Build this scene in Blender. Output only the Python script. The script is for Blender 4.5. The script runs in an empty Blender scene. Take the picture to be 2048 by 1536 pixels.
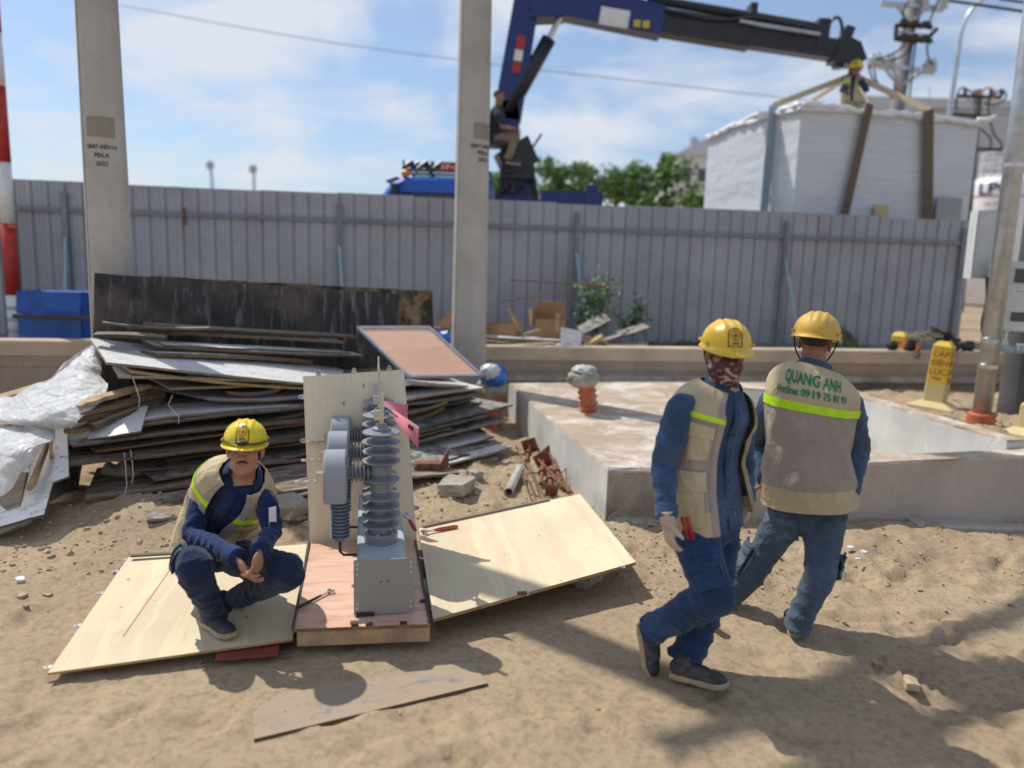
import bpy, bmesh, math, random
import numpy as np
from mathutils import Vector, Matrix
R = math.radians
SC = bpy.context.scene
COL = SC.collection
rnd = random.Random(7)

# ------------------------------------------------------------------ camera, world, sun, exposure
CAM_H = 1.93
_up = np.array([.185, 6.085, 1.]); _up /= np.linalg.norm(_up)
_fc = np.array([0, 0, -1.])
_fy = _fc - _up * _fc.dot(_up); _fy /= np.linalg.norm(_fy)
_fx = np.cross(_fy, _up)
CM = np.array([_fx, _fy, _up])
cam = bpy.data.cameras.new('camera')
cam.sensor_width = 36; cam.lens = 27.0
cam.clip_start = .05; cam.clip_end = 3000
cam.dof.use_dof = True; cam.dof.focus_distance = 4.6; cam.dof.aperture_fstop = .82
cam_ob = bpy.data.objects.new('camera', cam); COL.objects.link(cam_ob)
m4 = Matrix(CM.tolist()).to_4x4(); m4.translation = (0, 0, CAM_H)
cam_ob.matrix_world = m4
SC.camera = cam_ob

SUN_D = Vector((.77, -.64, -math.tan(R(54)))).normalized()      # way the light travels
W = bpy.data.worlds.new('World'); SC.world = W; W.use_nodes = True
wn = W.node_tree; wn.nodes.clear()
def wnode(t, **k):
    n = wn.nodes.new(t)
    for a, b in k.items(): setattr(n, a, b)
    return n
sky = wnode('ShaderNodeTexSky', sky_type='NISHITA', sun_disc=False, sun_elevation=R(54), sun_rotation=math.atan2(-.77, .64),
            air_density=1.0, dust_density=1.2, ozone_density=2.2, altitude=0)
tc = wnode('ShaderNodeTexCoord')
sep = wnode('ShaderNodeSeparateXYZ'); wn.links.new(tc.outputs['Generated'], sep.inputs[0])
# cloud layer: project the view direction on a plane overhead so clouds flatten towards the horizon
mx = wnode('ShaderNodeMath', operation='MAXIMUM'); wn.links.new(sep.outputs[2], mx.inputs[0]); mx.inputs[1].default_value = 0
ad = wnode('ShaderNodeMath', operation='ADD'); wn.links.new(mx.outputs[0], ad.inputs[0]); ad.inputs[1].default_value = .22
dx = wnode('ShaderNodeMath', operation='DIVIDE'); wn.links.new(sep.outputs[0], dx.inputs[0]); wn.links.new(ad.outputs[0], dx.inputs[1])
dy = wnode('ShaderNodeMath', operation='DIVIDE'); wn.links.new(sep.outputs[1], dy.inputs[0]); wn.links.new(ad.outputs[0], dy.inputs[1])
cb = wnode('ShaderNodeCombineXYZ'); wn.links.new(dx.outputs[0], cb.inputs[0]); wn.links.new(dy.outputs[0], cb.inputs[1]); cb.inputs[2].default_value = 3.7
cn = wnode('ShaderNodeTexNoise'); cn.inputs['Scale'].default_value = 1.9; cn.inputs['Detail'].default_value = 7
cn.inputs['Roughness'].default_value = .52; cn.inputs['Distortion'].default_value = .35
wn.links.new(cb.outputs[0], cn.inputs['Vector'])
cr = wnode('ShaderNodeValToRGB'); cr.color_ramp.elements[0].position = .44; cr.color_ramp.elements[1].position = .62
cr.color_ramp.elements[0].color = (.20, .20, .20, 1); cr.color_ramp.elements[1].color = (.95, .95, .95, 1)
wn.links.new(cn.outputs['Fac'], cr.inputs[0])
SKY_CLOUD = (6.0, 6.3, 6.9, 1)
cmx = wnode('ShaderNodeMix', data_type='RGBA'); wn.links.new(cr.outputs[0], cmx.inputs[0])
tint = wnode('ShaderNodeMix', data_type='RGBA', blend_type='MULTIPLY'); tint.inputs[0].default_value = 1
wn.links.new(sky.outputs[0], tint.inputs[6]); tint.inputs[7].default_value = (.75, .88, 1.02, 1)
wn.links.new(tint.outputs[2], cmx.inputs[6]); cmx.inputs[7].default_value = SKY_CLOUD
bg = wnode('ShaderNodeBackground'); bg.inputs['Strength'].default_value = .115
wn.links.new(cmx.outputs[2], bg.inputs[0])
wo = wnode('ShaderNodeOutputWorld'); wn.links.new(bg.outputs[0], wo.inputs[0])

sl = bpy.data.lights.new('sun', 'SUN'); sl.energy = 3.7; sl.angle = R(.55); sl.color = (1, .95, .86)
so = bpy.data.objects.new('sun', sl); COL.objects.link(so)
so.rotation_mode = 'QUATERNION'; so.rotation_quaternion = (-SUN_D).to_track_quat('Z', 'Y')
so.location = (-10, 10, 20)
vs = SC.view_settings
vs.view_transform = 'Standard'; vs.look = 'None'; vs.exposure = 0.12; vs.gamma = 1.0; vs.use_curve_mapping = False

# ------------------------------------------------------------------ pixel of the photograph -> point in the place
def ray(px, py):
    return CM @ np.array([(px - 1024) / 1536., -(py - 768) / 1536., -1.])
def G(px, py, z=0.):
    d = ray(px, py); t = (z - CAM_H) / d[2]
    return Vector((d[0] * t, d[1] * t, z))
def P(px, py, Y):
    d = ray(px, py); t = Y / d[1]
    return Vector((d[0] * t, Y, CAM_H + d[2] * t))

# ------------------------------------------------------------------ value noise
_rs = np.random.RandomState(11)
_L = _rs.rand(256, 256)
def vnoise(x, y):
    x = np.asarray(x, float); y = np.asarray(y, float)
    xi = np.floor(x).astype(int); yi = np.floor(y).astype(int)
    fx = x - xi; fy = y - yi
    fx = fx * fx * (3 - 2 * fx); fy = fy * fy * (3 - 2 * fy)
    a = _L[xi & 255, yi & 255]; b = _L[(xi + 1) & 255, yi & 255]
    c = _L[xi & 255, (yi + 1) & 255]; d = _L[(xi + 1) & 255, (yi + 1) & 255]
    return (a * (1 - fx) + b * fx) * (1 - fy) + (c * (1 - fx) + d * fx) * fy - .5
def fbm(x, y, o=4, g=.5):
    s = 0; a = 1
    for i in range(o):
        s = s + a * vnoise(x * 2 ** i + 17.3 * i, y * 2 ** i + 5.1 * i); a *= g
    return s

# ------------------------------------------------------------------ objects
def tag(o, label=None, cat=None, group=None, kind=None):
    if label: o['label'] = label
    if cat: o['category'] = cat
    if group: o['group'] = group
    if kind: o['kind'] = kind
    return o
def thing(name, loc, label, cat, group=None):
    o = bpy.data.objects.new(name, None); COL.objects.link(o)
    o.location = loc; o.empty_display_size = .1
    return tag(o, label, cat, group)
def base_loc(o):
    v = Vector((0, 0, 0))
    while o is not None:
        v += o.location; o = o.parent
    return v
def mesh(name, V, F, mat, parent=None, loc=None, smooth=False, uv=None, mats=None, fm=None):
    """one mesh object from world-space vertices; stored relative to its parent's (or its own) base"""
    me = bpy.data.meshes.new(name)
    if parent is not None:
        off = base_loc(parent); own = Vector((0, 0, 0))
    else:
        if loc is None:
            a = np.asarray(V, float)
            loc = Vector(((a[:, 0].min() + a[:, 0].max()) / 2, (a[:, 1].min() + a[:, 1].max()) / 2, a[:, 2].min()))
        off = Vector(loc); own = off
    A = np.asarray(V, float) - np.array(off)
    me.from_pydata(A.tolist(), [], [tuple(f) for f in F])
    ms = mats or [mat]
    for m in ms: me.materials.append(m)
    if fm is not None: me.polygons.foreach_set('material_index', list(fm))
    if smooth: me.polygons.foreach_set('use_smooth', [True] * len(me.polygons))
    if uv is not None:
        ul = me.uv_layers.new(name='UVMap')
        fl = [c for i in range(len(me.loops)) for c in uv[me.loops[i].vertex_index]]
        ul.data.foreach_set('uv', fl)
    me.update()
    o = bpy.data.objects.new(name, me); COL.objects.link(o)
    o.location = own
    if parent is not None: o.parent = parent
    return o
def bring(name, me_src, parent=None, loc=(0, 0, 0)):
    o = bpy.data.objects.new(name, me_src); COL.objects.link(o); o.location = loc
    if parent is not None: o.parent = parent
    return o

class MB:
    """collects shapes for one mesh"""
    def __init__(s): s.V = []; s.F = []; s.M = []
    def add(s, V, F, m=0):
        n = len(s.V); s.V += [tuple(v) for v in V]; s.F += [tuple(i + n for i in f) for f in F]; s.M += [m] * len(F); return s
    def box(s, c, size, rot=None, m=0, taper=1.0):
        c = Vector(c); x, y, z = [q / 2 for q in size]
        rot = rot or Matrix.Identity(3)
        V = []
        for k in (-1, 1):
            t = taper if k > 0 else 1
            for (i, j) in ((-1, -1), (1, -1), (1, 1), (-1, 1)): V.append(c + rot @ Vector((i * x * t, j * y * t, k * z)))
        return s.add(V, [(3, 2, 1, 0), (4, 5, 6, 7), (0, 1, 5, 4), (1, 2, 6, 5), (2, 3, 7, 6), (3, 0, 4, 7)], m)
    def cyl(s, a, b, r0, r1=None, n=14, m=0, cap=True):
        a = Vector(a); b = Vector(b); r1 = r0 if r1 is None else r1
        d = (b - a).normalized(); u = d.orthogonal().normalized(); w = d.cross(u)
        V = []
        for p, r in ((a, r0), (b, r1)):
            for i in range(n):
                t = 2 * math.pi * i / n; V.append(p + (u * math.cos(t) + w * math.sin(t)) * r)
        F = [(i, (i + 1) % n, n + (i + 1) % n, n + i) for i in range(n)]
        if cap: F += [tuple(range(n - 1, -1, -1)), tuple(range(n, 2 * n))]
        return s.add(V, F, m)
    def lathe(s, a, b, prof, n=24, m=0):
        """prof: (t along a->b in metres, radius)"""
        a = Vector(a); d = (Vector(b) - a).normalized(); u = d.orthogonal().normalized(); w = d.cross(u)
        V = []; F = []
        for (t, r) in prof:
            for i in range(n):
                q = 2 * math.pi * i / n; V.append(a + d * t + (u * math.cos(q) + w * math.sin(q)) * r)
        for k in range(len(prof) - 1):
            for i in range(n): F.append((k * n + i, k * n + (i + 1) % n, (k + 1) * n + (i + 1) % n, (k + 1) * n + i))
        F += [tuple(range(n - 1, -1, -1)), tuple(range((len(prof) - 1) * n, len(prof) * n))]
        return s.add(V, F, m)
    def tube(s, pts, r, n=8, m=0, cap=True):
        V, F = tube(pts, r if isinstance(r, (list, tuple)) else [r] * len(pts), n=n, steps=1, cap=cap)
        return s.add(V, F, m)
    def ball(s, c, r, rot=None, n=14, k=10, m=0):
        V, F = ball(c, r, rot, n, k); return s.add(V, F, m)
    def build(s, name, mat, parent=None, smooth=False, loc=None, mats=None):
        return mesh(name, s.V, s.F, mat, parent, loc, smooth, mats=mats, fm=s.M if mats else None)

def ball(c, r, rot=None, n=16, k=12):
    c = Vector(c); r = (r, r, r) if not hasattr(r, '__len__') else r
    rot = rot or Matrix.Identity(3)
    V = [c + rot @ Vector((0, 0, -r[2]))]; F = []
    for j in range(1, k):
        ph = -math.pi / 2 + math.pi * j / k
        for i in range(n):
            t = 2 * math.pi * i / n
            V.append(c + rot @ Vector((r[0] * math.cos(ph) * math.cos(t), r[1] * math.cos(ph) * math.sin(t), r[2] * math.sin(ph))))
    V.append(c + rot @ Vector((0, 0, r[2])))
    for i in range(n): F.append((0, 1 + (i + 1) % n, 1 + i))
    for j in range(k - 2):
        for i in range(n):
            a = 1 + j * n; F.append((a + i, a + (i + 1) % n, a + n + (i + 1) % n, a + n + i))
    a = 1 + (k - 2) * n
    for i in range(n): F.append((a + i, a + (i + 1) % n, len(V) - 1))
    return V, F

def catmull(P0, t):
    """P0: list of tuples of numbers; t in [0, n-1]"""
    A = np.asarray(P0, float); n = len(A)
    i = min(int(t), n - 2); f = t - i
    p0 = A[max(i - 1, 0)]; p1 = A[i]; p2 = A[i + 1]; p3 = A[min(i + 2, n - 1)]
    return .5 * ((2 * p1) + (-p0 + p2) * f + (2 * p0 - 5 * p1 + 4 * p2 - p3) * f * f + (-p0 + 3 * p1 - 3 * p2 + p3) * f ** 3)

def tube(pts, rads, n=20, steps=8, cap=True, folds=None, seed=0, wl=.06):
    """swept tube through pts; rads scalar or (ra, rb) per point; folds = amplitude per point (cloth creases)"""
    m = len(pts); K = []
    rr = [(r, r) if not hasattr(r, '__len__') else r for r in rads]
    fo = folds or [0] * m
    rows = [tuple(Vector(p)) + tuple(r) + (f,) for p, r, f in zip(pts, rr, fo)]
    if steps == 1: K = [np.array(r, float) for r in rows]
    else: K = [catmull(rows, (m - 1) * i / ((m - 1) * steps)) for i in range((m - 1) * steps + 1)]
    C = [Vector(k[:3]) for k in K]
    rs = random.Random(seed); ph = [rs.uniform(0, 6.28) for _ in range(8)]
    V = []; F = []; u = None; s = 0
    for i, k in enumerate(K):
        d = (C[min(i + 1, len(C) - 1)] - C[max(i - 1, 0)]).normalized()
        if u is None:
            u = d.cross(Vector((0, 1, 0)));
            if u.length < .2: u = d.orthogonal()
            u.normalize()
        else: u = (u - d * u.dot(d)).normalized()
        w = d.cross(u)
        if i: s += (C[i] - C[i - 1]).length
        for j in range(n):
            t = 2 * math.pi * j / n
            g = 1.0
            if k[5] > 0:
                a1 = 1 - abs(math.sin(math.pi * (s / wl + .45 * math.sin(t + ph[0]) + .2 * math.sin(2 * t + ph[1]))))
                a2 = 1 - abs(math.sin(math.pi * (s / (wl * 1.7) + .8 * math.sin(t + ph[2]) + ph[3])))
                a3 = math.sin(2 * t + ph[4] + s * 9) * .35
                g = 1 + k[5] * (a1 ** 2 * .9 * (.5 + .5 * math.sin(t + ph[6] + s * 11)) + a2 ** 2 * .7 * (.5 + .5 * math.sin(t + ph[5] - s * 7)) + a3 - .4)
            V.append(C[i] + (u * math.cos(t) * k[3] + w * math.sin(t) * k[4]) * g)
    for i in range(len(K) - 1):
        for j in range(n): F.append((i * n + j, i * n + (j + 1) % n, (i + 1) * n + (j + 1) % n, (i + 1) * n + j))
    if cap: F += [tuple(range(n - 1, -1, -1)), tuple(range((len(K) - 1) * n, len(K) * n))]
    return V, F

def grid_mesh(fn, nu, nv, thick=None):
    """fn(s, t, k) -> Vector; k 0 inner, 1 outer when thick; closed shell"""
    V = []; F = []
    ks = (0, 1) if thick else (0,)
    for k in ks:
        for j in range(nv + 1):
            for i in range(nu + 1): V.append(fn(i / nu, j / nv, k))
    w = nu + 1; N = w * (nv + 1)
    for j in range(nv):
        for i in range(nu):
            a = j * w + i
            if thick:
                F.append((a, a + w, a + w + 1, a + 1)); F.append((N + a, N + a + 1, N + a + w + 1, N + a + w))
            else: F.append((a, a + 1, a + w + 1, a + w))
    if thick:
        for i in range(nu):
            F.append((i, i + 1, N + i + 1, N + i)); b = nv * w + i; F.append((b + 1, b, N + b, N + b + 1))
        for j in range(nv):
            a = j * w; F.append((a + w, a, N + a, N + a + w)); b = j * w + nu; F.append((b, b + w, N + b + w, N + b))
    return V, F

def remesh(name, parts, voxel, mat, parent=None, smooth_it=4, factor=.5, disp=None):
    """union of closed shells as one continuous surface"""
    me = bpy.data.meshes.new('tmp'); V = []; F = []
    for (v, f) in parts:
        n = len(V); V += [tuple(q) for q in v]; F += [tuple(i + n for i in ff) for ff in f]
    off = base_loc(parent) if parent is not None else Vector((0, 0, 0))
    A = np.asarray(V, float) - np.array(off)
    me.from_pydata(A.tolist(), [], F)
    o = bpy.data.objects.new('tmp', me); COL.objects.link(o)
    md = o.modifiers.new('r', 'REMESH'); md.mode = 'VOXEL'; md.voxel_size = voxel; md.use_smooth_shade = True
    if smooth_it:
        sm = o.modifiers.new('s', 'SMOOTH'); sm.factor = factor; sm.iterations = smooth_it
    dg = bpy.context.evaluated_depsgraph_get()
    res = bpy.data.meshes.new_from_object(o.evaluated_get(dg))
    bpy.data.objects.remove(o); bpy.data.meshes.remove(me)
    if disp is not None:
        co = np.empty(len(res.vertices) * 3); res.vertices.foreach_get('co', co); no = np.empty_like(co)
        res.vertices.foreach_get('normal', no)
        co = co.reshape(-1, 3); no = no.reshape(-1, 3)
        co += no * disp(co + np.array(off))[:, None]
        res.vertices.foreach_set('co', co.ravel())
    res.name = name; res.materials.clear(); res.materials.append(mat)
    res.polygons.foreach_set('use_smooth', [True] * len(res.polygons)); res.update()
    ob = bpy.data.objects.new(name, res); COL.objects.link(ob)
    if parent is not None: ob.parent = parent
    return ob

_tcache = {}
def text2d(s, size=1.0, off=0.0, res=3):
    """letters as a flat mesh: (verts 2d array centred in x, baseline at 0, faces)"""
    key = (s, off)
    if key not in _tcache:
        cu = bpy.data.curves.new('t', 'FONT'); cu.body = s; cu.size = 1; cu.align_x = 'CENTER'; cu.offset = off; cu.resolution_u = res; cu.fill_mode = 'BOTH' if False else 'FRONT'
        o = bpy.data.objects.new('t', cu); COL.objects.link(o)
        dg = bpy.context.evaluated_depsgraph_get(); me = bpy.data.meshes.new_from_object(o.evaluated_get(dg))
        V = [(v.co.x, v.co.y) for v in me.vertices]; F = [tuple(p.vertices) for p in me.polygons]
        bpy.data.objects.remove(o); bpy.data.meshes.remove(me)
        _tcache[key] = (V, F)
    V, F = _tcache[key]
    return [(x * size, y * size) for x, y in V], F
import unicodedata
def vtext(s, off=0.):
    """letters with Vietnamese marks built from the plain letter and its own strokes"""
    marks = []; base = ''
    for ch in s:
        if ch in 'Đđ': marks.append((len(base), '-')); base += 'D' if ch == 'Đ' else 'd'; continue
        for c in unicodedata.normalize('NFD', ch):
            if unicodedata.combining(c): marks.append((len(base) - 1, c))
            else: base += c
    V, F = text2d(base, 1, off); V = list(V); F = list(F)
    if marks:
        x0 = min(v[0] for v in V); W_ = max(v[0] for v in V) - x0
        def wid(p):
            if not p: return 0.
            q = text2d(p, 1, off)[0]; return max(v[0] for v in q) - min(v[0] for v in q)
        def bar(a, b, w=.045):
            d = Vector((b[0] - a[0], b[1] - a[1])); n = Vector((-d.y, d.x)).normalized() * w; k = len(V)
            V.extend([(a[0] - n.x, a[1] - n.y), (b[0] - n.x, b[1] - n.y), (b[0] + n.x, b[1] + n.y), (a[0] + n.x, a[1] + n.y)]); F.append((k, k + 1, k + 2, k + 3))
        for i, c in marks:
            l = x0 + wid(base[:i]) + (.06 if i else 0); r = x0 + wid(base[:i + 1]); m = (l + r) / 2; up = base[i].isupper(); t = .74 if up else .56
            if c == '-': bar((l - .04, .36 if up else .62), (m + .02, .36 if up else .62))
            elif c == '\u0301': bar((m - .04, t + .05), (m + .09, t + .17))
            elif c == '\u0300': bar((m + .04, t + .05), (m - .09, t + .17))
            elif c == '\u0302': bar((m - .12, t + .04), (m, t + .14)); bar((m, t + .14), (m + .12, t + .04))
            elif c == '\u0323': bar((m - .045, -.14), (m + .045, -.14), .05)
            elif c == '\u031b': bar((r - .02, t - .10), (r + .09, t + .03))
            elif c == '\u0309': bar((m, t + .04), (m + .05, t + .14))
    return V, F
def text_on(mb, s, size, fn, m=0, off=0.0, width=None):
    V, F = vtext(s, off)
    w = max(v[0] for v in V) - min(v[0] for v in V)
    sx = size if width is None else width / w
    mb.add([fn(x * sx, y * size) for x, y in V], F, m)
def rotz(a): return Matrix.Rotation(a, 3, 'Z')
def frame(fwd, up=(0, 0, 1)):
    """rotation with local y = fwd, z close to up"""
    f = Vector(fwd).normalized(); r = f.cross(Vector(up)).normalized(); u = r.cross(f)
    return Matrix((r, f, u)).transposed()
# ------------------------------------------------------------------ materials
class NT:
    def __init__(s, name):
        s.m = bpy.data.materials.new(name); s.m.use_nodes = True; s.t = s.m.node_tree
        s.b = s.t.nodes['Principled BSDF']; s.n = s.t.nodes; s.l = s.t.links
    def new(s, t, **k):
        n = s.n.new(t)
        for a, b in k.items(): setattr(n, a, b)
        return n
    def link(s, a, b): s.l.new(a, b)
    def coord(s, kind='Object', scale=(1, 1, 1), rand=True):
        tc = s.new('ShaderNodeTexCoord'); mp = s.new('ShaderNodeMapping'); mp.inputs['Scale'].default_value = scale
        s.link(tc.outputs[kind], mp.inputs[0])
        if rand:
            oi = s.new('ShaderNodeObjectInfo'); mu = s.new('ShaderNodeMath', operation='MULTIPLY'); mu.inputs[1].default_value = 37.
            s.link(oi.outputs['Random'], mu.inputs[0])
            va = s.new('ShaderNodeVectorMath', operation='ADD'); s.link(mp.outputs[0], va.inputs[0]); s.link(mu.outputs[0], va.inputs[1])
            return va.outputs[0]
        return mp.outputs[0]
    def noise(s, vec, scale, detail=5, rough=.55, dist=0):
        n = s.new('ShaderNodeTexNoise'); n.inputs['Scale'].default_value = scale; n.inputs['Detail'].default_value = detail
        n.inputs['Roughness'].default_value = rough; n.inputs['Distortion'].default_value = dist
        s.link(vec, n.inputs['Vector']); return n.outputs['Fac']
    def ramp(s, fac, stops, interp='LINEAR'):
        r = s.new('ShaderNodeValToRGB'); e = r.color_ramp.elements; r.color_ramp.interpolation = interp
        while len(e) < len(stops): e.new(.5)
        for i, (p, c) in enumerate(stops):
            e[i].position = p; e[i].color = (c, c, c, 1) if not hasattr(c, '__len__') else (c[0], c[1], c[2], 1)
        s.link(fac, r.inputs[0]); return r.outputs[0]
    def mix(s, fac, a, b, mode='MIX'):
        n = s.new('ShaderNodeMix', data_type='RGBA', blend_type=mode)
        for sock, v in ((0, fac), (6, a), (7, b)):
            if hasattr(v, 'is_linked'): s.link(v, n.inputs[sock])
            elif hasattr(v, '__len__'): n.inputs[sock].default_value = (v[0], v[1], v[2], 1)
            else: n.inputs[sock].default_value = v if sock == 0 else (v, v, v, 1)
        return n.outputs[2]
    def col(s, out): s.link(out, s.b.inputs['Base Color'])
    def bump(s, h, strength=.3, dist=.01, prev=None):
        b = s.new('ShaderNodeBump'); b.inputs['Strength'].default_value = strength; b.inputs['Distance'].default_value = dist
        s.link(h, b.inputs['Height'])
        if prev is not None: s.link(prev, b.inputs['Normal'])
        s.link(b.outputs[0], s.b.inputs['Normal']); return b.outputs[0]
    def set(s, **k):
        for a, v in k.items(): s.b.inputs[a.replace('_', ' ')].default_value = v
        return s
def C3(c, k): return tuple(max(0, min(1, q * k)) for q in c)
def mat(name, c, rough=.7, var=.2, scale=5, bump=.15, bs=90, metal=0, c2=None, cut=(.5, .68), spec=.5, dirt=None, dscale=2.5, pero=0):
    t = NT(name); v = t.coord()
    base = t.ramp(t.noise(v, scale, 6), [(.3, C3(c, 1 - var)), (.7, C3(c, 1 + var))])
    if c2 is not None:
        base = t.mix(t.ramp(t.noise(v, scale * 1.7, 7, .65, .4), [(cut[0], 0.), (cut[1], 1.)]), base, c2)
    if dirt is not None:
        base = t.mix(t.ramp(t.noise(v, dscale, 8, .7), [(.48, 0.), (.75, .8)]), base, dirt)
    if pero:
        oi = t.new('ShaderNodeObjectInfo'); base = t.mix(1.0, base, t.ramp(oi.outputs['Random'], [(0, 1 - pero), (1, 1.0)]), 'MULTIPLY')
    t.col(base); t.set(Roughness=rough, Metallic=metal, Specular_IOR_Level=spec)
    if bump: t.bump(t.noise(v, bs, 4, .6), bump, .004)
    return t.m
DUST = (.36, .27, .18)

def sand_mat():
    t = NT('sand'); v = t.coord(rand=False)
    a = t.ramp(t.noise(v, 1.1, 6, .6, .3), [(.3, (.335, .25, .162)), (.7, (.435, .334, .222))])
    damp = t.ramp(t.noise(v, .55, 5, .6), [(.55, 0.), (.75, .55)])
    a = t.mix(damp, a, (.24, .17, .115))
    sp = t.ramp(t.noise(v, 26, 6, .7), [(.36, (.62, .60, .58)), (.55, (1, 1, 1)), (.8, (1.0, 1.0, 1.0))])
    a = t.mix(.75, a, sp, 'MULTIPLY')
    a = t.mix(t.ramp(t.noise(v, 140, 3, .7), [(.62, 0.), (.75, .35)]), a, (.20, .14, .09))
    t.col(a); t.set(Roughness=.95, Specular_IOR_Level=.15)
    p = t.bump(t.noise(v, 5.5, 8, .62, .4), .35, .025)
    t.bump(t.noise(v, 160, 5, .7), .35, .006, p)
    return t.m
def concrete_mat(name, c, streak=.25, white=None, rough=.85, horiz=False):
    t = NT(name); v = t.coord(rand=False)
    a = t.ramp(t.noise(v, 1.6, 8, .62), [(.3, C3(c, .78)), (.7, C3(c, 1.15))])
    vs_ = t.coord(scale=(3, 3, .35) if not horiz else (.5, .5, 6), rand=False)
    a = t.mix(t.ramp(t.noise(vs_, 3, 6, .6), [(.45, 0.), (.8, streak)]), a, C3(c, .45))
    if white: a = t.mix(t.ramp(t.noise(v, 2.6, 9, .7, .5), [(.47, 0.), (.62, .85)]), a, white)
    a = t.mix(t.ramp(t.noise(v, 42, 4, .6), [(.66, 0.), (.72, .75)]), a, C3(c, .35))
    t.col(a); t.set(Roughness=rough, Specular_IOR_Level=.25)
    p = t.bump(t.noise(v, 7, 7, .6), .3, .02); t.bump(t.noise(v, 80, 4, .6), .3, .004, p)
    return t.m
def ply_mat(name, c1, c2, knot=(.28, .15, .07), grain=.5, bands=3.2, knots=True, red=False, rough=.62):
    """fresh plywood face: UV in metres, u along the grain"""
    t = NT(name); v = t.coord('UV', (1, 1, 1))
    b = t.new('ShaderNodeTexNoise', noise_dimensions='1D'); sp = t.new('ShaderNodeSeparateXYZ'); t.link(v, sp.inputs[0])
    wob = t.noise(t.coord('UV', (.8, 2.5, 1)), 1.6, 3)
    ad = t.new('ShaderNodeMath', operation='MULTIPLY_ADD'); t.link(wob, ad.inputs[0]); ad.inputs[1].default_value = .35; t.link(sp.outputs[1], ad.inputs[2])
    mu = t.new('ShaderNodeMath', operation='MULTIPLY'); t.link(ad.outputs[0], mu.inputs[0]); mu.inputs[1].default_value = bands
    t.link(mu.outputs[0], b.inputs['W']); b.inputs['Scale'].default_value = 1.0; b.inputs['Detail'].default_value = 2
    a = t.ramp(b.outputs['Fac'], [(.32, c1), (.46, c1), (.5, c2), (.62, c2), (.66, C3(c1, .93))])
    g = t.noise(t.coord('UV', (1.5, 55, 1)), 2.2, 6, .65)
    a = t.mix(grain, a, t.ramp(g, [(.3, (.72, .66, .58)), (.6, (1, 1, 1))]), 'MULTIPLY')
    a = t.mix(.6, a, t.ramp(t.noise(v, 1.7, 4), [(.3, (.80, .77, .72)), (.7, (1.05, 1.03, 1))]), 'MULTIPLY')
    if knots:
        vo = t.new('ShaderNodeTexVoronoi'); vo.inputs['Scale'].default_value = 5.2; t.link(t.coord('UV', (.75, 1.25, 1)), vo.inputs['Vector'])
        wn_ = t.noise(v, 30, 3)
        sb = t.new('ShaderNodeMath', operation='MULTIPLY_ADD'); t.link(wn_, sb.inputs[0]); sb.inputs[1].default_value = .05; t.link(vo.outputs['Distance'], sb.inputs[2])
        a = t.mix(t.ramp(sb.outputs[0], [(.055, .85), (.10, 0.)]), a, knot)
    if red:
        a = t.mix(t.ramp(t.noise(t.coord('UV', (2.5, 9, 1)), 1.6, 7, .6, .6), [(.48, 0.), (.70, .6)]), a, (.45, .17, .10))
    a = t.mix(t.ramp(t.noise(v, 3.1, 8, .7), [(.62, 0.), (.8, .35)]), a, (.30, .23, .15))
    t.col(a); t.set(Roughness=rough, Specular_IOR_Level=.3); t.bump(g, .12, .003)
    return t.m
def ply_edge_mat(name, c, dark=.35):
    t = NT(name); oi = t.new('ShaderNodeObjectInfo'); v = t.coord('UV', (1, 1, 1), rand=False)
    w = t.new('ShaderNodeTexWave', wave_type='BANDS', bands_direction='Y'); w.inputs['Scale'].default_value = 90; w.inputs['Distortion'].default_value = 1.0
    t.link(v, w.inputs['Vector'])
    o = t.coord()
    a = t.mix(t.ramp(w.outputs['Fac'], [(.3, dark), (.6, 0.)]), c, C3(c, .4))
    a = t.mix(t.ramp(t.noise(o, 9, 7, .7), [(.42, 0.), (.7, .8)]), a, C3(c, .33))
    a = t.mix(1.0, a, t.ramp(oi.outputs['Random'], [(0, (.42, .40, .40)), (.5, (.8, .78, .76)), (1, (1.15, 1.05, .95))]), 'MULTIPLY')
    t.col(a); t.set(Roughness=.85); t.bump(t.noise(o, 60, 5, .7), .5, .006)
    return t.m
def old_board_mat(name, c, c2, cover, streak=(2, 9, 1), rough=.75, dust=.55):
    """used formwork: film face c under a broken coat of cement c2"""
    t = NT(name); v = t.coord('UV', (1, 1, 1))
    base = t.ramp(t.noise(v, 4, 6, .6), [(.3, C3(c, .6)), (.7, C3(c, 1.5))])
    n = t.noise(t.coord('UV', streak), 2.4, 10, .72, .3)
    a = t.mix(t.ramp(n, [(cover - .07, 0.), (cover + .06, .95)]), base, c2)
    a = t.mix(t.ramp(t.noise(v, 1.3, 5, .6), [(.5, 0.), (.72, dust)]), a, DUST)
    a = t.mix(t.ramp(t.noise(t.coord('UV', (1, 14, 1)), 6, 4), [(.62, 0.), (.70, .8)]), a, C3(c, .8))
    t.col(a); t.set(Roughness=rough, Specular_IOR_Level=.35); t.bump(n, .35, .006)
    return t.m
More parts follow.
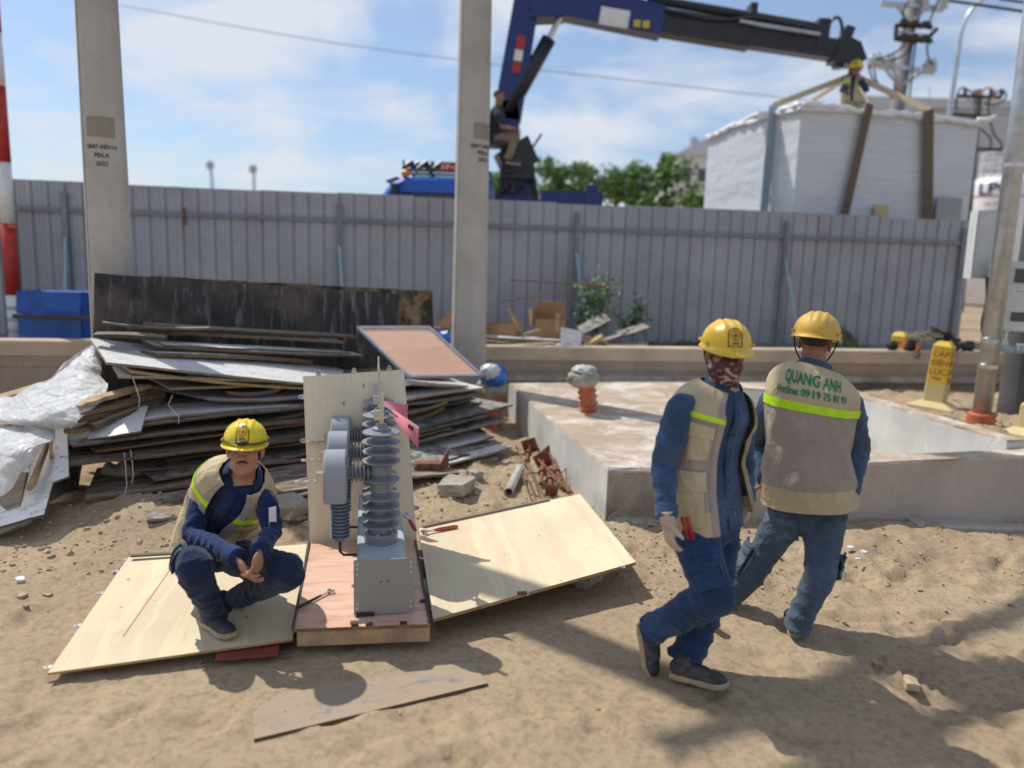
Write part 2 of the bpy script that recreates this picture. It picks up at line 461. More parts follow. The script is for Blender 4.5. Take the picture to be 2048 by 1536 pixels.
def denim_mat(name, c, fade=1.7, fold=.5):
    t = NT(name); v = t.coord(rand=False)
    a = t.ramp(t.noise(v, 7, 6, .6), [(.32, C3(c, .72)), (.55, c), (.75, C3(c, fade))])
    tw = t.ramp(t.noise(t.coord(scale=(1, 1, .25), rand=False), 260, 2), [(.35, (.75, .75, .78)), (.65, (1.12, 1.12, 1.1))])
    a = t.mix(.8, a, tw, 'MULTIPLY')
    a = t.mix(t.ramp(t.noise(v, 3.2, 6, .65), [(.55, 0.), (.8, .32)]), a, DUST)
    t.col(a); t.set(Roughness=.88, Specular_IOR_Level=.2, Sheen_Weight=.15)
    p = t.bump(t.noise(t.coord(scale=(1, 1, 2.2), rand=False), 15, 3, .5, 1.2), fold, .022)
    p = t.bump(t.noise(t.coord(scale=(1, 1, 1.6), rand=False), 42, 3, .5, .8), fold * .6, .007, p)
    t.bump(t.noise(v, 420, 2), .25, .002, p)
    return t.m
def cloth_mat(name, c):
    t = NT(name); v = t.coord(rand=False)
    a = t.ramp(t.noise(v, 5, 4, .5), [(.35, C3(c, .92)), (.65, C3(c, 1.05))])
    a = t.mix(t.ramp(t.noise(v, 3.2, 6, .65), [(.60, 0.), (.85, .25)]), a, DUST)
    t.col(a); t.set(Roughness=.8, Specular_IOR_Level=.25)
    p = t.bump(t.noise(t.coord(scale=(1.4, 1.4, .8), rand=False), 9, 3, .5, 1.3), .6, .03)
    p = t.bump(t.noise(v, 30, 3, .5, .8), .3, .006, p); t.bump(t.noise(v, 380, 2), .2, .0015, p)
    return t.m
def plastic_mat():
    t = NT('plastic_film'); v = t.coord(rand=False)
    a = t.ramp(t.noise(v, 3, 6), [(.3, (.78, .78, .76)), (.7, (.90, .90, .88))])
    a = t.mix(t.ramp(t.noise(v, 1.6, 5), [(.55, 0.), (.75, .35)]), a, (.58, .52, .40))
    t.col(a); t.set(Roughness=.13, Specular_IOR_Level=.8, Transmission_Weight=.22, IOR=1.15)
    p = t.bump(t.noise(v, 9, 6, .6, 1.5), .8, .05); t.bump(t.noise(v, 34, 4, .6, 1.0), .5, .012, p)
    return t.m
def wrap_mat():
    t = NT('stretch_wrap'); v = t.coord(rand=False)
    a = t.ramp(t.noise(t.coord(scale=(.25, .25, 7), rand=False), 3.5, 6, .6), [(.3, (.50, .53, .57)), (.66, (.62, .65, .69))])
    t.col(a); t.set(Roughness=.28, Specular_IOR_Level=.5)
    p = t.bump(t.noise(t.coord(scale=(.2, .2, 12), rand=False), 4, 6, .6, .5), .16, .012); t.bump(t.noise(v, 2.6, 6, .6, 1.4), .45, .06, p)
    return t.m
def skin_mat(name, c):
    t = NT(name); v = t.coord(rand=False)
    a = t.ramp(t.noise(v, 16, 5), [(.3, C3(c, .85)), (.7, C3(c, 1.1))])
    a = t.mix(t.ramp(t.noise(v, 60, 4), [(.6, 0.), (.8, .25)]), a, (.20, .07, .04))
    t.col(a); t.set(Roughness=.5, Specular_IOR_Level=.4, Subsurface_Weight=.12, Subsurface_Scale=.006); t.bump(t.noise(v, 300, 3), .12, .001)
    return t.m
def camo_mat():
    t = NT('camouflage_mask'); v = t.coord(rand=False, scale=(1, 1, 1.9))
    a = t.ramp(t.noise(v, 13, 3, .5, 1.2), [(.40, (.045, .016, .016)), (.45, (.11, .035, .035)), (.53, (.11, .035, .035)), (.585, (.44, .34, .34)), (.65, (.50, .41, .41)), (.67, (.16, .06, .06))], 'LINEAR')
    t.col(a); t.set(Roughness=.6); t.bump(t.noise(v, 22, 3, .5, 1), .35, .008)
    return t.m
def marker_mat():
    t = NT('marker_paint'); tc_ = t.new('ShaderNodeTexCoord'); sp = t.new('ShaderNodeSeparateXYZ'); t.link(tc_.outputs['Object'], sp.inputs[0])
    v = t.coord(rand=False)
    n = t.noise(v, 9, 4)
    ad = t.new('ShaderNodeMath', operation='MULTIPLY_ADD'); t.link(n, ad.inputs[0]); ad.inputs[1].default_value = .12; t.link(sp.outputs[2], ad.inputs[2])
    a = t.ramp(ad.outputs[0], [(.30, (.62, .50, .26)), (.40, (.72, .50, .04))])
    t.col(t.mix(t.ramp(t.noise(v, 5, 7, .7), [(.5, 0.), (.8, .5)]), a, (.45, .36, .22))); t.set(Roughness=.6); t.bump(n, .2, .004)
    return t.m

SAND = sand_mat()
CONC = concrete_mat('slab_concrete', (.46, .43, .385), .2, (.56, .53, .48))
CONC_TOP = concrete_mat('slab_top_concrete', (.43, .34, .255), .1, (.68, .64, .58))
CONC_SIDE = concrete_mat('slab_side_concrete', (.60, .60, .575), .2)
CONC_DIRT = concrete_mat('muddy_concrete', (.31, .255, .205), .3, (.42, .38, .33))
WALLC = concrete_mat('wall_concrete', (.33, .27, .215), .35)
WALLTOP = concrete_mat('wall_top_concrete', (.50, .40, .30), .1)
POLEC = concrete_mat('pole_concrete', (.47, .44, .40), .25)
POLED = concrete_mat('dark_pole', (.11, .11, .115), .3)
RUBBLE = concrete_mat('rubble', (.40, .35, .29), .2)
FENCE = mat('fence_paint', (.385, .40, .445), .42, .08, 1.2, .05, 40, dirt=(.27, .26, .26), dscale=1.3, pero=.13)
FENCE_D = mat('fence_steel', (.20, .215, .25), .5, .15, 5, .1)
GALV = mat('galvanised_steel', (.50, .53, .57), .38, .18, 9, .08, 60, metal=.75, dirt=(.42, .36, .30), dscale=1.6)
RUSTY = mat('rusty_steel', (.20, .075, .04), .85, .45, 14, .4, 80, metal=.15, c2=(.30, .14, .085))
REBAR = mat('rebar', (.17, .095, .06), .85, .35, 20, .4, 120, metal=.2, c2=(.30, .22, .16))
PIPEG = mat('cement_pipe', (.40, .38, .33), .7, .25, 12, .3)
ORANGE = mat('orange_conduit', (.50, .105, .035), .55, .2, 7, .1, dirt=(.50, .36, .25), dscale=5)
CLOTHG = mat('dirty_cloth', (.40, .37, .30), .95, .25, 9, .6, 40, dirt=(.30, .23, .16))
BLUEP = mat('blue_plastic', (.03, .16, .50), .35, .3, 9, .3, 30)
WHITEP = mat('pale_plastic', (.62, .64, .66), .4, .15, 9, .3, 30)
TARP = mat('blue_tarp', (.012, .085, .36), .4, .25, 4, .5, 14)
PLY = ply_mat('new_plywood', (.76, .665, .455), (.72, .60, .42), grain=.3)
PLYG = ply_mat('pale_plywood', (.86, .77, .61), (.83, .73, .56), bands=1.6, grain=.3, red=False)
PINK = ply_mat('pink_plywood', (.84, .50, .36), (.86, .55, .41), knots=False, bands=1.5, grain=.45, red=False)
PINKB = ply_mat('pink_plywood_base', (.74, .47, .36), (.78, .53, .42), knots=False, bands=1.3, grain=.4, red=True)
PEDGE = ply_edge_mat('plywood_edge', (.50, .34, .17))
OEDGE = ply_edge_mat('old_plywood_edge', (.24, .155, .09), .55)
GEDGE = ply_edge_mat('grey_plywood_edge', (.38, .32, .25), .5)
FILM = old_board_mat('black_formwork', (.030, .026, .027), (.20, .185, .18), .60, (7, 1.1, 1), .5, .34)
FILMT = old_board_mat('torn_formwork', (.035, .03, .025), (.27, .185, .095), .50, (2, 2, 1), .8)
OLDW = old_board_mat('cement_coated_board', (.08, .075, .075), (.74, .73, .72), .39, (6, 9, 1), .42, .12)
OLDD = old_board_mat('dark_board', (.05, .044, .04), (.34, .32, .295), .475, (4, 9, 1))
OLDB = old_board_mat('brown_board', (.12, .08, .05), (.34, .30, .25), .53, (1.5, 9, 1))
LUMB = mat('lumber', (.42, .28, .15), .8, .3, 8, .35, 50, c2=(.28, .20, .13))
CARD = mat('cardboard', (.36, .215, .115), .85, .12, 5, .08, 60)
CARDD = mat('cardboard_inside', (.28, .17, .09), .85, .12, 5, .08, 60)
INK = mat('ink', (.03, .03, .035), .7, .1, 5, 0)
RED = mat('red_paint', (.42, .03, .025), .55, .2, 10, .05)
WHITE = mat('white_paint', (.72, .72, .71), .5, .1, 6, .05)
REDB = mat('rust_red_paint', (.27, .055, .035), .7, .2, 10, .1)
GREYEQ = mat('grey_enamel', (.36, .38, .40), .33, .04, 3, .02, 40)
INSUL = mat('silicone_insulator', (.215, .232, .262), .33, .05, 4, .03, 40)
RESIN = mat('grey_resin', (.31, .33, .375), .28, .04, 3, .02, 40)
PLATEM = mat('painted_plate', (.31, .30, .265), .5, .05, 4, .03, 60)
FRAMEB = mat('pale_blue_frame', (.42, .47, .50), .4, .05, 4, .02)
STEEL = mat('bright_steel', (.62, .60, .57), .3, .12, 12, .05, 80, metal=.85)
DARKST = mat('dark_steel', (.06, .05, .05), .5, .3, 10, .15, metal=.5)
PAPER = mat('pink_paper', (.66, .19, .23), .7, .06, 6, .1, 20)
PAPERW = mat('white_paper', (.75, .72, .72), .7, .05, 6, .1, 20)
REDH = mat('red_handle', (.48, .09, .055), .45, .15, 10, .05)
FILMP = plastic_mat(); WRAP = wrap_mat()
WRAPT = mat('white_sheeting', (.72, .73, .75), .4, .1, 3, .8, 9)
SLING = mat('shaded_sling', (.15, .105, .075), .9, .25, 20, .5, 120)  # tan webbing coloured brown to paint in the shade on the load's front
SLINGT = mat('tan_sling', (.48, .38, .25), .9, .2, 20, .5, 120)
NAVY = mat('crane_navy', (.014, .028, .15), .32, .15, 3, .03)
BLACKP = mat('black_paint', (.018, .019, .024), .4, .3, 6, .05)
CABB = mat('cab_blue', (.01, .105, .52), .25, .08, 3, .02)
GLASS = mat('dark_glass', (.06, .08, .09), .08, .05, 3, 0)
SIGNR = mat('sign_red', (.35, .03, .02), .4, .1, 6, 0)
YEL = mat('helmet_yellow', (.72, .47, .025), .33, .07, 6, .05, 60, dirt=(.50, .35, .10), dscale=6)
YELD = mat('dusty_helmet_yellow', (.60, .375, .045), .5, .14, 7, .1, 60, dirt=(.45, .32, .14), dscale=7)
YELB = mat('bright_helmet_yellow', (.78, .58, .015), .26, .06, 6, .03, 60)
MARK = marker_mat()
SKIN = skin_mat('skin', (.43, .215, .135)); SKIND = skin_mat('tanned_skin', (.33, .16, .10))
HAIR = mat('black_hair', (.012, .010, .010), .55, .3, 40, .5, 150)
DENIM = denim_mat('denim', (.022, .052, .125), 1.9); DENIMS = denim_mat('denim_shirt', (.042, .085, .165), 1.8)
DENIML = denim_mat('faded_denim', (.075, .110, .155), 1.8); DENIMB = denim_mat('grey_denim', (.058, .095, .16), 1.7)
NAVYC = denim_mat('navy_cotton', (.014, .032, .105), 1.6); NAVYT = denim_mat('navy_trousers', (.017, .030, .075), 1.9)
STITCH = mat('seam_thread', (.12, .17, .27), .9, .2, 20, 0)
KHAKI = cloth_mat('khaki_vest', (.52, .425, .27)); TAUPE = cloth_mat('taupe_vest', (.36, .305, .265))
LIME = mat('lime_tape', (.50, .82, .01), .4, .08, 30, .1); LIME.node_tree.nodes['Principled BSDF'].inputs['Emission Strength'].default_value = 0
GREENP = mat('green_print', (.015, .20, .10), .8, .15, 30, 0)
SHOE = mat('shoe_canvas', (.028, .032, .042), .75, .25, 12, .3, 200, dirt=(.22, .17, .12), dscale=8)
SHOEB = mat('blue_shoe', (.06, .085, .11), .8, .25, 12, .3, 200, dirt=(.33, .25, .16), dscale=6)
SOLE = mat('tan_sole', (.42, .32, .20), .8, .2, 14, .2)
GLOVE = mat('knit_glove', (.52, .43, .36), .95, .15, 20, .5, 260, dirt=(.35, .25, .18), dscale=9)
CAMO = camo_mat()
LEAF = mat('leaf', (.17, .30, .07), .5, .35, 3, 0); LEAFD = mat('dark_leaf', (.085, .17, .045), .55, .4, 3, 0)
STEM = mat('stem', (.10, .075, .04), .8, .3, 9, .2)
GRASS = mat('grass', (.09, .12, .045), .7, .4, 4, 0)
CLADW = mat('warehouse_cladding', (.47, .49, .53), .5, .05, .4, 0); CLADR = mat('warehouse_roof', (.55, .57, .60), .45, .05, .4, 0)
TANKW = mat('tank_white', (.80, .81, .82), .3, .04, 1, 0)
NAVYL = mat('navy_lettering', (.012, .025, .16), .5, .1, 5, 0)
PORC = mat('porcelain', (.52, .56, .58), .25, .06, 6, 0)
WIRE = mat('black_wire', (.02, .02, .022), .6, .2, 9, 0)
WIREO = mat('orange_wire', (.55, .16, .08), .6, .2, 9, 0)
METERB = mat('meter_box', (.60, .62, .61), .4, .05, 4, .03)
PVC = mat('blue_grey_pvc', (.30, .42, .50), .4, .1, 6, .03)
STONE = mat('stone', (.41, .315, .215), .95, .25, 9, .4)
# ------------------------------------------------------------------ ground
def smooth(a, b, x): 
    t = np.clip((np.asarray(x, float) - a) / (b - a), 0, 1); return t * t * (3 - 2 * t)
def wall_y(x): return 9.64 + .161 * np.asarray(x, float)
_fr = random.Random(5)
FOOT = [(_fr.uniform(-2.6, 3.8), _fr.uniform(2.3, 5.0), _fr.uniform(0, 6.28), _fr.uniform(.010, .022)) for _ in range(230)]
PITS = [(1.98, 3.30, .10, .05), (2.22, 3.18, .12, .05), (2.1, 3.24, .07, .03)]
def gz(x, y):
    x = np.asarray(x, float); y = np.asarray(y, float)
    near = np.clip(1 - (np.hypot(x, y - 4) - 7) / 6, 0, 1)
    z = .030 * fbm(x * .8, y * .8, 3) + near * (.022 * fbm(x * 3.1 + 9, y * 3.1, 3))
    lum = np.clip(smooth(4.25, 5.0, y + .12 * x) * smooth(-9, -1, x) + .6 * smooth(1.2, 2.5, x) * smooth(4.2, 5.0, y), 0, 1)
    z = z + lum * near * (.06 * fbm(x * 6.3, y * 6.3 + 4, 4) + .03 * np.abs(fbm(x * 15, y * 15, 3)))
    z = z + near * .004 * fbm(x * 13 + 3, y * 13, 3)
    for (a, b, r, d) in FOOT:
        u = (x - a) * math.cos(r) + (y - b) * math.sin(r); v = -(x - a) * math.sin(r) + (y - b) * math.cos(r)
        q = (u / .14) ** 2 + (v / (.052 + .012 * np.clip(u / .14, -1, 1))) ** 2
        z = z - d * np.exp(-q ** 3) * (1.25 + .35 * np.sin(u * 150)) + d * .7 * np.exp(-((np.sqrt(q) - 1.35) / .3) ** 2)
    for (a, b, r, d) in PITS:
        q = np.hypot(x - a, y - b) / r
        z = z - d * np.exp(-q ** 2)
    # pressed flat under the crate and its panels
    flat = smooth(-2.9, -2.4, x) * (1 - smooth(.75, 1.1, x)) * smooth(2.9, 3.2, y) * (1 - smooth(4.5, 4.8, y + .2 * x))
    z = z * (1 - .8 * flat) - .02 * flat
    # heap of spoil beside the pile, filled bank at the right, retained soil behind the wall
    z = z + .13 * np.exp(-((x + 2.75) / .5) ** 2 - ((y - 5.35) / .5) ** 2)
    z = z + .06 * smooth(1.0, 2.2, x) * smooth(4.75, 5.3, y) * (1 - smooth(5.5, 5.6, y))
    z = z + (.30 + .05 * fbm(x * 4, y * 4, 3)) * smooth(3.78, 3.95, x + .17 * (y - 7.5)) * smooth(6.6, 6.9, y) * (1 - smooth(-.1, 0, y - wall_y(x)))
    z = z + .52 * smooth(.02, .12, y - wall_y(x)) + .05 * fbm(x * 2, y * 2, 3) * smooth(.1, .3, y - wall_y(x))
    return z
def axis(a, b, step, far, grow=1.35):
    m = list(np.arange(a, b + 1e-6, step)); s = step
    while m[-1] < far: s *= grow; m.append(m[-1] + s)
    s = step
    while m[0] > -far: s *= grow; m.insert(0, m[0] - s)
    return np.array(m)
xs = axis(-6.6, 7.6, .033, 1500); ys = axis(1.6, 11.4, .033, 1500)
X, Y = np.meshgrid(xs, ys); Z = gz(X, Y)
nx, ny = len(xs), len(ys)
gv = np.stack([X.ravel(), Y.ravel(), Z.ravel()], 1)
ii = np.arange(nx * ny).reshape(ny, nx)
gf = np.stack([ii[:-1, :-1].ravel(), ii[:-1, 1:].ravel(), ii[1:, 1:].ravel(), ii[1:, :-1].ravel()], 1)
me = bpy.data.meshes.new('ground')
me.vertices.add(len(gv)); me.vertices.foreach_set('co', gv.ravel())
me.loops.add(gf.size); me.loops.foreach_set('vertex_index', gf.ravel())
me.polygons.add(len(gf)); me.polygons.foreach_set('loop_start', np.arange(0, gf.size, 4)); me.polygons.foreach_set('loop_total', np.full(len(gf), 4))
me.polygons.foreach_set('use_smooth', np.ones(len(gf), bool)); me.update(calc_edges=True); me.materials.append(SAND)
ground = bpy.data.objects.new('ground', me); COL.objects.link(ground); ground['kind'] = 'structure'
def zg(x, y): return float(gz(x, y))
def on(px, py, dz=0.):
    p = G(px, py, 0)
    for _ in range(3): p = G(px, py, zg(p.x, p.y) + dz)
    return p

# clods, chips and pebbles nobody could count
_cr = random.Random(3); cb_ = MB()
def clod(mb, c, s, rr):
    V, F = ball(c, (s * rr.uniform(.7, 1.2), s * rr.uniform(.7, 1.2), s * rr.uniform(.45, .8)), rotz(rr.uniform(0, 6)), 6, 4)
    V = [Vector(v) + Vector((rr.uniform(-1, 1), rr.uniform(-1, 1), rr.uniform(-1, 1))) * s * .22 for v in V]
    mb.add(V, F)
for (n, x0, x1, y0, y1, s0, s1) in ((380, -3.6, -1.9, 4.3, 5.6, .006, .03), (520, -.75, .62, 4.7, 7.3, .005, .028), (520, .7, 1.75, 4.15, 5.35, .005, .018),
                                    (500, 1.5, 4.2, 3.9, 5.4, .004, .022), (420, -2.6, 3.6, 2.4, 4.4, .003, .009), (160, -1.9, .2, 4.85, 5.6, .006, .03), (260, 3.5, 5.6, 7.2, 8.9, .01, .035)):
    for _ in range(n):
        x = _cr.uniform(x0, x1); y = _cr.uniform(y0, y1)
        if -1.4 < x < -.3 and 3.3 < y < 4.75: continue
        s = s0 + (s1 - s0) * .8 * _cr.random() ** 4
        clod(cb_, (x, y, zg(x, y) + s * .25), s, _cr)
o = cb_.build('dirt_clods', STONE, loc=(0, 0, 0)); tag(o, 'loose clods and pebbles scattered over the sand', None, None, 'stuff'); o['category'] = 'clods'

# ------------------------------------------------------------------ concrete boundary wall
def prism_along(mb, p0, p1, prof, m=0):
    """extrude a profile of (outward, z) along p0->p1 (outward = towards the camera side)"""
    p0 = Vector(p0); p1 = Vector(p1); d = (p1 - p0).normalized(); o = Vector((d.y, -d.x, 0)); n = len(prof)
    V = [p0 + o * a + Vector((0, 0, z)) for a, z in prof] + [p1 + o * a + Vector((0, 0, z)) for a, z in prof]
    F = [(i, (i + 1) % n, n + (i + 1) % n, n + i) for i in range(n)] + [tuple(range(n - 1, -1, -1)), tuple(range(n, 2 * n))]
    mb.add(V, F, m)
wA = Vector((-12, 9.64 - .161 * 12, 0)); wB = Vector((12, 9.64 + .161 * 12, 0))
wall = thing('boundary_wall', (0, 9.64, 0), 'low brown concrete retaining wall running behind the work area', 'wall')
mb = MB(); prism_along(mb, wA, wB, [(-.22, -.2), (0, -.2), (0, .52), (-.22, .52)]); mb.build('wall_body', WALLC, wall)
mb = MB(); prism_along(mb, wA, wB, [(-.225, .523), (.008, .523), (.004, .653), (-.225, .653)]); mb.build('course', WALLC, wall)
for k in range(3):
    a = wA.lerp(wB, (0, .455, .757)[k] + .0004); b = wA.lerp(wB, (.455, .757, 1)[k] - .0004)
    mb = MB(); j = .004 * math.sin(k * 2.3)
    prism_along(mb, a, b, [(-.235, .656), (.014 + j, .656), (.018 + j, .815), (.008 + j, .828), (-.225, .83)]); mb.build('coping', WALLTOP, wall)
mb = MB(); prism_along(mb, Vector((-.4, 9.57, 0)), Vector((12, 9.64 + .161 * 12, 0)), [(0, .38), (.075, .40), (.02, .47), (0, .47)]); mb.build('mortar_fillet', CONC_DIRT, wall)

# ------------------------------------------------------------------ transformer foundation slab
slab = thing('foundation_slab', (2, 7, 0), 'low concrete equipment foundation with rough top and raised basin wall', 'foundation')
ST = .42
pA = G(1215, 935, ST); pBk = G(1017, 766, ST)
pC = Vector((4.6, 5.62, ST))
def bumpy_block(poly, z0, z1, name, mats, seg=.12, jit=.006, zf=None):
    """closed prism whose top edge is slightly chipped; mats (side, top)"""
    pts = []
    for i in range(len(poly)):
        a = Vector(poly[i]); b = Vector(poly[(i + 1) % len(poly)]); n = max(1, int((b - a).length / seg))
        for k in range(n): pts.append(a.lerp(b, k / n))
    rr = random.Random(len(pts)); n = len(pts); V = []; F = []; M_ = []
    zt = [(zf(p) if zf else z1) for p in pts]
    for p in pts: V.append((p.x, p.y, z0))
    for p, z in zip(pts, zt): V.append((p.x + rr.uniform(-jit, jit) * .5, p.y + rr.uniform(-jit, jit) * .5, z - .018 - rr.uniform(0, jit)))
    c = sum((Vector((p.x, p.y, 0)) for p in pts), Vector()) / n
    for p, z in zip(pts, zt):
        d = (Vector((c.x, c.y, 0)) - Vector((p.x, p.y, 0))).normalized() * .016
        V.append((p.x + d.x + rr.uniform(-jit, jit), p.y + d.y + rr.uniform(-jit, jit), z))
    for i in range(n):
        j = (i + 1) % n
        F.append((i, j, n + j, n + i)); M_.append(0); F.append((n + i, n + j, 2 * n + j, 2 * n + i)); M_.append(1)
    F.append(tuple(range(2 * n, 3 * n))); M_.append(1)
    return mesh(name, V, F, None, slab, mats=mats, fm=M_)
fd = (pC - pA); fd.z = 0; fd.normalize()
FB = Vector((pA.x, pA.y, 0)) + fd * 1.25
sl_ob = bumpy_block([pA, FB, Vector((2.25, 8.1, 0)), Vector((3.35, 7.95, 0)), Vector((3.35, 9.64 + .161 * 3.35 - .02, 0)), pBk], -.1, ST, 'platform', [CONC_SIDE, CONC_TOP])
# the end face towards the camera is mud-stained: thin render coat standing 3 mm proud
n_ = Vector((fd.y, -fd.x, 0))
def fb(s, t, k):
    p = Vector((pA.x, pA.y, 0)) + fd * (.012 + s * .6) + n_ * (.006 * k + .002); w = .003 * math.sin(s * 37) * math.cos(t * 9)
    return Vector((p.x + n_.x * w * k, p.y + n_.y * w * k, -.08 + t * (ST + .055 - .004)))
V, F = grid_mesh(fb, 40, 6, True); mesh('mud_coat', V, F, CONC_DIRT, slab)
# curb on the right of the end face rising towards the right
cA = Vector((pA.x, pA.y, 0)) + fd * .46; cB = Vector((pA.x, pA.y, 0)) + fd * 3.86
q = [cA + n_ * .012, cB + n_ * .012, cB - n_ * .17, cA - n_ * .17]
bumpy_block(q, -.1, .5, 'front_curb', [concrete_mat('tan_concrete', (.47, .40, .345), .2), CONC_TOP], zf=lambda p: ST + .012 + .205 * max(0, min(1, (p.x - 1.6) / 2.9)))
def curb_run(a, b, w, z, name):
    a = Vector((a.x, a.y, 0)); b = Vector((b.x, b.y, 0)); d = (b - a).normalized(); o = Vector((d.y, -d.x, 0))
    bumpy_block([a, b, b - o * w, a - o * w], -.1, z, name, [CONC_SIDE, CONC_TOP])
r1 = G(1722, 786, .66); r2 = G(2085, 890, .66); r0 = G(1440, 769, .66)
d12 = (r2 - r1); d12.z = 0; d12.normalize()
r2 = r1 + d12 * ((5.80 - r1.y) / d12.y)
curb_run(r2, r1, .16, .66, 'basin_wall')
bumpy_block([FB, FB + fd * 2.9, Vector((r2.x, r2.y, 0)), Vector((r1.x, r1.y, 0)), Vector((2.25, 8.1, 0))], -.1, .2, 'basin_floor', [CONC_SIDE, CONC_TOP])
curb_run(r1 + Vector((.1, .04, 0)), r0, .14, .657, 'basin_wall')
# footing strip and dropped cloth at its foot
mb = MB(); a = G(1835, 1075, 0); b = G(2200, 1085, 0)
d = (b - a).normalized(); o_ = Vector((d.y, -d.x, 0))
prism_along(mb, a - Vector((0, 0, 0)), b, [(-.35, -.1), (0, -.1), (-.01, .075), (-.03, .09), (-.35, .09)]); mb.build('footing', concrete_mat('footing_concrete', (.40, .35, .31), .2), slab)

# ------------------------------------------------------------------ corrugated fence
fA = Vector((-11, 10.60 - .167 * 4.4, 0)); fB = Vector((P(1945, 440, 13.05).x, 13.02, 0))
fdir = (fB - fA).normalized(); fout = Vector((fdir.y, -fdir.x, 0)); FL = (fB - fA).length
fence = thing('fence', (fA + fB) / 2 + Vector((0, 0, .5)), 'tall grey corrugated steel sheet fence with rails and posts', 'fence')
FT = 2.765; FBOT = .56; pitch = .2135; SW = pitch * 5
k = 0; s = 0.
while s < FL - .02:
    w = min(SW, FL - s); V = []; F = []; prof = []
    n = int(round(w / pitch)); 
    for i in range(n):
        for (u, d) in ((0, 0), (.012, .026), (.034, .026), (.046, 0), (.085, 0), (.089, .005), (.094, 0), (.145, 0), (.149, .005), (.154, 0)): prof.append((i * pitch + u, d))
    prof.append((n * pitch + .01, 0))
    tj = .013 * math.sin(k * 1.7 + .4 * k * k); rj = .005 * (k % 2)
    for z in (FBOT, FT + tj):
        for (u, d) in prof:
            q = fA + fdir * (s + u) - fout * (d - .013) + fout * rj; V.append((q.x, q.y, z))
    N = len(prof)
    F = [(i, i + 1, N + i + 1, N + i) for i in range(N - 1)]
    N2 = len(V)
    V2 = [(x - fout.x * .0015, y - fout.y * .0015, z) for x, y, z in V]
    V += V2; F += [(N2 + i + 1, N2 + i, N2 + N + i, N2 + N + i + 1) for i in range(N - 1)]
    F += [(N + i, N + i + 1, N2 + N + i + 1, N2 + N + i) for i in range(N - 1)]
    mesh('sheet', V, F, FENCE, fence)
    s += n * pitch if n else 1; k += 1
for z in (2.36,):
    mb = MB(); prism_along(mb, fA + fout * .02, fB + fout * .02, [(0, z), (.035, z), (.035, z + .06), (0, z + .06)]); mb.build('rail', FENCE_D, fence)
mb = MB(); prism_along(mb, fA + fout * .02, fB + fout * .02, [(0, .62), (.04, .62), (.04, .69), (0, .69)]); mb.build('rail', FENCE_D, fence)
for px, brace in ((135, 1), (372, 0), (679, 1), (1152, 1), (1570, 1), (1925, 0)):
    # where this sight line meets the fence line
    d = ray(px, 460); den = d[0] * fdir.y - d[1] * fdir.x
    t = (fA.x * fdir.y - fA.y * fdir.x) / den; c = Vector((d[0] * t, d[1] * t, 0)) + fout * .062
    if px == 372:
        mb = MB(); mb.box(c + Vector((0, 0, 2.36)), (.03, .03, .24), frame(fout)); mb.build('clip', RUSTY, fence); continue
    mb = MB(); mb.box(c + Vector((0, 0, 1.56)), (.07, .045, 2.14), frame(fout)); mb.build('post', FENCE_D, fence)
    if brace:
        mb = MB(); mb.cyl(c + fout * .03 + Vector((0, 0, 2.02)), c + fout * .60 + fdir * .12 + Vector((0, 0, .52)), .022, n=8); mb.build('brace', PVC, fence)

mb = MB(); i_ = 0
while i_ * pitch < FL:
    for z in (2.385, 1.55, .655):
        if (i_ + (z > 2)) % 2 == 0: c = fA + fdir * (i_ * pitch + .115 + .006 * math.sin(i_ * 7.)) + fout * .017; mb.cyl(c + Vector((0, 0, z)) - fout * .004, c + Vector((0, 0, z)) + fout * .007, .011, n=6)
    i_ += 1
o = mb.build('screw', FENCE_D, fence); o['kind'] = 'stuff'
# ------------------------------------------------------------------ concrete poles
def pole(name, foot, top_z, r0, r1, material, label, printed=None, ang=0.):
    t = thing(name, (foot[0], foot[1], 0), label, 'utility pole')
    mb = MB(); n = 40; rows = 14
    mb.lathe((foot[0], foot[1], -.3), (foot[0], foot[1], 1), [((top_z + .3) * i / rows, r0 + (r1 - r0) * i / rows) for i in range(rows + 1)], n)
    mb.build('shaft', material, t, smooth=True)
    # casting seam left by the two halves of the mould
    mb = MB(); sa = R(-90) + ang - R(52)
    def rad(z): return r0 + (r1 - r0) * (z + .3) / (top_z + .3)
    for i in range(20):
        z0 = -.2 + (top_z) * i / 20; z1 = -.2 + top_z * (i + 1) / 20
        a = Vector((foot[0] + math.cos(sa) * (rad(z0) + .001), foot[1] + math.sin(sa) * (rad(z0) + .001), z0)); b = Vector((foot[0] + math.cos(sa) * (rad(z1) + .001), foot[1] + math.sin(sa) * (rad(z1) + .001), z1))
        mb.cyl(a, b, .0035, n=5)
    mb.build('mould_seam', concrete_mat('seam', (.22, .20, .18), .1), t)
    if printed:
        z, lines, aoff = printed
        def wrapf(dz, off):
            def f(x, y):
                r = rad(z) + off; a = R(-90) + ang + aoff + x / r
                zz = z + dz + y; r = rad(zz) + off
                return Vector((foot[0] + math.cos(a) * r, foot[1] + math.sin(a) * r, zz))
            return f
        mb = MB()
        for i, (s_, h) in enumerate(lines): text_on(mb, s_, h, wrapf(-i * .072 - .03, .003), off=.02)
        mb.build('stencil', INK, t)
        V, F = grid_mesh(lambda s, q, k: wrapf(0, .002 + k * .001)((s - .5) * .24, .07 + q * .17), 10, 4, True); mesh('patch', V, F, concrete_mat('pole_patch', (.30, .265, .215), .1), t)
    return t
PL = Vector((P(222, 600, 7.1).x + .015, 7.1, 0)); PM = Vector((P(939, 600, 9.0).x, 9.0, 0))
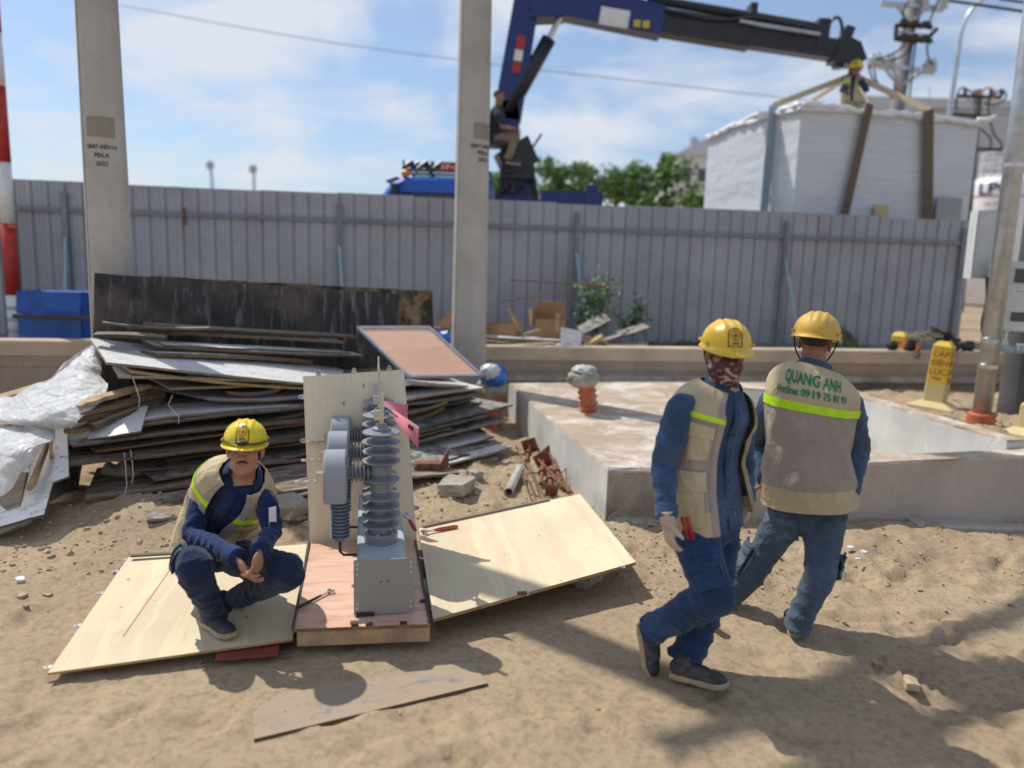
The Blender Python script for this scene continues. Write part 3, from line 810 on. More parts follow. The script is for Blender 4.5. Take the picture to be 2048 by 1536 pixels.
poleL = pole('concrete_pole', PL, 11.2, .20, .118, POLEC, 'thick grey concrete pole rising out of the left end of the board pile', (P(215, 300, 7.1).z + .02, [('5847-AĐ/14', .05), ('PĐLA', .05), ('2022', .05)], .10), R(14))
poleM = pole('concrete_pole', PM, 11.6, .215, .125, POLEC, 'concrete pole between the pink sheet and the debris on the wall', (P(960, 300, 9).z + .03, [('5847-AĐ/14', .062), ('PĐLA', .062), ('2022', .062)], .66), R(4))
PR = Vector((P(2062, 700, 8.75).x, 8.75, 0))
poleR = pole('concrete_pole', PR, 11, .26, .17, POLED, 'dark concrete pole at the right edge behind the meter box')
# the steelwork the two poles carry high above the frame
def crossbeam(z, L):
    t = thing('crossarm', (PL + PM) / 2 + Vector((0, 0, z)), L + ' pair of galvanised beams joining the two concrete poles above the frame', 'crossarm', 'beams between the poles')
    d = (PM - PL).normalized(); o = Vector((d.y, -d.x, 0))
    for sgn in (-1, 1):
        mb = MB(); mb.box((PL + PM) / 2 + o * sgn * .2 + Vector((0, 0, z)), ((PM - PL).length + 1.2, .09, .14), Matrix((d, o, Vector((0, 0, 1)))).transposed()); mb.build('beam', GALV, t)
    for q in (.12, .34, .5, .66, .88):
        c = PL.lerp(PM, q) + Vector((0, 0, z + .07))
        mb = MB(); mb.lathe(c, c + Vector((0, 0, 1)), [(0, .04), (.03, .04)] + [(.05 + .05 * i + (.012 if j else 0), .10 if j == 0 else .045) for i in range(5) for j in (0, 1)] + [(.34, .03)], 12); mb.build('insulator', INSUL, t)
    return t
for z, l in ((8.9, 'lower'), (10.3, 'upper')): crossbeam(z, l)
# ------------------------------------------------------------------ sheets and boards
def slab_board(name, a, b, w, t, top, edge, label=None, cat='board', group=None, back=None, lift=0., skew=(0, 0), sag=0., rough=.004, nx=9, parent=None, under=None):
    """board whose near top edge runs a->b; w metres deep away from it, rising by lift; skew = how far the far corners slide along the edge"""
    rr = random.Random(int(abs(a.x * 913 + b.y * 577 + a.z * 331) * 10) % 99991)
    L = (b - a).length; d = (b - a).normalized()
    if back is None:
        back = Vector((-d.y, d.x, 0)).normalized()
        back = (back * math.cos(lift) + Vector((0, 0, 1)) * math.sin(lift))
    back = back.normalized(); n = d.cross(back).normalized()
    if n.z < 0 and abs(n.z) > .05: n = -n
    J = 3
    T = []; B = []; UV = []
    for j in range(J):
        q = j / (J - 1)
        for i in range(nx + 1):
            s = i / nx; u = s * L
            sk = skew[0] * q * (1 - s) + skew[1] * q * s
            p = a + d * (u + sk) + back * (w * q) - n * (sag * 4 * s * (1 - s))
            if j == 0: p = p + back * rr.uniform(-rough, rough)
            if i in (0, nx): p = p + d * rr.uniform(-rough, rough)
            T.append(p); UV.append((u + sk, w * q))
    B = [p - n * t for p in T]
    V = []; F = []; fm = []; uv = []
    def quad(ps, us, m):
        k = len(V); V.extend(ps); uv.extend(us); F.append((k, k + 1, k + 2, k + 3)); fm.append(m)
    W_ = nx + 1
    for j in range(J - 1):
        for i in range(nx):
            id_ = [j * W_ + i, j * W_ + i + 1, (j + 1) * W_ + i + 1, (j + 1) * W_ + i]
            quad([T[q] for q in id_], [UV[q] for q in id_], 0)
            quad([B[q] for q in reversed(id_)], [UV[q] for q in reversed(id_)], 0 if under is None else 2)
    def side(idx, flip=False):
        for q in range(len(idx) - 1):
            i0, i1 = idx[q], idx[q + 1]; u0 = (T[i0] - T[idx[0]]).length; u1 = (T[i1] - T[idx[0]]).length
            ps = [B[i0], B[i1], T[i1], T[i0]]; us = [(u0, 0), (u1, 0), (u1, t), (u0, t)]
            if flip: ps.reverse(); us.reverse()
            quad(ps, us, 1)
    side(list(range(W_))); side(list(range((J - 1) * W_, J * W_)), True)
    side([j * W_ for j in range(J)], True); side([j * W_ + nx for j in range(J)])
    o = mesh(name, V, F, None, parent, mats=[top, edge] + ([under] if under else []), fm=fm, uv=uv)
    if label: tag(o, label, cat, group)
    return o
def pile_y(px, py):
    yb = 1010 - .1 * (px - 200)
    return 5.3 + 2.2 * (px - 200) / 800 + (yb - py) / 1000 * 1.2
PG = 'boards in the plywood pile'
def pb(xL, yL, xR, yR, w, top=OLDD, edge=OEDGE, label=None, t=.018, lift=0., skew=(0, 0), dl=0., dr=0., sag=0., rough=.006, name='board', hi=None, fixed=False):
    r0_ = random.Random(int(xL * 3 + yL * 5))
    if label is None: yL += r0_.uniform(-5, 5); yR += r0_.uniform(-9, 7); dl += r0_.uniform(-.05, .18); dr += r0_.uniform(-.05, .15); xL += r0_.uniform(-25, 25)
    ya = min(pile_y(xL, yL) + dl, G(xL, yL, .09).y); yb = min(pile_y(xR, yR) + dr, G(xR, yR, .09).y); a = P(xL, yL, ya); b = P(xR, yR, yb)
    if hi is not None: a, b = on_top(xL, yL, hi), on_top(xR, yR, hi)
    rr = random.Random(int(xL * 7 + yL * 13)); lift += 0 if (fixed or hi) else rr.uniform(-.03, .05); sag = sag or rr.uniform(-.02, .03); rough = max(rough, rr.choice((.005, .008, .014)))
    return slab_board(name, a, b, w, t, top, edge, label or 'weathered formwork board lying among the dark layers of the big pile', 'board', PG, None, lift, skew, sag, rough)
_ta, _tb = P(214, 724, pile_y(214, 724)), P(770, 782, pile_y(770, 782))
_td = (_tb - _ta).normalized(); _tk = Vector((-_td.y, _td.x, 0)).normalized() * math.cos(R(4.5)) + Vector((0, 0, math.sin(R(4.5))))
_tn = _td.cross(_tk).normalized()
def on_top(px, py, h):
    """where a sight line meets the plane h metres above the widest top sheet"""
    d = Vector(ray(px, py)); o = Vector((0, 0, CAM_H)); p = o + d * ((_ta + _tn * h - o).dot(_tn) / d.dot(_tn)); lim = 6.56 + (px - 185) / 615 * 1.74 - .22
    return P(px, py, min(p.y, lim))
# front of the pile, read off from bottom to top on the left
pb(292, 1040, 640, 980, .55, OLDD, GEDGE, 'pale grey lowest board of the pile behind the squatting worker', skew=(.12, 0))
pb(268, 1024, 640, 963, .6, OLDD, GEDGE, 'grey second lowest board of the pile, partly hidden by the squatting worker', skew=(.1, 0))
pb(268, 1008, 650, 948, .6, OLDD, OEDGE)
pb(168, 998, 640, 936, .75, OLDB, OEDGE, 'brown board with a light sawn edge sticking out above the shaded sand gap', t=.022, skew=(.25, 0))
pb(330, 956, 640, 918, .6, OLDD, OEDGE)
pb(354, 945, 640, 905, .6, OLDD, PEDGE)
pb(290, 940, 640, 893, .7, OLDD, OEDGE)
pb(306, 920, 645, 880, .7, OLDD, OEDGE)
pb(138, 928, 640, 873, .9, OLDB, OEDGE, 'long brown board with splintered left end at mid height of the pile', t=.02, skew=(.06, 0), rough=.015)
pb(239, 908, 640, 858, .8, OLDD, OEDGE)
pb(180, 903, 640, 850, .8, OLDD, OEDGE)
pb(142, 890, 640, 840, .9, OLDD, OEDGE, 'dark board under the tilted white square, its left tip curled up', rough=.012)
pb(300, 866, 640, 834, .8, OLDB, GEDGE, 'board with a chipped pale end just below the hanging white string', t=.03, rough=.016)
pb(355, 860, 640, 824, .7, OLDD, OEDGE)
pb(288, 838, 640, 811, .85, OLDW, GEDGE, 'wide grey board with a bright front edge behind the white square', t=.02, skew=(.22, 0))
pb(300, 850, 640, 820, .85, OLDD, OEDGE)
# fan of thin laths on the left
LL = ('splintered tan lath, uppermost of the fan of laths by the plastic', 'brown lath second from the top in the fan of laths', 'brown lath third from the top in the fan of laths', 'dark lath lowest in the fan of laths', 'short grey lath across the fan of laths')
for i, (x0, y0, x1, y1) in enumerate(((158, 812, 300, 770), (163, 826, 330, 786), (160, 838, 300, 806), (150, 861, 290, 806), (190, 850, 330, 795))):
    pb(x0, y0, x1, y1, .10, OLDB if i % 2 else LUMB, OEDGE if i else LUMB, LL[i], t=.03, dr=.35, rough=.01, name='lath')
# tilted white square sheet
a = P(174, 879, 5.42); b = P(281, 862, 5.55); c = P(205, 823, 5.85)
slab_board('board', a, b, (c - a).length, .016, OLDW, GEDGE, 'small tilted white square sheet leaning on the left of the pile', 'board', PG, back=(P(296, 811, 5.98) - b), skew=(0, 0))
# top of the pile
pb(340, 776, 640, 764, .8, OLDD, PEDGE, 'board with a tan sawn front edge under the widest white sheet')
pb(418, 797, 640, 790, .7, OLDW, GEDGE, 'pale board with an angled left end and a lath lying on it', skew=(-.3, 0))
pb(456, 784, 562, 777, .06, OLDW, OEDGE, 'short lath lying on the pale board with the angled end', t=.022, name='lath')
pb(236, 752, 640, 766, .6, OLDW, GEDGE, 'narrow white topped board below the widest white sheet', skew=(.1, 0))
pb(258, 740, 690, 778, .7, OLDB, PEDGE, 'brown edged board right under the widest white sheet', t=.022)
pb(214, 724, 770, 782, 1.05, OLDW, GEDGE, 'widest white cement-coated sheet lying across the top of the pile', t=.02, skew=(.05, 0), lift=R(4.5), fixed=True)
pb(318, 706, 628, 722, .20, OLDW, OEDGE, 'torn board with ragged front edge lying on the widest white sheet', t=.034, rough=.02, hi=.045, skew=(-.05, .1))
pb(312, 692, 728, 711, .34, OLDW, OEDGE, 'white board with a brown edge at the foot of the black panel', t=.022, hi=.075, lift=R(4))
pb(330, 690, 700, 706, .2, OLDW, OEDGE, 'narrow white offcut on the white board at the foot of the black panel', t=.012, hi=.09, lift=R(4))
pb(284, 665, 688, 684, .18, OLDW, OEDGE, 'long thin board with a grey end below the middle of the black panel', hi=.118, lift=R(4))
pb(260, 657, 640, 676, .16, OLDD, OEDGE, 'brown edged board directly below the black panel', hi=.135, lift=R(3))
pb(290, 648, 710, 672, .12, OLDD, OEDGE, 'uppermost brown edged board against the black panel', hi=.155, lift=R(3))
pb(205, 644, 420, 655, .14, OLDD, OEDGE, 'split brown strip lying along the lower left of the black panel', dl=.62, dr=.45, name='lath', rough=.012)
pb(186, 669, 330, 676, .16, OLDB, OEDGE, 'brown board end sticking out at the lower left corner of the black panel', dl=.5, dr=.3, t=.03)
# right half of the pile, beyond the upright crate panel
pb(806, 765, 938, 771, .5, OLDW, GEDGE, 'grey sheet right under the pink plywood sheet')
pb(806, 799, 966, 775, .7, OLDW, PEDGE, 'board with sawdust on its edge second below the pink plywood sheet', skew=(0, -.05), t=.02)
pb(806, 808, 964, 785, .7, OLDD, GEDGE, 'light edged board third below the pink plywood sheet', t=.02, rough=.012)
pb(812, 824, 894, 802, .5, OLDB, PEDGE, 'short tan edged board in the right part of the pile', t=.022)
pb(826, 838, 890, 812, .1, LUMB, LUMB, 'tan timber offcut poking out on the right side of the pile', t=.05, dl=.2, dr=.3)
pb(836, 856, 1027, 808, .75, OLDD, GEDGE, 'wide grey board reaching furthest right towards the slab', t=.02, skew=(.1, -.28), lift=R(1))
pb(836, 862, 972, 830, .6, OLDD, GEDGE, 'grey board tucked under the one reaching furthest right', t=.022)
pb(836, 872, 902, 856, .4, OLDD, OEDGE, 'short board end in the lower right of the pile')
pb(836, 882, 1018, 838, .7, OLDD, GEDGE, 'second longest grey board on the right, above the sunlit lower boards', t=.02, skew=(.1, -.15))
pb(826, 911, 988, 872, .75, OLDW, GEDGE, 'sunlit grey board, uppermost of the lowest three on the right', t=.022, skew=(.05, -.15))
pb(826, 923, 995, 888, .75, OLDD, GEDGE, 'middle one of the lowest three grey boards on the right', t=.02)
pb(826, 940, 1024, 893, .75, OLDW, GEDGE, 'lowest board on the right with a sawdust sprinkled top', t=.02, skew=(0, -.2))
# dark layers behind, seen through the gaps
_pr = random.Random(21)
for i in range(6, 26, 2):
    y = 690 + i * 12.5; x0 = _pr.uniform(190, 330) + (60 if 740 < y < 830 else 0); x1 = _pr.uniform(800, 960)
    sl_ = -.10 + .16 * max(0, (790 - y) / 100)
    pb(x0, y + 22, x1, y + 22 + sl_ * (x1 - x0), .7, OLDD if i % 3 else OLDB, OEDGE if i % 2 else GEDGE, dl=.45, dr=.25, t=.02, rough=.01)
for i in range(9):
    y = 800 + i * 15; pb(800, y + 18, 985 - abs(i - 4) * 12, y - 18, .5, OLDD, GEDGE if i % 2 else OEDGE, dl=.22, dr=.22, t=.02)
# the black shuttering panels standing behind
def stand_panel(pts, t, top, edge, label, name='formwork_panel'):
    a, b, c, d = pts      # bottom-left, bottom-right, top-right, top-left
    n = (b - a).cross(d - a).normalized(); L = (b - a).length; H = (d - a).length
    nx, ny = 14, 4; V = []; F = []; fm = []; uv = []; rr = random.Random(int(L * 1e4))
    gr = []
    for j in range(ny + 1):
        for i in range(nx + 1):
            s = i / nx; q = j / ny
            p = (a * (1 - s) + b * s) * (1 - q) + (d * (1 - s) + c * s) * q
            if j in (0, ny): p = p + Vector((0, 0, rr.uniform(-.006, .006)))
            gr.append((p, (s * L, q * H)))
    def quad(ps, us, m): k = len(V); V.extend(ps); uv.extend(us); F.append((k, k + 1, k + 2, k + 3)); fm.append(m)
    w = nx + 1
    for j in range(ny):
        for i in range(nx):
            id_ = [j * w + i, j * w + i + 1, (j + 1) * w + i + 1, (j + 1) * w + i]
            quad([gr[k][0] for k in id_], [gr[k][1] for k in id_], 0)
            quad([gr[k][0] - n * t for k in reversed(id_)], [gr[k][1] for k in reversed(id_)], 0)
    edges = [list(range(w)), [j * w + nx for j in range(ny + 1)], list(range(ny * w + nx, ny * w - 1, -1)), [j * w for j in range(ny, -1, -1)]]
    for e in edges:
        for k in range(len(e) - 1):
            p0, p1 = gr[e[k]][0], gr[e[k + 1]][0]; l0 = k * .2
            quad([p0 - n * t, p1 - n * t, p1, p0], [(l0, 0), (l0 + .2, 0), (l0 + .2, t), (l0, t)], 1)
    return tag(mesh(name, V, F, None, None, mats=[top, edge], fm=fm, uv=uv), label, 'panel')
stand_panel([P(185, 775, 6.56), P(800, 795, 8.30), P(796, 588, 8.42), P(189, 546, 6.66)], .02, FILM, OEDGE, 'long black film-faced formwork panel standing on edge behind the pile')
stand_panel([P(290, 770, 7.36), P(870, 775, 8.60), P(865, 582, 8.70), P(300, 552, 7.42)], .02, FILMT, OEDGE, 'torn tan and black formwork panel standing behind the long black one')
stand_panel([P(160, 905, 6.30), P(262, 880, 6.5), P(262, 700, 6.58), P(188, 700, 6.48)], .02, FILM, OEDGE, 'dark upright board between the plastic film and the pile below the concrete pole')
# pink faced sheet with a steel edge
a = P(818, 757, 7.25); b = P(962, 754, 7.45); d = P(716, 655, 7.55)
a.z += .02; b.z += .02
c = P(860, 660, 7.75)
ps = thing('pink_plywood_sheet', a, 'pink faced plywood sheet with a steel edging lying slanted on top of the pile', 'plywood sheet')
back = (d - a); L = (b - a).length
slab_board('face', a, b, back.length, .02, PINK, GEDGE, back=back, parent=ps, rough=0, skew=(0, ((c - b).length - back.length) * 0))
n = (b - a).cross(back).normalized(); n = n if n.z > 0 else -n
b2 = b + back; q = [a, b, b2, a + back]
for i in range(4):
    p0, p1 = q[i], q[(i + 1) % 4]; mb = MB(); dd = (p1 - p0).normalized()
    mb.box((p0 + p1) / 2 - n * .008, ((p1 - p0).length + .02, .024, .036), Matrix((dd, n.cross(dd), n)).transposed()); mb.build('edging', GALV, ps)

# ------------------------------------------------------------------ boards and plastic film on the far left
LG = 'boards leaning out at the left edge'
def lb(pts, t, top, edge, label):
    a, b, c, d = pts
    slab_board('board', a, b, (d - a).length, t, top, edge, label, 'board', LG, back=(d - a), skew=(0, ((c - b) - (d - a)).dot((b - a).normalized())))
lb([P(-40, 1065, 4.75), P(88, 1028, 4.85), P(135, 905, 5.6), P(-20, 905, 5.6)], .018, OLDW, GEDGE, 'large grey board nearest the lens at the left edge, sunlit stripe across it')
lb([P(-40, 1081, 4.78), P(62, 1043, 4.86), P(90, 930, 5.5), P(-20, 930, 5.5)], .018, OLDW, GEDGE, 'white edged board just below the large grey one at the left edge')
lb([P(-30, 1035, 4.9), P(40, 1012, 4.95), P(70, 900, 5.6), P(-20, 900, 5.6)], .025, OLDB, OEDGE, 'splintered brown board under the loose plastic at the left edge')
lb([P(53, 977, 5.0), P(66, 968, 5.02), P(104, 885, 5.5), P(92, 880, 5.5)], .03, LUMB, LUMB, 'narrow tan timber batten sticking out from under the plastic')
lb([P(98, 912, 5.2), P(106, 910, 5.22), P(108, 870, 5.5), P(100, 870, 5.5)], .03, LUMB, LUMB, 'stub of a tan batten beside the hanging white board')
lb([P(105, 965, 5.05), P(137, 952, 5.1), P(139, 855, 5.5), P(110, 850, 5.5)], .016, OLDW, GEDGE, 'white cement-stained board hanging down on the left of the pile')
lb([P(-60, 815, 6.1), P(70, 776, 6.3), P(66, 770, 6.4), P(-60, 806, 6.2)], .03, LUMB, LUMB, 'tan batten behind the heap of plastic film at the left edge')
lb([P(90, 1020, 5.5), P(150, 1010, 5.6), P(175, 890, 6.1), P(100, 890, 6.0)], .018, FILM, OEDGE, 'dark board in the shade below the hanging white board')
lb([P(-40, 1010, 5.5), P(100, 1000, 5.6), P(140, 850, 6.1), P(-20, 850, 6.0)], .018, OLDD, OEDGE, 'dark board deep under the plastic film at the left edge')
def film_sheet(rows, label, seed, amp, sub=13):
    """crumpled film from a control net of points"""
    A = np.array([[tuple(p) for p in r] for r in rows]); nr, nc = A.shape[:2]
    def at(s, t):
        r = [catmull([tuple(A[j, i]) for i in range(nc)], s * (nc - 1)) for j in range(nr)]
        return catmull([tuple(x) for x in r], t * (nr - 1))
    nu, nv = (nc - 1) * sub, (nr - 1) * sub
    V = np.array([[at(i / nu, j / nv) for i in range(nu + 1)] for j in range(nv + 1)])
    dus = np.gradient(V, axis=1); dvs = np.gradient(V, axis=0); N = np.cross(dus, dvs); N /= np.linalg.norm(N, axis=2)[..., None] + 1e-9
    x = V[..., 0] * 1.0 + seed; y = V[..., 1] * .6 + V[..., 2]
    h = 1 - np.abs(fbm(x * 4.6, y * 4.6, 1)) * 4
    h2 = 1 - np.abs(fbm(x * 10 + y * 4, y * 10 - x * 3, 1)) * 4
    h3 = 1 - np.abs(fbm(x * 23 + 5, y * 23 + x * 6, 1)) * 4
    V = V + N * (amp * 1.7 * h + amp * .7 * h2 + amp * .16 * h3)[..., None]
    F = []; w = nu + 1
    for j in range(nv):
        for i in range(nu): F.append((j * w + i, j * w + i + 1, (j + 1) * w + i + 1, (j + 1) * w + i))
    o = mesh('plastic_film', V.reshape(-1, 3).tolist(), F, FILMP, smooth=False)
    return tag(o, label, 'plastic sheet', 'loose plastic film on the boards')
film_sheet([[P(172, 690, 6.6), P(185, 684, 6.62), P(196, 690, 6.55), P(200, 705, 6.5)],
            [P(82, 770, 6.3), P(118, 742, 6.35), P(165, 728, 6.2), P(205, 745, 6.2)],
            [P(-10, 802, 6.1), P(60, 780, 5.9), P(140, 775, 5.8), P(216, 765, 6.0)],
            [P(-40, 812, 5.8), P(50, 815, 5.55), P(140, 800, 5.5), P(204, 800, 5.75)],
            [P(-40, 830, 5.5), P(40, 828, 5.35), P(110, 818, 5.3), P(160, 835, 5.35)],
            [P(-40, 845, 5.4), P(50, 843, 5.25), P(110, 846, 5.25), P(152, 848, 5.3)],
            [P(-40, 846, 5.5), P(50, 850, 5.35), P(105, 862, 5.35), P(140, 862, 5.4)]], 'big crumpled heap of white plastic film against the concrete pole foot', 2, .016)
film_sheet([[P(-40, 850, 5.4), P(30, 850, 5.35), P(75, 852, 5.35), P(110, 868, 5.35)],
            [P(-40, 880, 5.2), P(20, 872, 5.1), P(70, 876, 5.1), P(106, 876, 5.2)],
            [P(-40, 910, 5.05), P(15, 905, 4.95), P(60, 900, 4.98), P(78, 905, 5.05)],
            [P(-40, 950, 4.95), P(5, 945, 4.88), P(45, 935, 4.92), P(68, 925, 5.0)],
            [P(-40, 1003, 4.85), P(0, 992, 4.82), P(28, 972, 4.86), P(55, 940, 4.95)]], 'loose tail of white plastic film hanging over the boards at the left edge', 7, .011)
# clear bundle and a block seen in the shade of the pile
mb = MB(); V, F = ball(P(245, 945, 5.9), (.17, .12, .09), None, 14, 9); V = [Vector(v) + Vector((0, 0, .03 * math.sin(v[0] * 40 + v[1] * 23))) for v in V]; mb.add(V, F)
tag(mb.build('cement_bag', CLOTHG, None, True), 'dusty bundle wedged in the shaded gap between the boards', 'bag')
p = on(575, 1050); mb = MB(); clod(mb, p + Vector((0, .1, .10)), .19, random.Random(4)); tag(mb.build('concrete_lump', RUBBLE), 'triangular grey lump in the shade behind the squatting worker', 'rubble')
for i, (x, y0, y1) in enumerate(((266, 757, 812), (345, 790, 848), (248, 905, 990), (261, 900, 968))):
    a = P(x, y0, pile_y(x, y0) - .04); b = P(x + (12 if i < 2 else 2), y1, pile_y(x, y1) - .05)
    mb = MB(); mb.tube([a, a.lerp(b, .35) + Vector((.01 if i != 1 else -.05, 0, 0)), a.lerp(b, .75) + Vector((.015, 0, 0)), b], .0022, 5)
    tag(mb.build('string', PAPERW), ['thin white string hanging over the fan of laths', 'curved white string hanging over the board with a bright front edge', 'left one of two strings hanging in the shaded gap', 'right one of two strings hanging in the shaded gap'][i], 'string', 'strings hanging from the pile')
# ------------------------------------------------------------------ things between the pile and the slab
def jack(plate_px, end_px, pr, label, plate=.075, head_up=.05, z0=.05, z1=.03, r=.018):
    a = on(*plate_px, z0); b = on(*end_px, z1)
    t = thing('screw_jack', (a.x, a.y, zg(a.x, a.y)), label, 'screw jack', 'rusty formwork jacks by the slab')
    d = (b - a).normalized(); f = frame(d, (0, 0, 1))
    pm = Matrix.Rotation(pr, 3, d) @ f
    mb = MB(); mb.box(a, (plate * 2, .008, plate * 2), pm); mb.build('base_plate', RUSTY, t)
    for (i, k) in ((-1, 1), (1, 1), (1, -1), (-1, -1)):
        c = a + pm @ Vector((i * plate * .72, 0, k * plate * .72)); mb = MB(); mb.cyl(c - d * .0055, c + d * .0055, .008, n=8); mb.build('bolt_hole', CARD, t)
    L = (b - a).length
    mb = MB(); prof = [(0, r * 1.5), (.02, r * 1.5), (.021, r)]
    for i in range(18): prof += [(.03 + i * .008, r * .92), (.034 + i * .008, r * 1.04)]
    prof += [(.19, r), (L, r)]
    mb.lathe(a, b, [p for p in prof if p[0] <= L], 12); mb.build('stem', RUSTY, t, smooth=False)
    c = a.lerp(b, .55); mb = MB(); mb.lathe(c - d * .02, c + d, [(0, r * 1.2), (.004, r * 2), (.03, r * 2), (.034, r * 1.2)], 12); mb.build('collar_nut', RUSTY, t)
    mb = MB(); s = d.cross(Vector((0, 0, 1))).normalized(); mb.tube([c + s * r * 1.6, c + s * .11 + d * .02, c + s * .13 + d * .06], .006, 6); mb.build('handle', RUSTY, t)
    return t
jack((1060, 892), (1052, 922), .35, 'rusty screw jack with square plate, furthest from the lens beside the slab', z0=.08)
jack((1086, 921), (1082, 968), .5, 'rusty screw jack with plate at the middle of the heap by the slab', z0=.06)
jack((1097, 906), (1130, 980), .8, 'rusty screw jack lying closest to the slab side', plate=.06, z0=.08)
jack((1103, 982), (1097, 944), .1, 'rusty screw jack with its small plate towards the lens', plate=.052, z0=.05)
a = on(1074, 916, .07); b = on(1140, 985, .03)
mb = MB(); mb.cyl(a, b, .013, n=10); tag(mb.build('steel_tube', RUSTY), 'thin rusty tube lying slantwise across the screw jacks', 'tube')
p0 = on(1017, 985, .04); p1 = on(1040, 937, .05)
t = thing('cement_pipe', p0, 'short grey pipe with an open end lying on the sand', 'pipe')
d = (p1 - p0).normalized()
V, F = grid_mesh(lambda s, q, k: p0.lerp(p1, q) + Matrix.Rotation(-s * 2 * math.pi, 3, d) @ (d.orthogonal().normalized()) * (.032 + .008 * k), 20, 6, True); mesh('barrel', V, F, PIPEG, t, smooth=True)
RL = ('leftmost thin rod of the bundle by the grey pipe', 'second thin rod of the bundle by the grey pipe', 'third thin rod of the bundle by the grey pipe', 'fourth thin rod of the bundle, nearest the screw jacks', 'dark bent rod lying behind the furthest screw jack', 'rod on the slab side of the screw jacks')
for i, (x0, y0, x1, y1, zz) in enumerate(((1043, 940, 1064, 1004, .02), (1048, 938, 1073, 1003, .025), (1051, 925, 1082, 1000, .03), (1056, 925, 1092, 1000, .03), (1032, 893, 1050, 930, .05), (1115, 950, 1145, 985, .03))):
    mb = MB(); a = on(x0, y0, zz + .015); b = on(x1, y1, zz * .6); mb.tube([a, a.lerp(b, .5) + Vector((.008 * (i % 3 - 1), 0, .004)), b], .0075, 7)
    tag(mb.build('steel_rod', REBAR), RL[i], 'steel rod', 'rods lying by the slab')
for i, (pts) in enumerate((((1106, 965), (1132, 937), (1133, 968)), ((1107, 896), (1110, 925)))):
    q = [on(*pts[0], .05)] + [on(*p_, .12 if j == 0 else .02) for j, p_ in enumerate(pts[1:])]
    mb = MB(); mb.tube(q, .006, 6); tag(mb.build('wire_stirrup', REBAR), ('bent wire stirrup leaning on the slab by the jacks', 'dark wire standing against the slab by the jacks')[i], 'stirrup')
# rusty channel frame under the right boards
t = thing('steel_tray', on(860, 965), 'rusty steel channel frame under the lowest right boards', 'steel frame')
a = on(828, 958, .0); b = on(881, 958, .0); c = on(893, 928, .1)
mb = MB(); prism_along(mb, a, b, [(0, .02), (.012, .02), (.012, .14), (0, .14)]); mb.build('front_web', RUSTY, t)
mb = MB(); prism_along(mb, a, b, [(0, .128), (0, .14), (-.10, .14), (-.10, .128)]); mb.build('flange', RUSTY, t)
dd = (c - b); mb = MB(); V, F = grid_mesh(lambda s, q, k: b + dd * s * 1.2 + Vector((.01 * k, 0, -.03 * s + .15 * q)), 4, 2, True); mesh('side_web', V, F, RUSTY, t)
# broken concrete
p = on(925, 985)
def chunk(name, c, size, seed, label, rot=0, material=RUBBLE, sub=3):
    bm = bmesh.new(); bmesh.ops.create_cube(bm, size=1); bmesh.ops.subdivide_edges(bm, edges=bm.edges[:], cuts=sub, use_grid_fill=True)
    rr = random.Random(seed); M_ = rotz(rot)
    for v in bm.verts:
        q = v.co.copy(); q *= 1 - .16 * q.length ** 3
        q = Vector((q.x * size[0], q.y * size[1], q.z * size[2])) + Vector((rr.uniform(-1, 1), rr.uniform(-1, 1), rr.uniform(-1, 1))) * min(size) * .13
        v.co = M_ @ q + Vector(c)
    V = [tuple(v.co) for v in bm.verts]; F = [tuple(v.index for v in f.verts) for f in bm.faces]; bm.free()
    return tag(mesh(name, V, F, material), label, 'rubble' if material is RUBBLE else 'stone', 'broken concrete and stones on the sand')
chunk('concrete_chunk', p + Vector((-.05, .03, .05)), (.24, .34, .10), 3, 'largest grey chunk of broken concrete, in front of the rusty frame', -.25)
chunk('concrete_chunk', on(950, 948, .03), (.12, .14, .07), 5, 'broken concrete piece right of and behind the largest chunk', .4)
chunk('concrete_chunk', on(975, 918, .02), (.20, .14, .05), 8, 'flat concrete piece in the shade of the lowest right boards', .2)
chunk('concrete_chunk', on(935, 918, .02), (.12, .12, .08), 9, 'small grey lump deep in the shade below the right boards', .7)
for i, (x, y, s, z, l) in enumerate(((1758, 1327, .07, .0, 'dark clod in the footprint right of the worker seen from behind'), (1822, 1366, .085, 0, 'darkest long clod in the shadow at the lower right'), (1888, 1378, .03, 0, 'little round stone beside the darkest long clod'),
    (1700, 1096, .05, .01, 'white chip with a dark edge on the sand near the footing'), (1727, 1104, .045, .01, 'second chip next to the white chip near the footing'), (1716, 1118, .035, .01, 'small pale chip nearer than the white chip'),
    (45, 1192, .05, .02, 'dark stone chip on the sand left of the left panel'), (95, 1190, .045, .02, 'brown chip right of the dark stone chip'), (52, 1212, .03, .02, 'black pebble below the dark stone chip'), (40, 1160, .06, .02, 'flat pale stone near the left edge of the sand'),
    (1395, 1180, .03, .01, 'dark clod on the sand between the two standing workers'), (1560, 1115, .035, .01, 'dark clod between the legs of the worker seen from behind'), (1840, 1180, .03, 0, 'single clod on the bright sand at the right'), (1197, 1418, .018, .005, 'little orange brick chip on the foreground sand'))):
    chunk('stone', on(x, y, s * .15), (s, s * .75, s * .4), 30 + i, l, i * 1.3, (ORANGE if i == 13 else (WHITEP if 'white' in l or 'pale' in l else STONE)), 1)
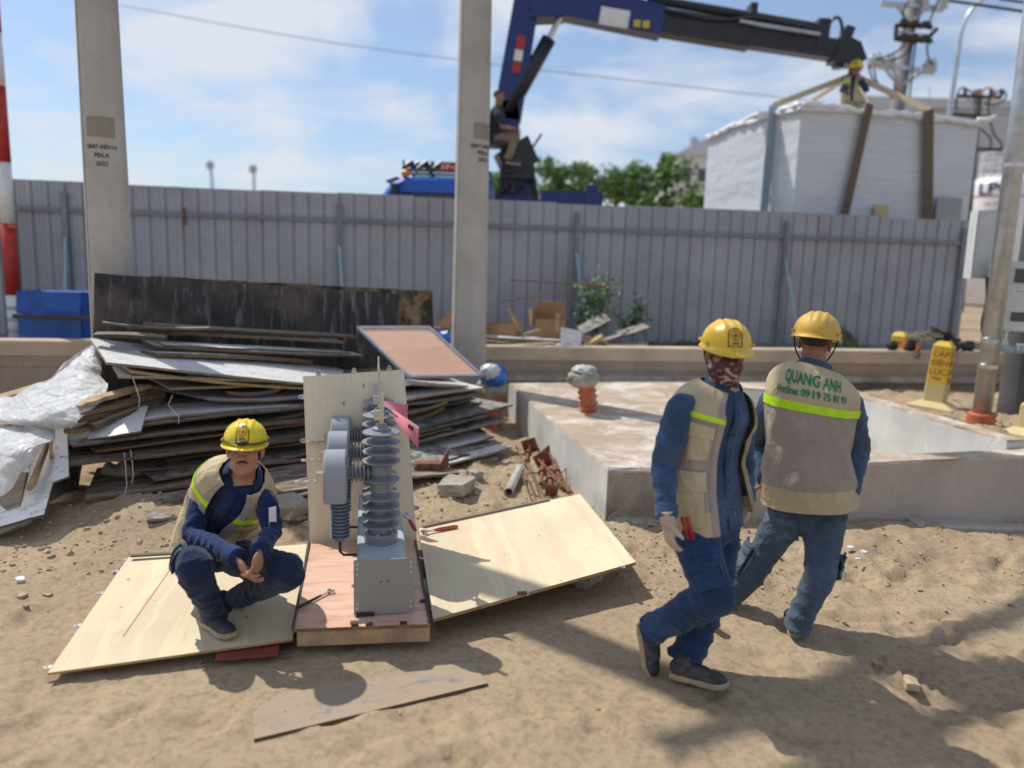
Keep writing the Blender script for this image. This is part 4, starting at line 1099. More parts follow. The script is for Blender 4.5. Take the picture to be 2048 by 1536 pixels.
# ------------------------------------------------------------------ conduit stubs with wrapped ends
def conduit(path, r, label, wraps, n_sp=.058):
    t = thing('conduit_stub', path[0], label, 'conduit')
    K = [Vector(catmull([tuple(p) for p in path], (len(path) - 1) * i / 80)[:3]) for i in range(81)]
    L = sum((K[i + 1] - K[i]).length for i in range(80)); s = 0; rr = []
    for i, k in enumerate(K):
        if i: s += (K[i] - K[i - 1]).length
        rr.append(r * (1 + .13 * math.cos(s / n_sp * 2 * math.pi)))
    V, F = tube(K, rr, 24, 1); mesh('corrugated_pipe', V, F, ORANGE, t, smooth=True)
    for (c, rad, m_, nm, seed) in wraps:
        V, F = ball(c, rad, None, 34, 22)
        V = np.array([tuple(v) for v in V]); C0 = np.array(tuple(c)); D = V - C0; u = D / (np.linalg.norm(D, axis=1)[:, None] + 1e-9)
        h = 1 - np.abs(fbm(u[:, 0] * 3.2 + seed + u[:, 2] * 2, u[:, 1] * 3.2 + u[:, 2] * 4.1, 2)) * 3.2
        V = C0 + D * (1 + .17 * h[:, None])
        mesh(nm, V.tolist(), F, m_, t, smooth=True)
    return t
b0 = G(1177, 828, ST - .02); Yb = b0.y
conduit([b0, P(1176, 800, Yb), P(1173, 775, Yb - .01), P(1171, 760, Yb - .01), P(1169, 752, Yb - .02)], .087, 'orange corrugated conduit stub with a rag over its end on the slab',
        [(P(1166, 757, Yb - .03), (.150, .14, .088), CLOTHG, 'rag', 3), (P(1168, 741, Yb - .04), (.115, .11, .052), mat('grey_bag', (.46, .47, .46), .6, .2, 8, .4, 30), 'plastic_bag', 5)])
b0 = Vector((P(986, 800, 8.6).x, 8.6, 0))
conduit([b0, P(986, 790, 8.6), P(984, 765, 8.6), P(982, 745, 8.6)], .11, 'orange conduit stub capped with blue plastic between pole and slab',
        [(P(984, 778, 8.6), (.17, .15, .13), CLOTHG, 'rag', 8), (P(987, 752, 8.55), (.145, .14, .13), BLUEP, 'blue_cap', 4), (P(981, 744, 8.47), (.115, .09, .085), WHITEP, 'pale_patch', 2)])
# cloth at the foot of the slab
def rag(name, rows, label, m_, amp=.012, seed=1):
    A = np.array([[tuple(p) for p in r] for r in rows]); nr, nc = A.shape[:2]
    def at(s, t): return catmull([tuple(catmull([tuple(A[j, i]) for i in range(nc)], s * (nc - 1))) for j in range(nr)], t * (nr - 1))
    nu, nv = 40, 16; V = np.array([[at(i / nu, j / nv) for i in range(nu + 1)] for j in range(nv + 1)])
    x = np.arange(nu + 1)[None, :] / nu * 3 + 0 * V[..., 0]; y = np.arange(nv + 1)[:, None] / nv * 5 + .8 * np.sin(x * 2)
    V[..., 1] -= amp * (1 - np.abs(fbm(x * .8 + seed, y * 1.6, 2)) * 3); V[..., 2] += amp * .6 * fbm(x * 2, y * 2, 2)
    F = []; w = nu + 1
    for j in range(nv):
        for i in range(nu): F.append((j * w + i, j * w + i + 1, (j + 1) * w + i + 1, (j + 1) * w + i))
    return tag(mesh(name, V.reshape(-1, 3).tolist(), F, m_, smooth=True), label, 'cloth')
rag('rag', [[G(1222, 1024, .09) + Vector((0, .0, 0)), G(1265, 1018, .09), G(1330, 1026, .08)], [G(1215, 1040, .03), G(1265, 1030, .05), G(1330, 1042, .03)], [G(1225, 1058, .01), G(1268, 1052, .01), G(1335, 1050, .0)]], 'grey rag lying along the foot of the muddy slab end', CLOTHG, .02)
rag('rag', [[G(1700, 1022, .10), G(1760, 1022, .10), G(1830, 1008, .11)], [G(1690, 1040, .04), G(1760, 1040, .05), G(1840, 1028, .06)], [G(1680, 1054, .01), G(1770, 1058, .0), G(1830, 1044, .02)]], 'dusty pale rag along the foot of the curb right of the standing workers', mat('dusty_cloth', (.42, .34, .27), .95, .2, 8, .5, 30), .02, 4)

# ------------------------------------------------------------------ opened crate: base, loose sides, upright side
e_ = Vector((.985, .17, 0)); d_ = Vector((-.17, .985, 0))
zc = .125
cFL = G(583, 1258, zc); cFR = G(862, 1248, zc); cBL = G(617, 1086, zc); cBR = G(836, 1081, zc)
crate = thing('crate_pallet', (cFL + cFR + cBL + cBR) / 4 - Vector((0, 0, zc)), 'pink topped wooden crate base on skids under the electrical equipment', 'crate base')
slab_board('deck', cFL, cFR, (cBL - cFL).length, .018, PINKB, PEDGE, back=(cBL - cFL), parent=crate, rough=.002)
fd2 = (cFR - cFL).normalized(); bd2 = (cBL - cFL).normalized(); CW = (cFR - cFL).length; CD = (cBL - cFL).length
RB = Matrix((fd2, bd2, Vector((0, 0, 1)))).transposed()
def cb_at(u, v, z): return cFL + fd2 * u + bd2 * v + Vector((0, 0, z - zc))
for v in (.03, .4, .75, 1.08):
    mb = MB(); mb.box(cb_at(CW / 2 + .01, v, .068), (CW - .03, .05, .075), RB); mb.build('skid', LUMB, crate)
for u in (.05, CW / 2, CW - .05):
    mb = MB(); mb.box(cb_at(u, CD / 2 + .06, .0), (.07, CD - .2, .035), RB); mb.build('runner', LUMB, crate)
mb = MB(); mb.box(cb_at(.006, CD / 2, zc + .004), (.012, CD - .004, .012), RB); mb.build('edge_strip', DARKST, crate)
mb = MB(); mb.box(cb_at(CW - .006, CD / 2, zc + .004), (.012, CD - .004, .012), RB); mb.build('edge_strip', DARKST, crate)
for u, v in ((.30, .01), (.37, .01), (CW * .8, .01), (CW - .02, .25)):
    mb = MB(); mb.box(cb_at(u, v, zc + .006), (.035, .016, .012), RB); mb.build('clip', DARKST, crate)
def clips(t, pts, n):
    for p, out in pts:
        mb = MB(); o = Vector(out).normalized(); s = o.cross(n).normalized()
        c = [p - s * .017, p + s * .017, p + s * .013 + o * .022, p + s * .006 + o * .034, p - s * .006 + o * .034, p - s * .013 + o * .022]
        k = len(c); mb.add([q + n * .002 for q in c] + [q - n * .002 for q in c], [tuple(range(k)), tuple(range(2 * k - 1, k - 1, -1))] + [(i, k + i, k + (i + 1) % k, (i + 1) % k) for i in range(k)])
        tab = mb.build('metal_clip', GALV, t)
        mb = MB(); mb.cyl(p + o * .02 - n * .003, p + o * .02 + n * .003, .0055, n=8); mb.build('hole', DARKST, tab)
# left panel lies flat
pl = [G(95, 1346, .03), G(585, 1278, .055), G(614, 1088, .05), G(257, 1114, .04)]
tl = thing('plywood_side', (pl[0] + pl[2]) / 2 - Vector((0, 0, .04)), 'new plywood crate side lying flat on the left under the squatting worker', 'crate side', 'sides taken off the crate')
def quad_panel(parent, q, t, top, edge, nx=10, ny=8, swap=False, bow=0.):
    n = (q[1] - q[0]).cross(q[3] - q[0]).normalized(); n = n if n.z > 0 or abs(n.z) < .3 else -n
    L = (q[1] - q[0]).length; H = (q[3] - q[0]).length; V = []; F = []; fm = []; uv = []; g = []
    for j in range(ny + 1):
        for i in range(nx + 1):
            s = i / nx; r = j / ny; p = (q[0] * (1 - s) + q[1] * s) * (1 - r) + (q[3] * (1 - s) + q[2] * s) * r + n * bow * (4 * s * (1 - s) - .5)
            u = (s * L, r * H); g.append((p, (u[1], u[0]) if swap else u))
    def quad(ps, us, m): k = len(V); V.extend(ps); uv.extend(us); F.append((k, k + 1, k + 2, k + 3)); fm.append(m)
    w = nx + 1
    for j in range(ny):
        for i in range(nx):
            id_ = [j * w + i, j * w + i + 1, (j + 1) * w + i + 1, (j + 1) * w + i]
            quad([g[k][0] for k in id_], [g[k][1] for k in id_], 0); quad([g[k][0] - n * t for k in reversed(id_)], [g[k][1] for k in reversed(id_)], 0)
    for e in ([list(range(w)), [j * w + nx for j in range(ny + 1)], list(range(ny * w + nx, ny * w - 1, -1)), [j * w for j in range(ny, -1, -1)]]):
        for k in range(len(e) - 1):
            p0, p1 = g[e[k]][0], g[e[k + 1]][0]; quad([p0 - n * t, p1 - n * t, p1, p0], [(k * .1, 0), (k * .1 + .1, 0), (k * .1 + .1, t), (k * .1, t)], 1)
    return mesh('sheet', V, F, None, parent, mats=[top, edge], fm=fm, uv=uv), n
o, n = quad_panel(tl, pl, .012, PLY, PEDGE, swap=True)
clips(tl, [(pl[0].lerp(pl[3], k), (pl[0] - pl[1])) for k in (.04, .34, .62, .84, .97)], n)
mb = MB(); a = G(262, 1112, .062); b = G(420, 1102, .066); mb.box((a + b) / 2, ((b - a).length, .03, .012), frame((b - a).cross(Vector((0, 0, 1))))); mb.build('edge_batten', GEDGE, tl)
mb = MB(); a = G(245, 1270, .0448); b = G(338, 1140, .0468); s_ = (b - a).cross(Vector((0, 0, 1))).normalized() * .0025
mb.add([a - s_, a + s_, b + s_, b - s_], [(0, 1, 2, 3)]); mb.build('marking_line', mat('faint_red_line', (.66, .42, .27), .7, .2, 9, 0), tl)
# red painted board and thin bar showing under it
slab_board('board', G(430, 1318, .026), G(556, 1308, .026), .25, .012, REDB, REDB, 'red painted board showing under the near edge of the left crate side', 'board')
mb = MB(); mb.cyl(G(400, 1325, .012), G(585, 1303, .012), .008, n=8); tag(mb.build('steel_rod', DARKST), 'thin dark rod in front of the red board under the left crate side', 'steel rod')
# right panel propped up at its outer end
pr_ = [G(866, 1238, .11), G(1272, 1124, .17), G(1160, 988, .10), G(838, 1057, .10)]
tr = thing('plywood_side', (pr_[0] + pr_[2]) / 2 - Vector((0, 0, .12)), 'knotty plywood crate side lying on the right of the equipment with tool on it', 'crate side', 'sides taken off the crate')
o, n = quad_panel(tr, pr_, .018, ply_mat('knotty_plywood', (.78, .69, .48), (.74, .61, .43), (.36, .22, .11), bands=2.2, grain=.3), PEDGE, swap=True)
clips(tr, [(pr_[1].lerp(pr_[2], k), (pr_[1] - pr_[0])) for k in (.06, .32, .75)] + [(pr_[0].lerp(pr_[1], k), (pr_[0] - pr_[3])) for k in (.42, .92)], n)
mb = MB(); a = pr_[3].lerp(pr_[2], .02) + n * .008; b = pr_[3].lerp(pr_[2], .78) + n * .008; mb.box((a + b) / 2, (.028, (b - a).length, .014), frame(b - a)); mb.build('edge_batten', GEDGE, tr)
mb = MB(); p_ = pr_[0].lerp(pr_[1], .40) + n * .006; mb.box(p_, (.05, .02, .012), frame(pr_[3] - pr_[0])); mb.build('clip', RUSTY, tr)
c1 = pr_[0].lerp(pr_[2], .75); 
for q, r in ((pr_[1].lerp(pr_[3], .2), 1), (pr_[0].lerp(pr_[3], .35), 2)):
    chunk('stone', Vector((q.x, q.y, zg(q.x, q.y) + .05)), (.22, .16, .11), 60 + r, ('stone block propping the outer end of the right crate side', 'stone block propping the inner end of the right crate side')[r - 1], r)
# upright side
Yu = cBL.y + .03
pu = [P(620, 1090, Yu), P(834, 1085, Yu + .1), P(808, 739, Yu + .28), P(606, 753, Yu + .16)]
tu = thing('plywood_side', (pu[0] + pu[1]) / 2, 'pale plywood crate side standing upright behind the electrical equipment', 'crate side', 'sides taken off the crate')
o, n = quad_panel(tu, pu, .018, PLYG, PEDGE, swap=True)
n = -n if n.y > 0 else n
clips(tu, [(pu[0].lerp(pu[3], k), (pu[0] - pu[1])) for k in (.13, .38, .62, .88)] + [(pu[1].lerp(pu[2], k), (pu[1] - pu[0])) for k in (.2, .45, .65, .92)] + [(pu[3].lerp(pu[2], k), (0, 0, 1)) for k in (.15, .5, .85)], n)
# half buried board in the foreground
bb = [on(508, 1478, .014), on(976, 1366, .014), on(925, 1300, .0), on(500, 1320, -.03)]
tb = thing('buried_board', (bb[0] + bb[2]) / 2, 'grey board half buried in the foreground sand with its near edge showing', 'board')
quad_panel(tb, bb, .025, old_board_mat('sandy_board', (.20, .19, .195), (.37, .285, .195), .41, (2.2, 3, 1), .95), OEDGE, 16, 8)

# ------------------------------------------------------------------ hand tools
def wrench(a, b, handle, label, head=.022, open_end=True, jaw=GALV, r=.009):
    t = thing('wrench', a, label, 'wrench'); d = (b - a).normalized(); s = d.cross(Vector((0, 0, 1))).normalized(); u = s.cross(d)
    Mx = Matrix((s, d, u)).transposed()
    mb = MB(); L = (b - a).length
    sec = [(0, r * .8), (.03, r * 1.3), (L * .55, r * 1.15), (L * .72, r * .8)]
    mb.tube([a + d * q for q, _ in sec], [(w_, w_ * .5) for _, w_ in sec], 10); mb.build('handle', handle, t, True)
    mb = MB(); mb.box(a + d * (L * .82), (r * 1.3, L * .26, r * .8), Mx); mb.build('shank', jaw, t)
    mb = MB(); c = b
    # jaw: an open C of short blocks
    for an in range(-125, 126, 25):
        q = c + (d * -math.cos(R(an)) + s * math.sin(R(an))) * head * .8; mb.box(q, (head * .62, head * .5, r), Mx @ rotz(R(-an)))
    mb.build('jaw', jaw, t)
    return t
zb = zc + .012
wrench(G(594, 1216, zb), G(662, 1181, zb), DARKST, 'dark steel spanner lying on the pink crate base left of the equipment', .018, jaw=GALV, r=.0075)
wrench(pr_[3].lerp(pr_[0], .12) + (pr_[2] - pr_[3]) * .20 + Vector((0, 0, .014)), pr_[3].lerp(pr_[0], .10) + (pr_[2] - pr_[3]) * .02 + Vector((0, 0, .02)), REDH, 'adjustable wrench with a red handle on the right crate side', .022, r=.013)
wrench(P(832, 1062, 4.35), P(812, 1030, 4.40), REDH, 'second red handled wrench leaning at the right side of the equipment', .02, r=.011)
# ------------------------------------------------------------------ three-phase outdoor switch standing on the crate base
ed = Vector((-.19, .98, 0)).normalized(); er = Vector((.98, .19, 0)).normalized(); UZ = Vector((0, 0, 1))
EZ = zc
y0 = 3.93
o0 = P(762, 1090, y0); o0 = Vector((o0.x, o0.y, EZ))
def E(r, d, z): return o0 + er * r + ed * d + UZ * (z)
ER = Matrix((er, ed, UZ)).transposed()
eq = thing('switchgear', E(0, .4, 0), 'grey three phase outdoor switch with stacked ribbed insulators standing on the pink crate base', 'switchgear')
TOPZ = .285
# frame: inverted channel with closing plates
mb = MB(); mb.box(E(0, .34, TOPZ - .004), (.235, 1.24, .008), ER); mb.build('frame_top', FRAMEB, eq)
for s in (-1, 1):
    mb = MB(); mb.box(E(s * .1215, .34, .145), (.006, 1.24, .27), ER); mb.build('frame_side', FRAMEB, eq)
    mb = MB(); mb.box(E(s * .10, .34, .006), (.06, 1.22, .010), ER); mb.build('foot_flange', PLATEM, eq)
tilt = Matrix.Rotation(R(4), 3, er)
mb = MB(); pc = E(.01, -.295, .155); mb.box(pc, (.30, .006, .30), tilt @ ER); fp = mb.build('front_plate', PLATEM, eq)
for s in (-1, 1):
    for z in (-.115, -.085, .075, .105, .13):
        c = pc + (tilt @ ER) @ Vector((s * .133, 0, z)); dn = (tilt @ ER) @ Vector((0, 1, 0)); mb = MB(); mb.cyl(c - dn * .0042, c + dn * .0042, .0052, n=10); mb.build('bolt_hole', WHITEP, fp)
for k in (-.015, .02):
    c = pc + (tilt @ ER) @ Vector((k, -.0042, .03)); mb = MB(); mb.box(c, (.014, .002, .004), tilt @ ER); mb.build('slot', DARKST, fp)
mb = MB(); mb.box(E(.145, 1.0, .26), (.07, .005, .34), ER); mb.build('rear_bracket', PLATEM, eq)
mb = MB(); mb.box(E(-.085, -.285, .012), (.09, .03, .02), ER); mb.build('foot', DARKST, eq)
def shed(z, r, rt=.026, d=.012, th=.006):
    """one weather shed profile, thin rim drooping"""
    return [(z - .004, rt), (z - .004 - d * .2, r * .55), (z - d, r), (z - d + th, r * .99), (z + .002, r * .5), (z + .010, rt)]
def bushing(dd):
    c = E(0, dd, TOPZ)
    mb = MB(); mb.lathe(c, c + UZ, [(0, .088), (.045, .090), (.055, .084), (.06, .062), (.085, .058)], 32); mb.build('base_flange', INSUL, eq, smooth=False)
    for i in range(6):
        a_ = i * math.pi / 3 + .3; p = c + (er * math.cos(a_) + ed * math.sin(a_)) * .076; mb = MB(); mb.cyl(p + UZ * .05, p + UZ * .066, .009, n=6); mb.build('bolt', GALV, eq)
    z1 = .095; sp = .0515
    pos = [0, 1, 2, 3, 4.85, 6.75, 7.75, 8.75, 9.75]
    prof = [(.085, .055)]
    for i, q in enumerate(pos):
        z = z1 + .012 + sp * q
        r = .098 if q not in (4.85,) else .098
        prof += shed(z, r + .003 * (i % 2), .05, .013)
        if q in (3, 4.85): prof += [(z + .018, .060), (z + sp * 1.35, .060), (z + sp * 1.4, .052)]
    ztop = z1 + .012 + sp * 9.75
    prof += [(ztop + .012, .05), (ztop + .02, .030), (ztop + .032, .028), (ztop + .036, .018)]
    mb = MB(); mb.lathe(c, c + UZ, prof, 36)
    ins = mb.build('post_insulator', INSUL, eq)
    me_ = ins.data; me_.polygons.foreach_set('use_smooth', [len(p.vertices) == 4 for p in me_.polygons]); me_.set_sharp_from_angle(angle=R(28))
    top = c + UZ * (ztop + .036)
    mb = MB(); mb.cyl(top - UZ * .006, top + UZ * .05, .013, n=12); mb.box(top + UZ * .045 - er * .012, (.05, .03, .05), ER); cl = mb.build('terminal_clamp', STEEL, eq)
    mb = MB(); mb.cyl(top + UZ * .045 - er * .03 - ed * .014, top + UZ * .045 - er * .03 - ed * .026, .011, n=6); mb.build('bolt', GALV, cl)
    mb = MB(); mb.box(top + UZ * .10 + er * .004, (.018, .014, .12), ER); mb.build('contact_bar', STEEL, eq)
    if dd > .7:
        mb = MB(); mb.cyl(top + UZ * .15, top + UZ * .235, .008, .006, n=8); mb.box(top + UZ * .235, (.012, .01, .012), ER); mb.build('rod', STEEL, eq)
    # horizontal arm to the resin drum
    za = TOPZ + .115 + sp * 5.2; a = E(-.03, dd, za); b = E(-.175, dd, za)
    prof = [(0, .036), (.02, .036)]
    for i in range(5): prof += [(.03 + i * .02, .030), (.035 + i * .02, .058 - i * .001), (.041 + i * .02, .058 - i * .001), (.046 + i * .02, .030)]
    prof += [(.146, .03)]
    mb = MB(); mb.lathe(a, b, prof, 22); mb.build('arm_insulator', INSUL, eq)
    dc = E(-.235, dd, za - .005)
    # drum: rounded top, flat lower part
    V = []; F = []; N = 30; half = .058
    out = []
    for i in range(N):
        t = math.pi * i / (N - 1); out.append((.128 * math.cos(t), .128 * math.sin(t)))
    out += [(-.128, -.07), (-.118, -.128), (.118, -.128), (.128, -.07)]
    rings = [(-half, .93), (-half + .008, 1), (half - .008, 1), (half, .93), ]
    for (x, k) in rings:
        for (p, q) in out: V.append(dc + er * x + ed * p * k + UZ * q * k)
    n_o = len(out)
    for j in range(3):
        for i in range(n_o): F.append((j * n_o + i, j * n_o + (i + 1) % n_o, (j + 1) * n_o + (i + 1) % n_o, (j + 1) * n_o + i))
    F += [tuple(range(n_o - 1, -1, -1)), tuple(range(3 * n_o, 4 * n_o))]
    dr = mesh('resin_drum', V, F, RESIN, eq, smooth=False); dr.data.polygons.foreach_set('use_smooth', [len(p.vertices) == 4 for p in dr.data.polygons]); dr.data.set_sharp_from_angle(angle=R(30))
    # stepped lug
    mb = MB(); lx = dc + UZ * .005
    mb.box(lx - er * .075, (.045, .038, .010), ER); mb.box(lx - er * .095 - UZ * .022, (.009, .038, .05), ER); mb.box(lx - er * .15 - UZ * .045, (.115, .038, .009), ER)
    lug = mb.build('terminal_lug', STEEL, eq)
    for k in (.125, .175):
        mb = MB(); mb.box(lx - er * k - UZ * .0402, (.028, .010, .0015), ER); mb.build('slot', DARKST, lug)
    # small hanging insulator and bent rod
    ht = E(-.215, dd, za - .133); L = .235; prof = [(0, .03), (.006, .04)]
    for i in range(11): prof += [(.012 + i * .0195, .032), (.016 + i * .0195, .051), (.022 + i * .0195, .051), (.026 + i * .0195, .032)]
    prof += [(L, .028)]
    mb = MB(); mb.lathe(ht, ht - UZ, prof, 24); mb.build('hanging_insulator', mat('blue_grey_silicone', (.185, .22, .27), .4, .05, 4, .03), eq)
    e0 = ht - UZ * L; mb = MB()
    mb.tube([e0, e0 - UZ * .065, e0 - UZ * .085 + er * .018, e0 - UZ * .09 + er * .12], .0075, 8); mb.build('link_rod', DARKST, eq, True)
for dd in (0., .43, .86): bushing(dd)
# folded pink sheet tied to the terminals
A = P(757, 800, 4.45); B = P(816, 810, 4.40); C = P(814, 845, 4.38); D = P(838, 853, 4.15); F_ = P(836, 897, 4.13); G0 = P(790, 842, 4.2)
t = thing('pink_sheet', A, 'folded pink paper sheet with handwriting hanging from the insulator terminals', 'paper')
def bil(a, b, c, d, s, q): return (a * (1 - s) + b * s) * (1 - q) + (d * (1 - s) + c * s) * q
V, F = grid_mesh(lambda s, q, k: bil(A, B, C, A.lerp(D, .42), s, q) + Vector((0, .012 * math.sin(s * 3.1) * q + .001 * k, 0)), 8, 6, True); mesh('rear_leaf', V, F, PAPER, t)
V, F = grid_mesh(lambda s, q, k: bil(A.lerp(D, .35), D, F_, G0, s, q) + Vector((0, -.010 * math.sin(s * 3.1) * math.sin(q * 3) + .001 * k, 0)), 8, 6, True); mesh('front_leaf', V, F, PAPER, t)
V, F = grid_mesh(lambda s, q, k: bil(A, D, D - UZ * .016, A - UZ * .012, s, q) + Vector((0, -.004 - .001 * k, 0)), 8, 1, True); mesh('white_fold', V, F, PAPERW, t)
mb = MB()
for i in range(7):
    p = bil(A.lerp(D, .35), D, F_, G0, .62 + i * .03, .30 + .05 * math.sin(i * 2.1)) + Vector((0, -.012, 0)); mb.box(p, (.010, .001, .006 + .006 * (i % 3)), rotz(.1))
o = mb.build('handwriting', INK, t); o['kind'] = 'stuff'
mb = MB(); mb.tube([E(0, .43, TOPZ + .72), A + UZ * .02, A], .003, 5); mb.build('tie_string', mat('lime_string', (.45, .55, .2)), t)
# ------------------------------------------------------------------ people
def rotframe(f, up=(0, 0, 1)):
    return frame(f, up)
class Torso:
    roll = (0, 0)
    """clothed trunk: rings along the spine; u = 0 front centre, .25 the person's right, .5 back"""
    TAB = [(0, .178, .130), (.13, .182, .132), (.33, .168, .120), (.55, .180, .125), (.70, .188, .128), (.79, .176, .112), (.87, .142, .094), (.94, .100, .076), (1.0, .064, .062)]
    def __init__(s, spine, F0, F1, k=1.0, kb=1.0):
        s.sp = [tuple(p) for p in spine]; s.F0 = Vector(F0).normalized(); s.F1 = Vector(F1).normalized(); s.k = k; s.kb = kb
    def ab(s, v):
        T = s.TAB
        for i in range(len(T) - 1):
            if v <= T[i + 1][0]:
                f = (v - T[i][0]) / (T[i + 1][0] - T[i][0]); r = catmull(T, i + f); return r[1] * s.k, r[2] * s.k * s.kb
        return T[-1][1], T[-1][2]
    def fr(s, v):
        n = len(s.sp) - 1; v = max(0., min(1., v))
        c = Vector(catmull(s.sp, v * n)); a = Vector(catmull(s.sp, max(0, v - .03) * n)); b = Vector(catmull(s.sp, min(1, v + .03) * n))
        up = (b - a).normalized(); f = s.F0.lerp(s.F1, v); f = (f - up * f.dot(up)).normalized(); a_ = s.roll[0] + (s.roll[1] - s.roll[0]) * v; up = up + f.cross(up) * -a_; up.normalize(); return c, f.cross(up), f, up
    def __call__(s, u, v, off=0.):
        c, r, f, up = s.fr(v); a, b = s.ab(max(0, min(1, v))); q = 2 * math.pi * u
        sn, cs = math.sin(q), math.cos(q); e = .84
        x = math.copysign(abs(sn) ** e, sn); y = math.copysign(abs(cs) ** e, cs)
        ext = up * (v * 1.0 if v < 0 else 0)
        return c + r * x * (a + off) + f * y * (b + off) + (up * (v * .55) if v < 0 else Vector())
    def shell(s, off=0., v0=0., v1=1.0, nu=40, nv=40, fold=0.):
        V = []; F = []
        for j in range(nv + 1):
            for i in range(nu):
                u = i / nu; v = v0 + (v1 - v0) * j / nv
                o = off + (fold * float(fbm(math.sin(u * 6.28) * 2 + 5, v * 7 + math.cos(u * 6.28) * 2, 3)) if fold else 0)
                V.append(s(u, v, o))
        for j in range(nv):
            for i in range(nu): F.append((j * nu + i, j * nu + (i + 1) % nu, (j + 1) * nu + (i + 1) % nu, (j + 1) * nu + i))
        F += [tuple(range(nu - 1, -1, -1)), tuple(range(nv * nu, (nv + 1) * nu))]
        return V, F
def head_shells(hc, H, k=1.0):
    """H: columns right, forward, up"""
    def q(x, y, z): return Vector(hc) + H @ (Vector((x, y, z)) * k)
    S = []
    def b(c, r, rot=None): S.append(ball(q(*c), tuple(v * k for v in r), H if rot is None else H @ rot, 18, 14))
    b((0, -.012, .045), (.075, .094, .085)); b((0, .012, -.03), (.060, .078, .085)); b((0, .06, -.088), (.028, .026, .020)); b((0, .03, -.075), (.05, .055, .032))
    b((0, .083, .002), (.011, .016, .028), Matrix.Rotation(R(-14), 3, 'X')); b((0, .097, -.020), (.014, .014, .011)); b((.012, .089, -.023), (.009, .011, .009)); b((-.012, .089, -.023), (.009, .011, .009))
    for s in (-1, 1):
        b((s * .032, .072, .030), (.026, .014, .009)); b((s * .042, .058, -.014), (.022, .022, .020)); b((s * .047, .022, -.062), (.016, .03, .024))
        b((s * .077, -.008, -.002), (.007, .019, .030), Matrix.Rotation(s * R(18), 3, 'Z')); b((s * .074, -.002, -.026), (.006, .01, .011))
        b((s * .032, .071, .0095), (.015, .009, .0055)); b((s * .031, .070, -.0065), (.013, .008, .004))
    b((0, .082, -.050), (.022, .010, .0055)); b((0, .080, -.061), (.018, .010, .006))
    return S
def hand_shells(w, d, pn, side, curl=(.35, .5, .4), k=1.0, spread=.06, thumb=(.62, .62, .35)):
    d = Vector(d).normalized(); pn = Vector(pn); pn = (pn - d * pn.dot(d)).normalized(); lat = d.cross(pn); Mx = Matrix((lat, d, pn)).transposed(); w = Vector(w)
    S = [ball(w + d * .047 * k, (.039 * k, .056 * k, .0165 * k), Mx, 16, 12), ball(w + d * .03 * k + lat * side * .022 * k + pn * .006 * k, (.02 * k, .032 * k, .015 * k), Mx, 12, 10)]
    for i in range(4):
        x = (i - 1.5); L = (.92, 1.04, 1.0, .82)[i] if side < 0 else (.82, 1.0, 1.04, .92)[i]
        b = w + d * (.083 - .004 * abs(x)) * k + lat * x * .0205 * k; fd = (d + lat * x * spread).normalized()
        pts = [b - d * .02 * k, b]; a = 0; p = b
        for j, l in enumerate((.042, .026, .021)):
            a += curl[j] * (1 + .08 * x); p = p + (fd * math.cos(a) + pn * math.sin(a)) * l * L * k; pts.append(p)
        S.append(tube(pts, [.0092 * k, .0092 * k, .0085 * k, .0078 * k, .0055 * k], 10, 4))
    b = w + d * .022 * k + lat * side * .028 * k; td = (d * thumb[0] + lat * side * thumb[1] + pn * thumb[2]).normalized(); p1 = b + td * .042 * k; td2 = (td + d * .5 + pn * .2).normalized(); p2 = p1 + td2 * .033 * k
    S.append(tube([b - td * .01 * k, b, p1, p2], [.013 * k, .0125 * k, .0105 * k, .007 * k], 10, 4))
    return S
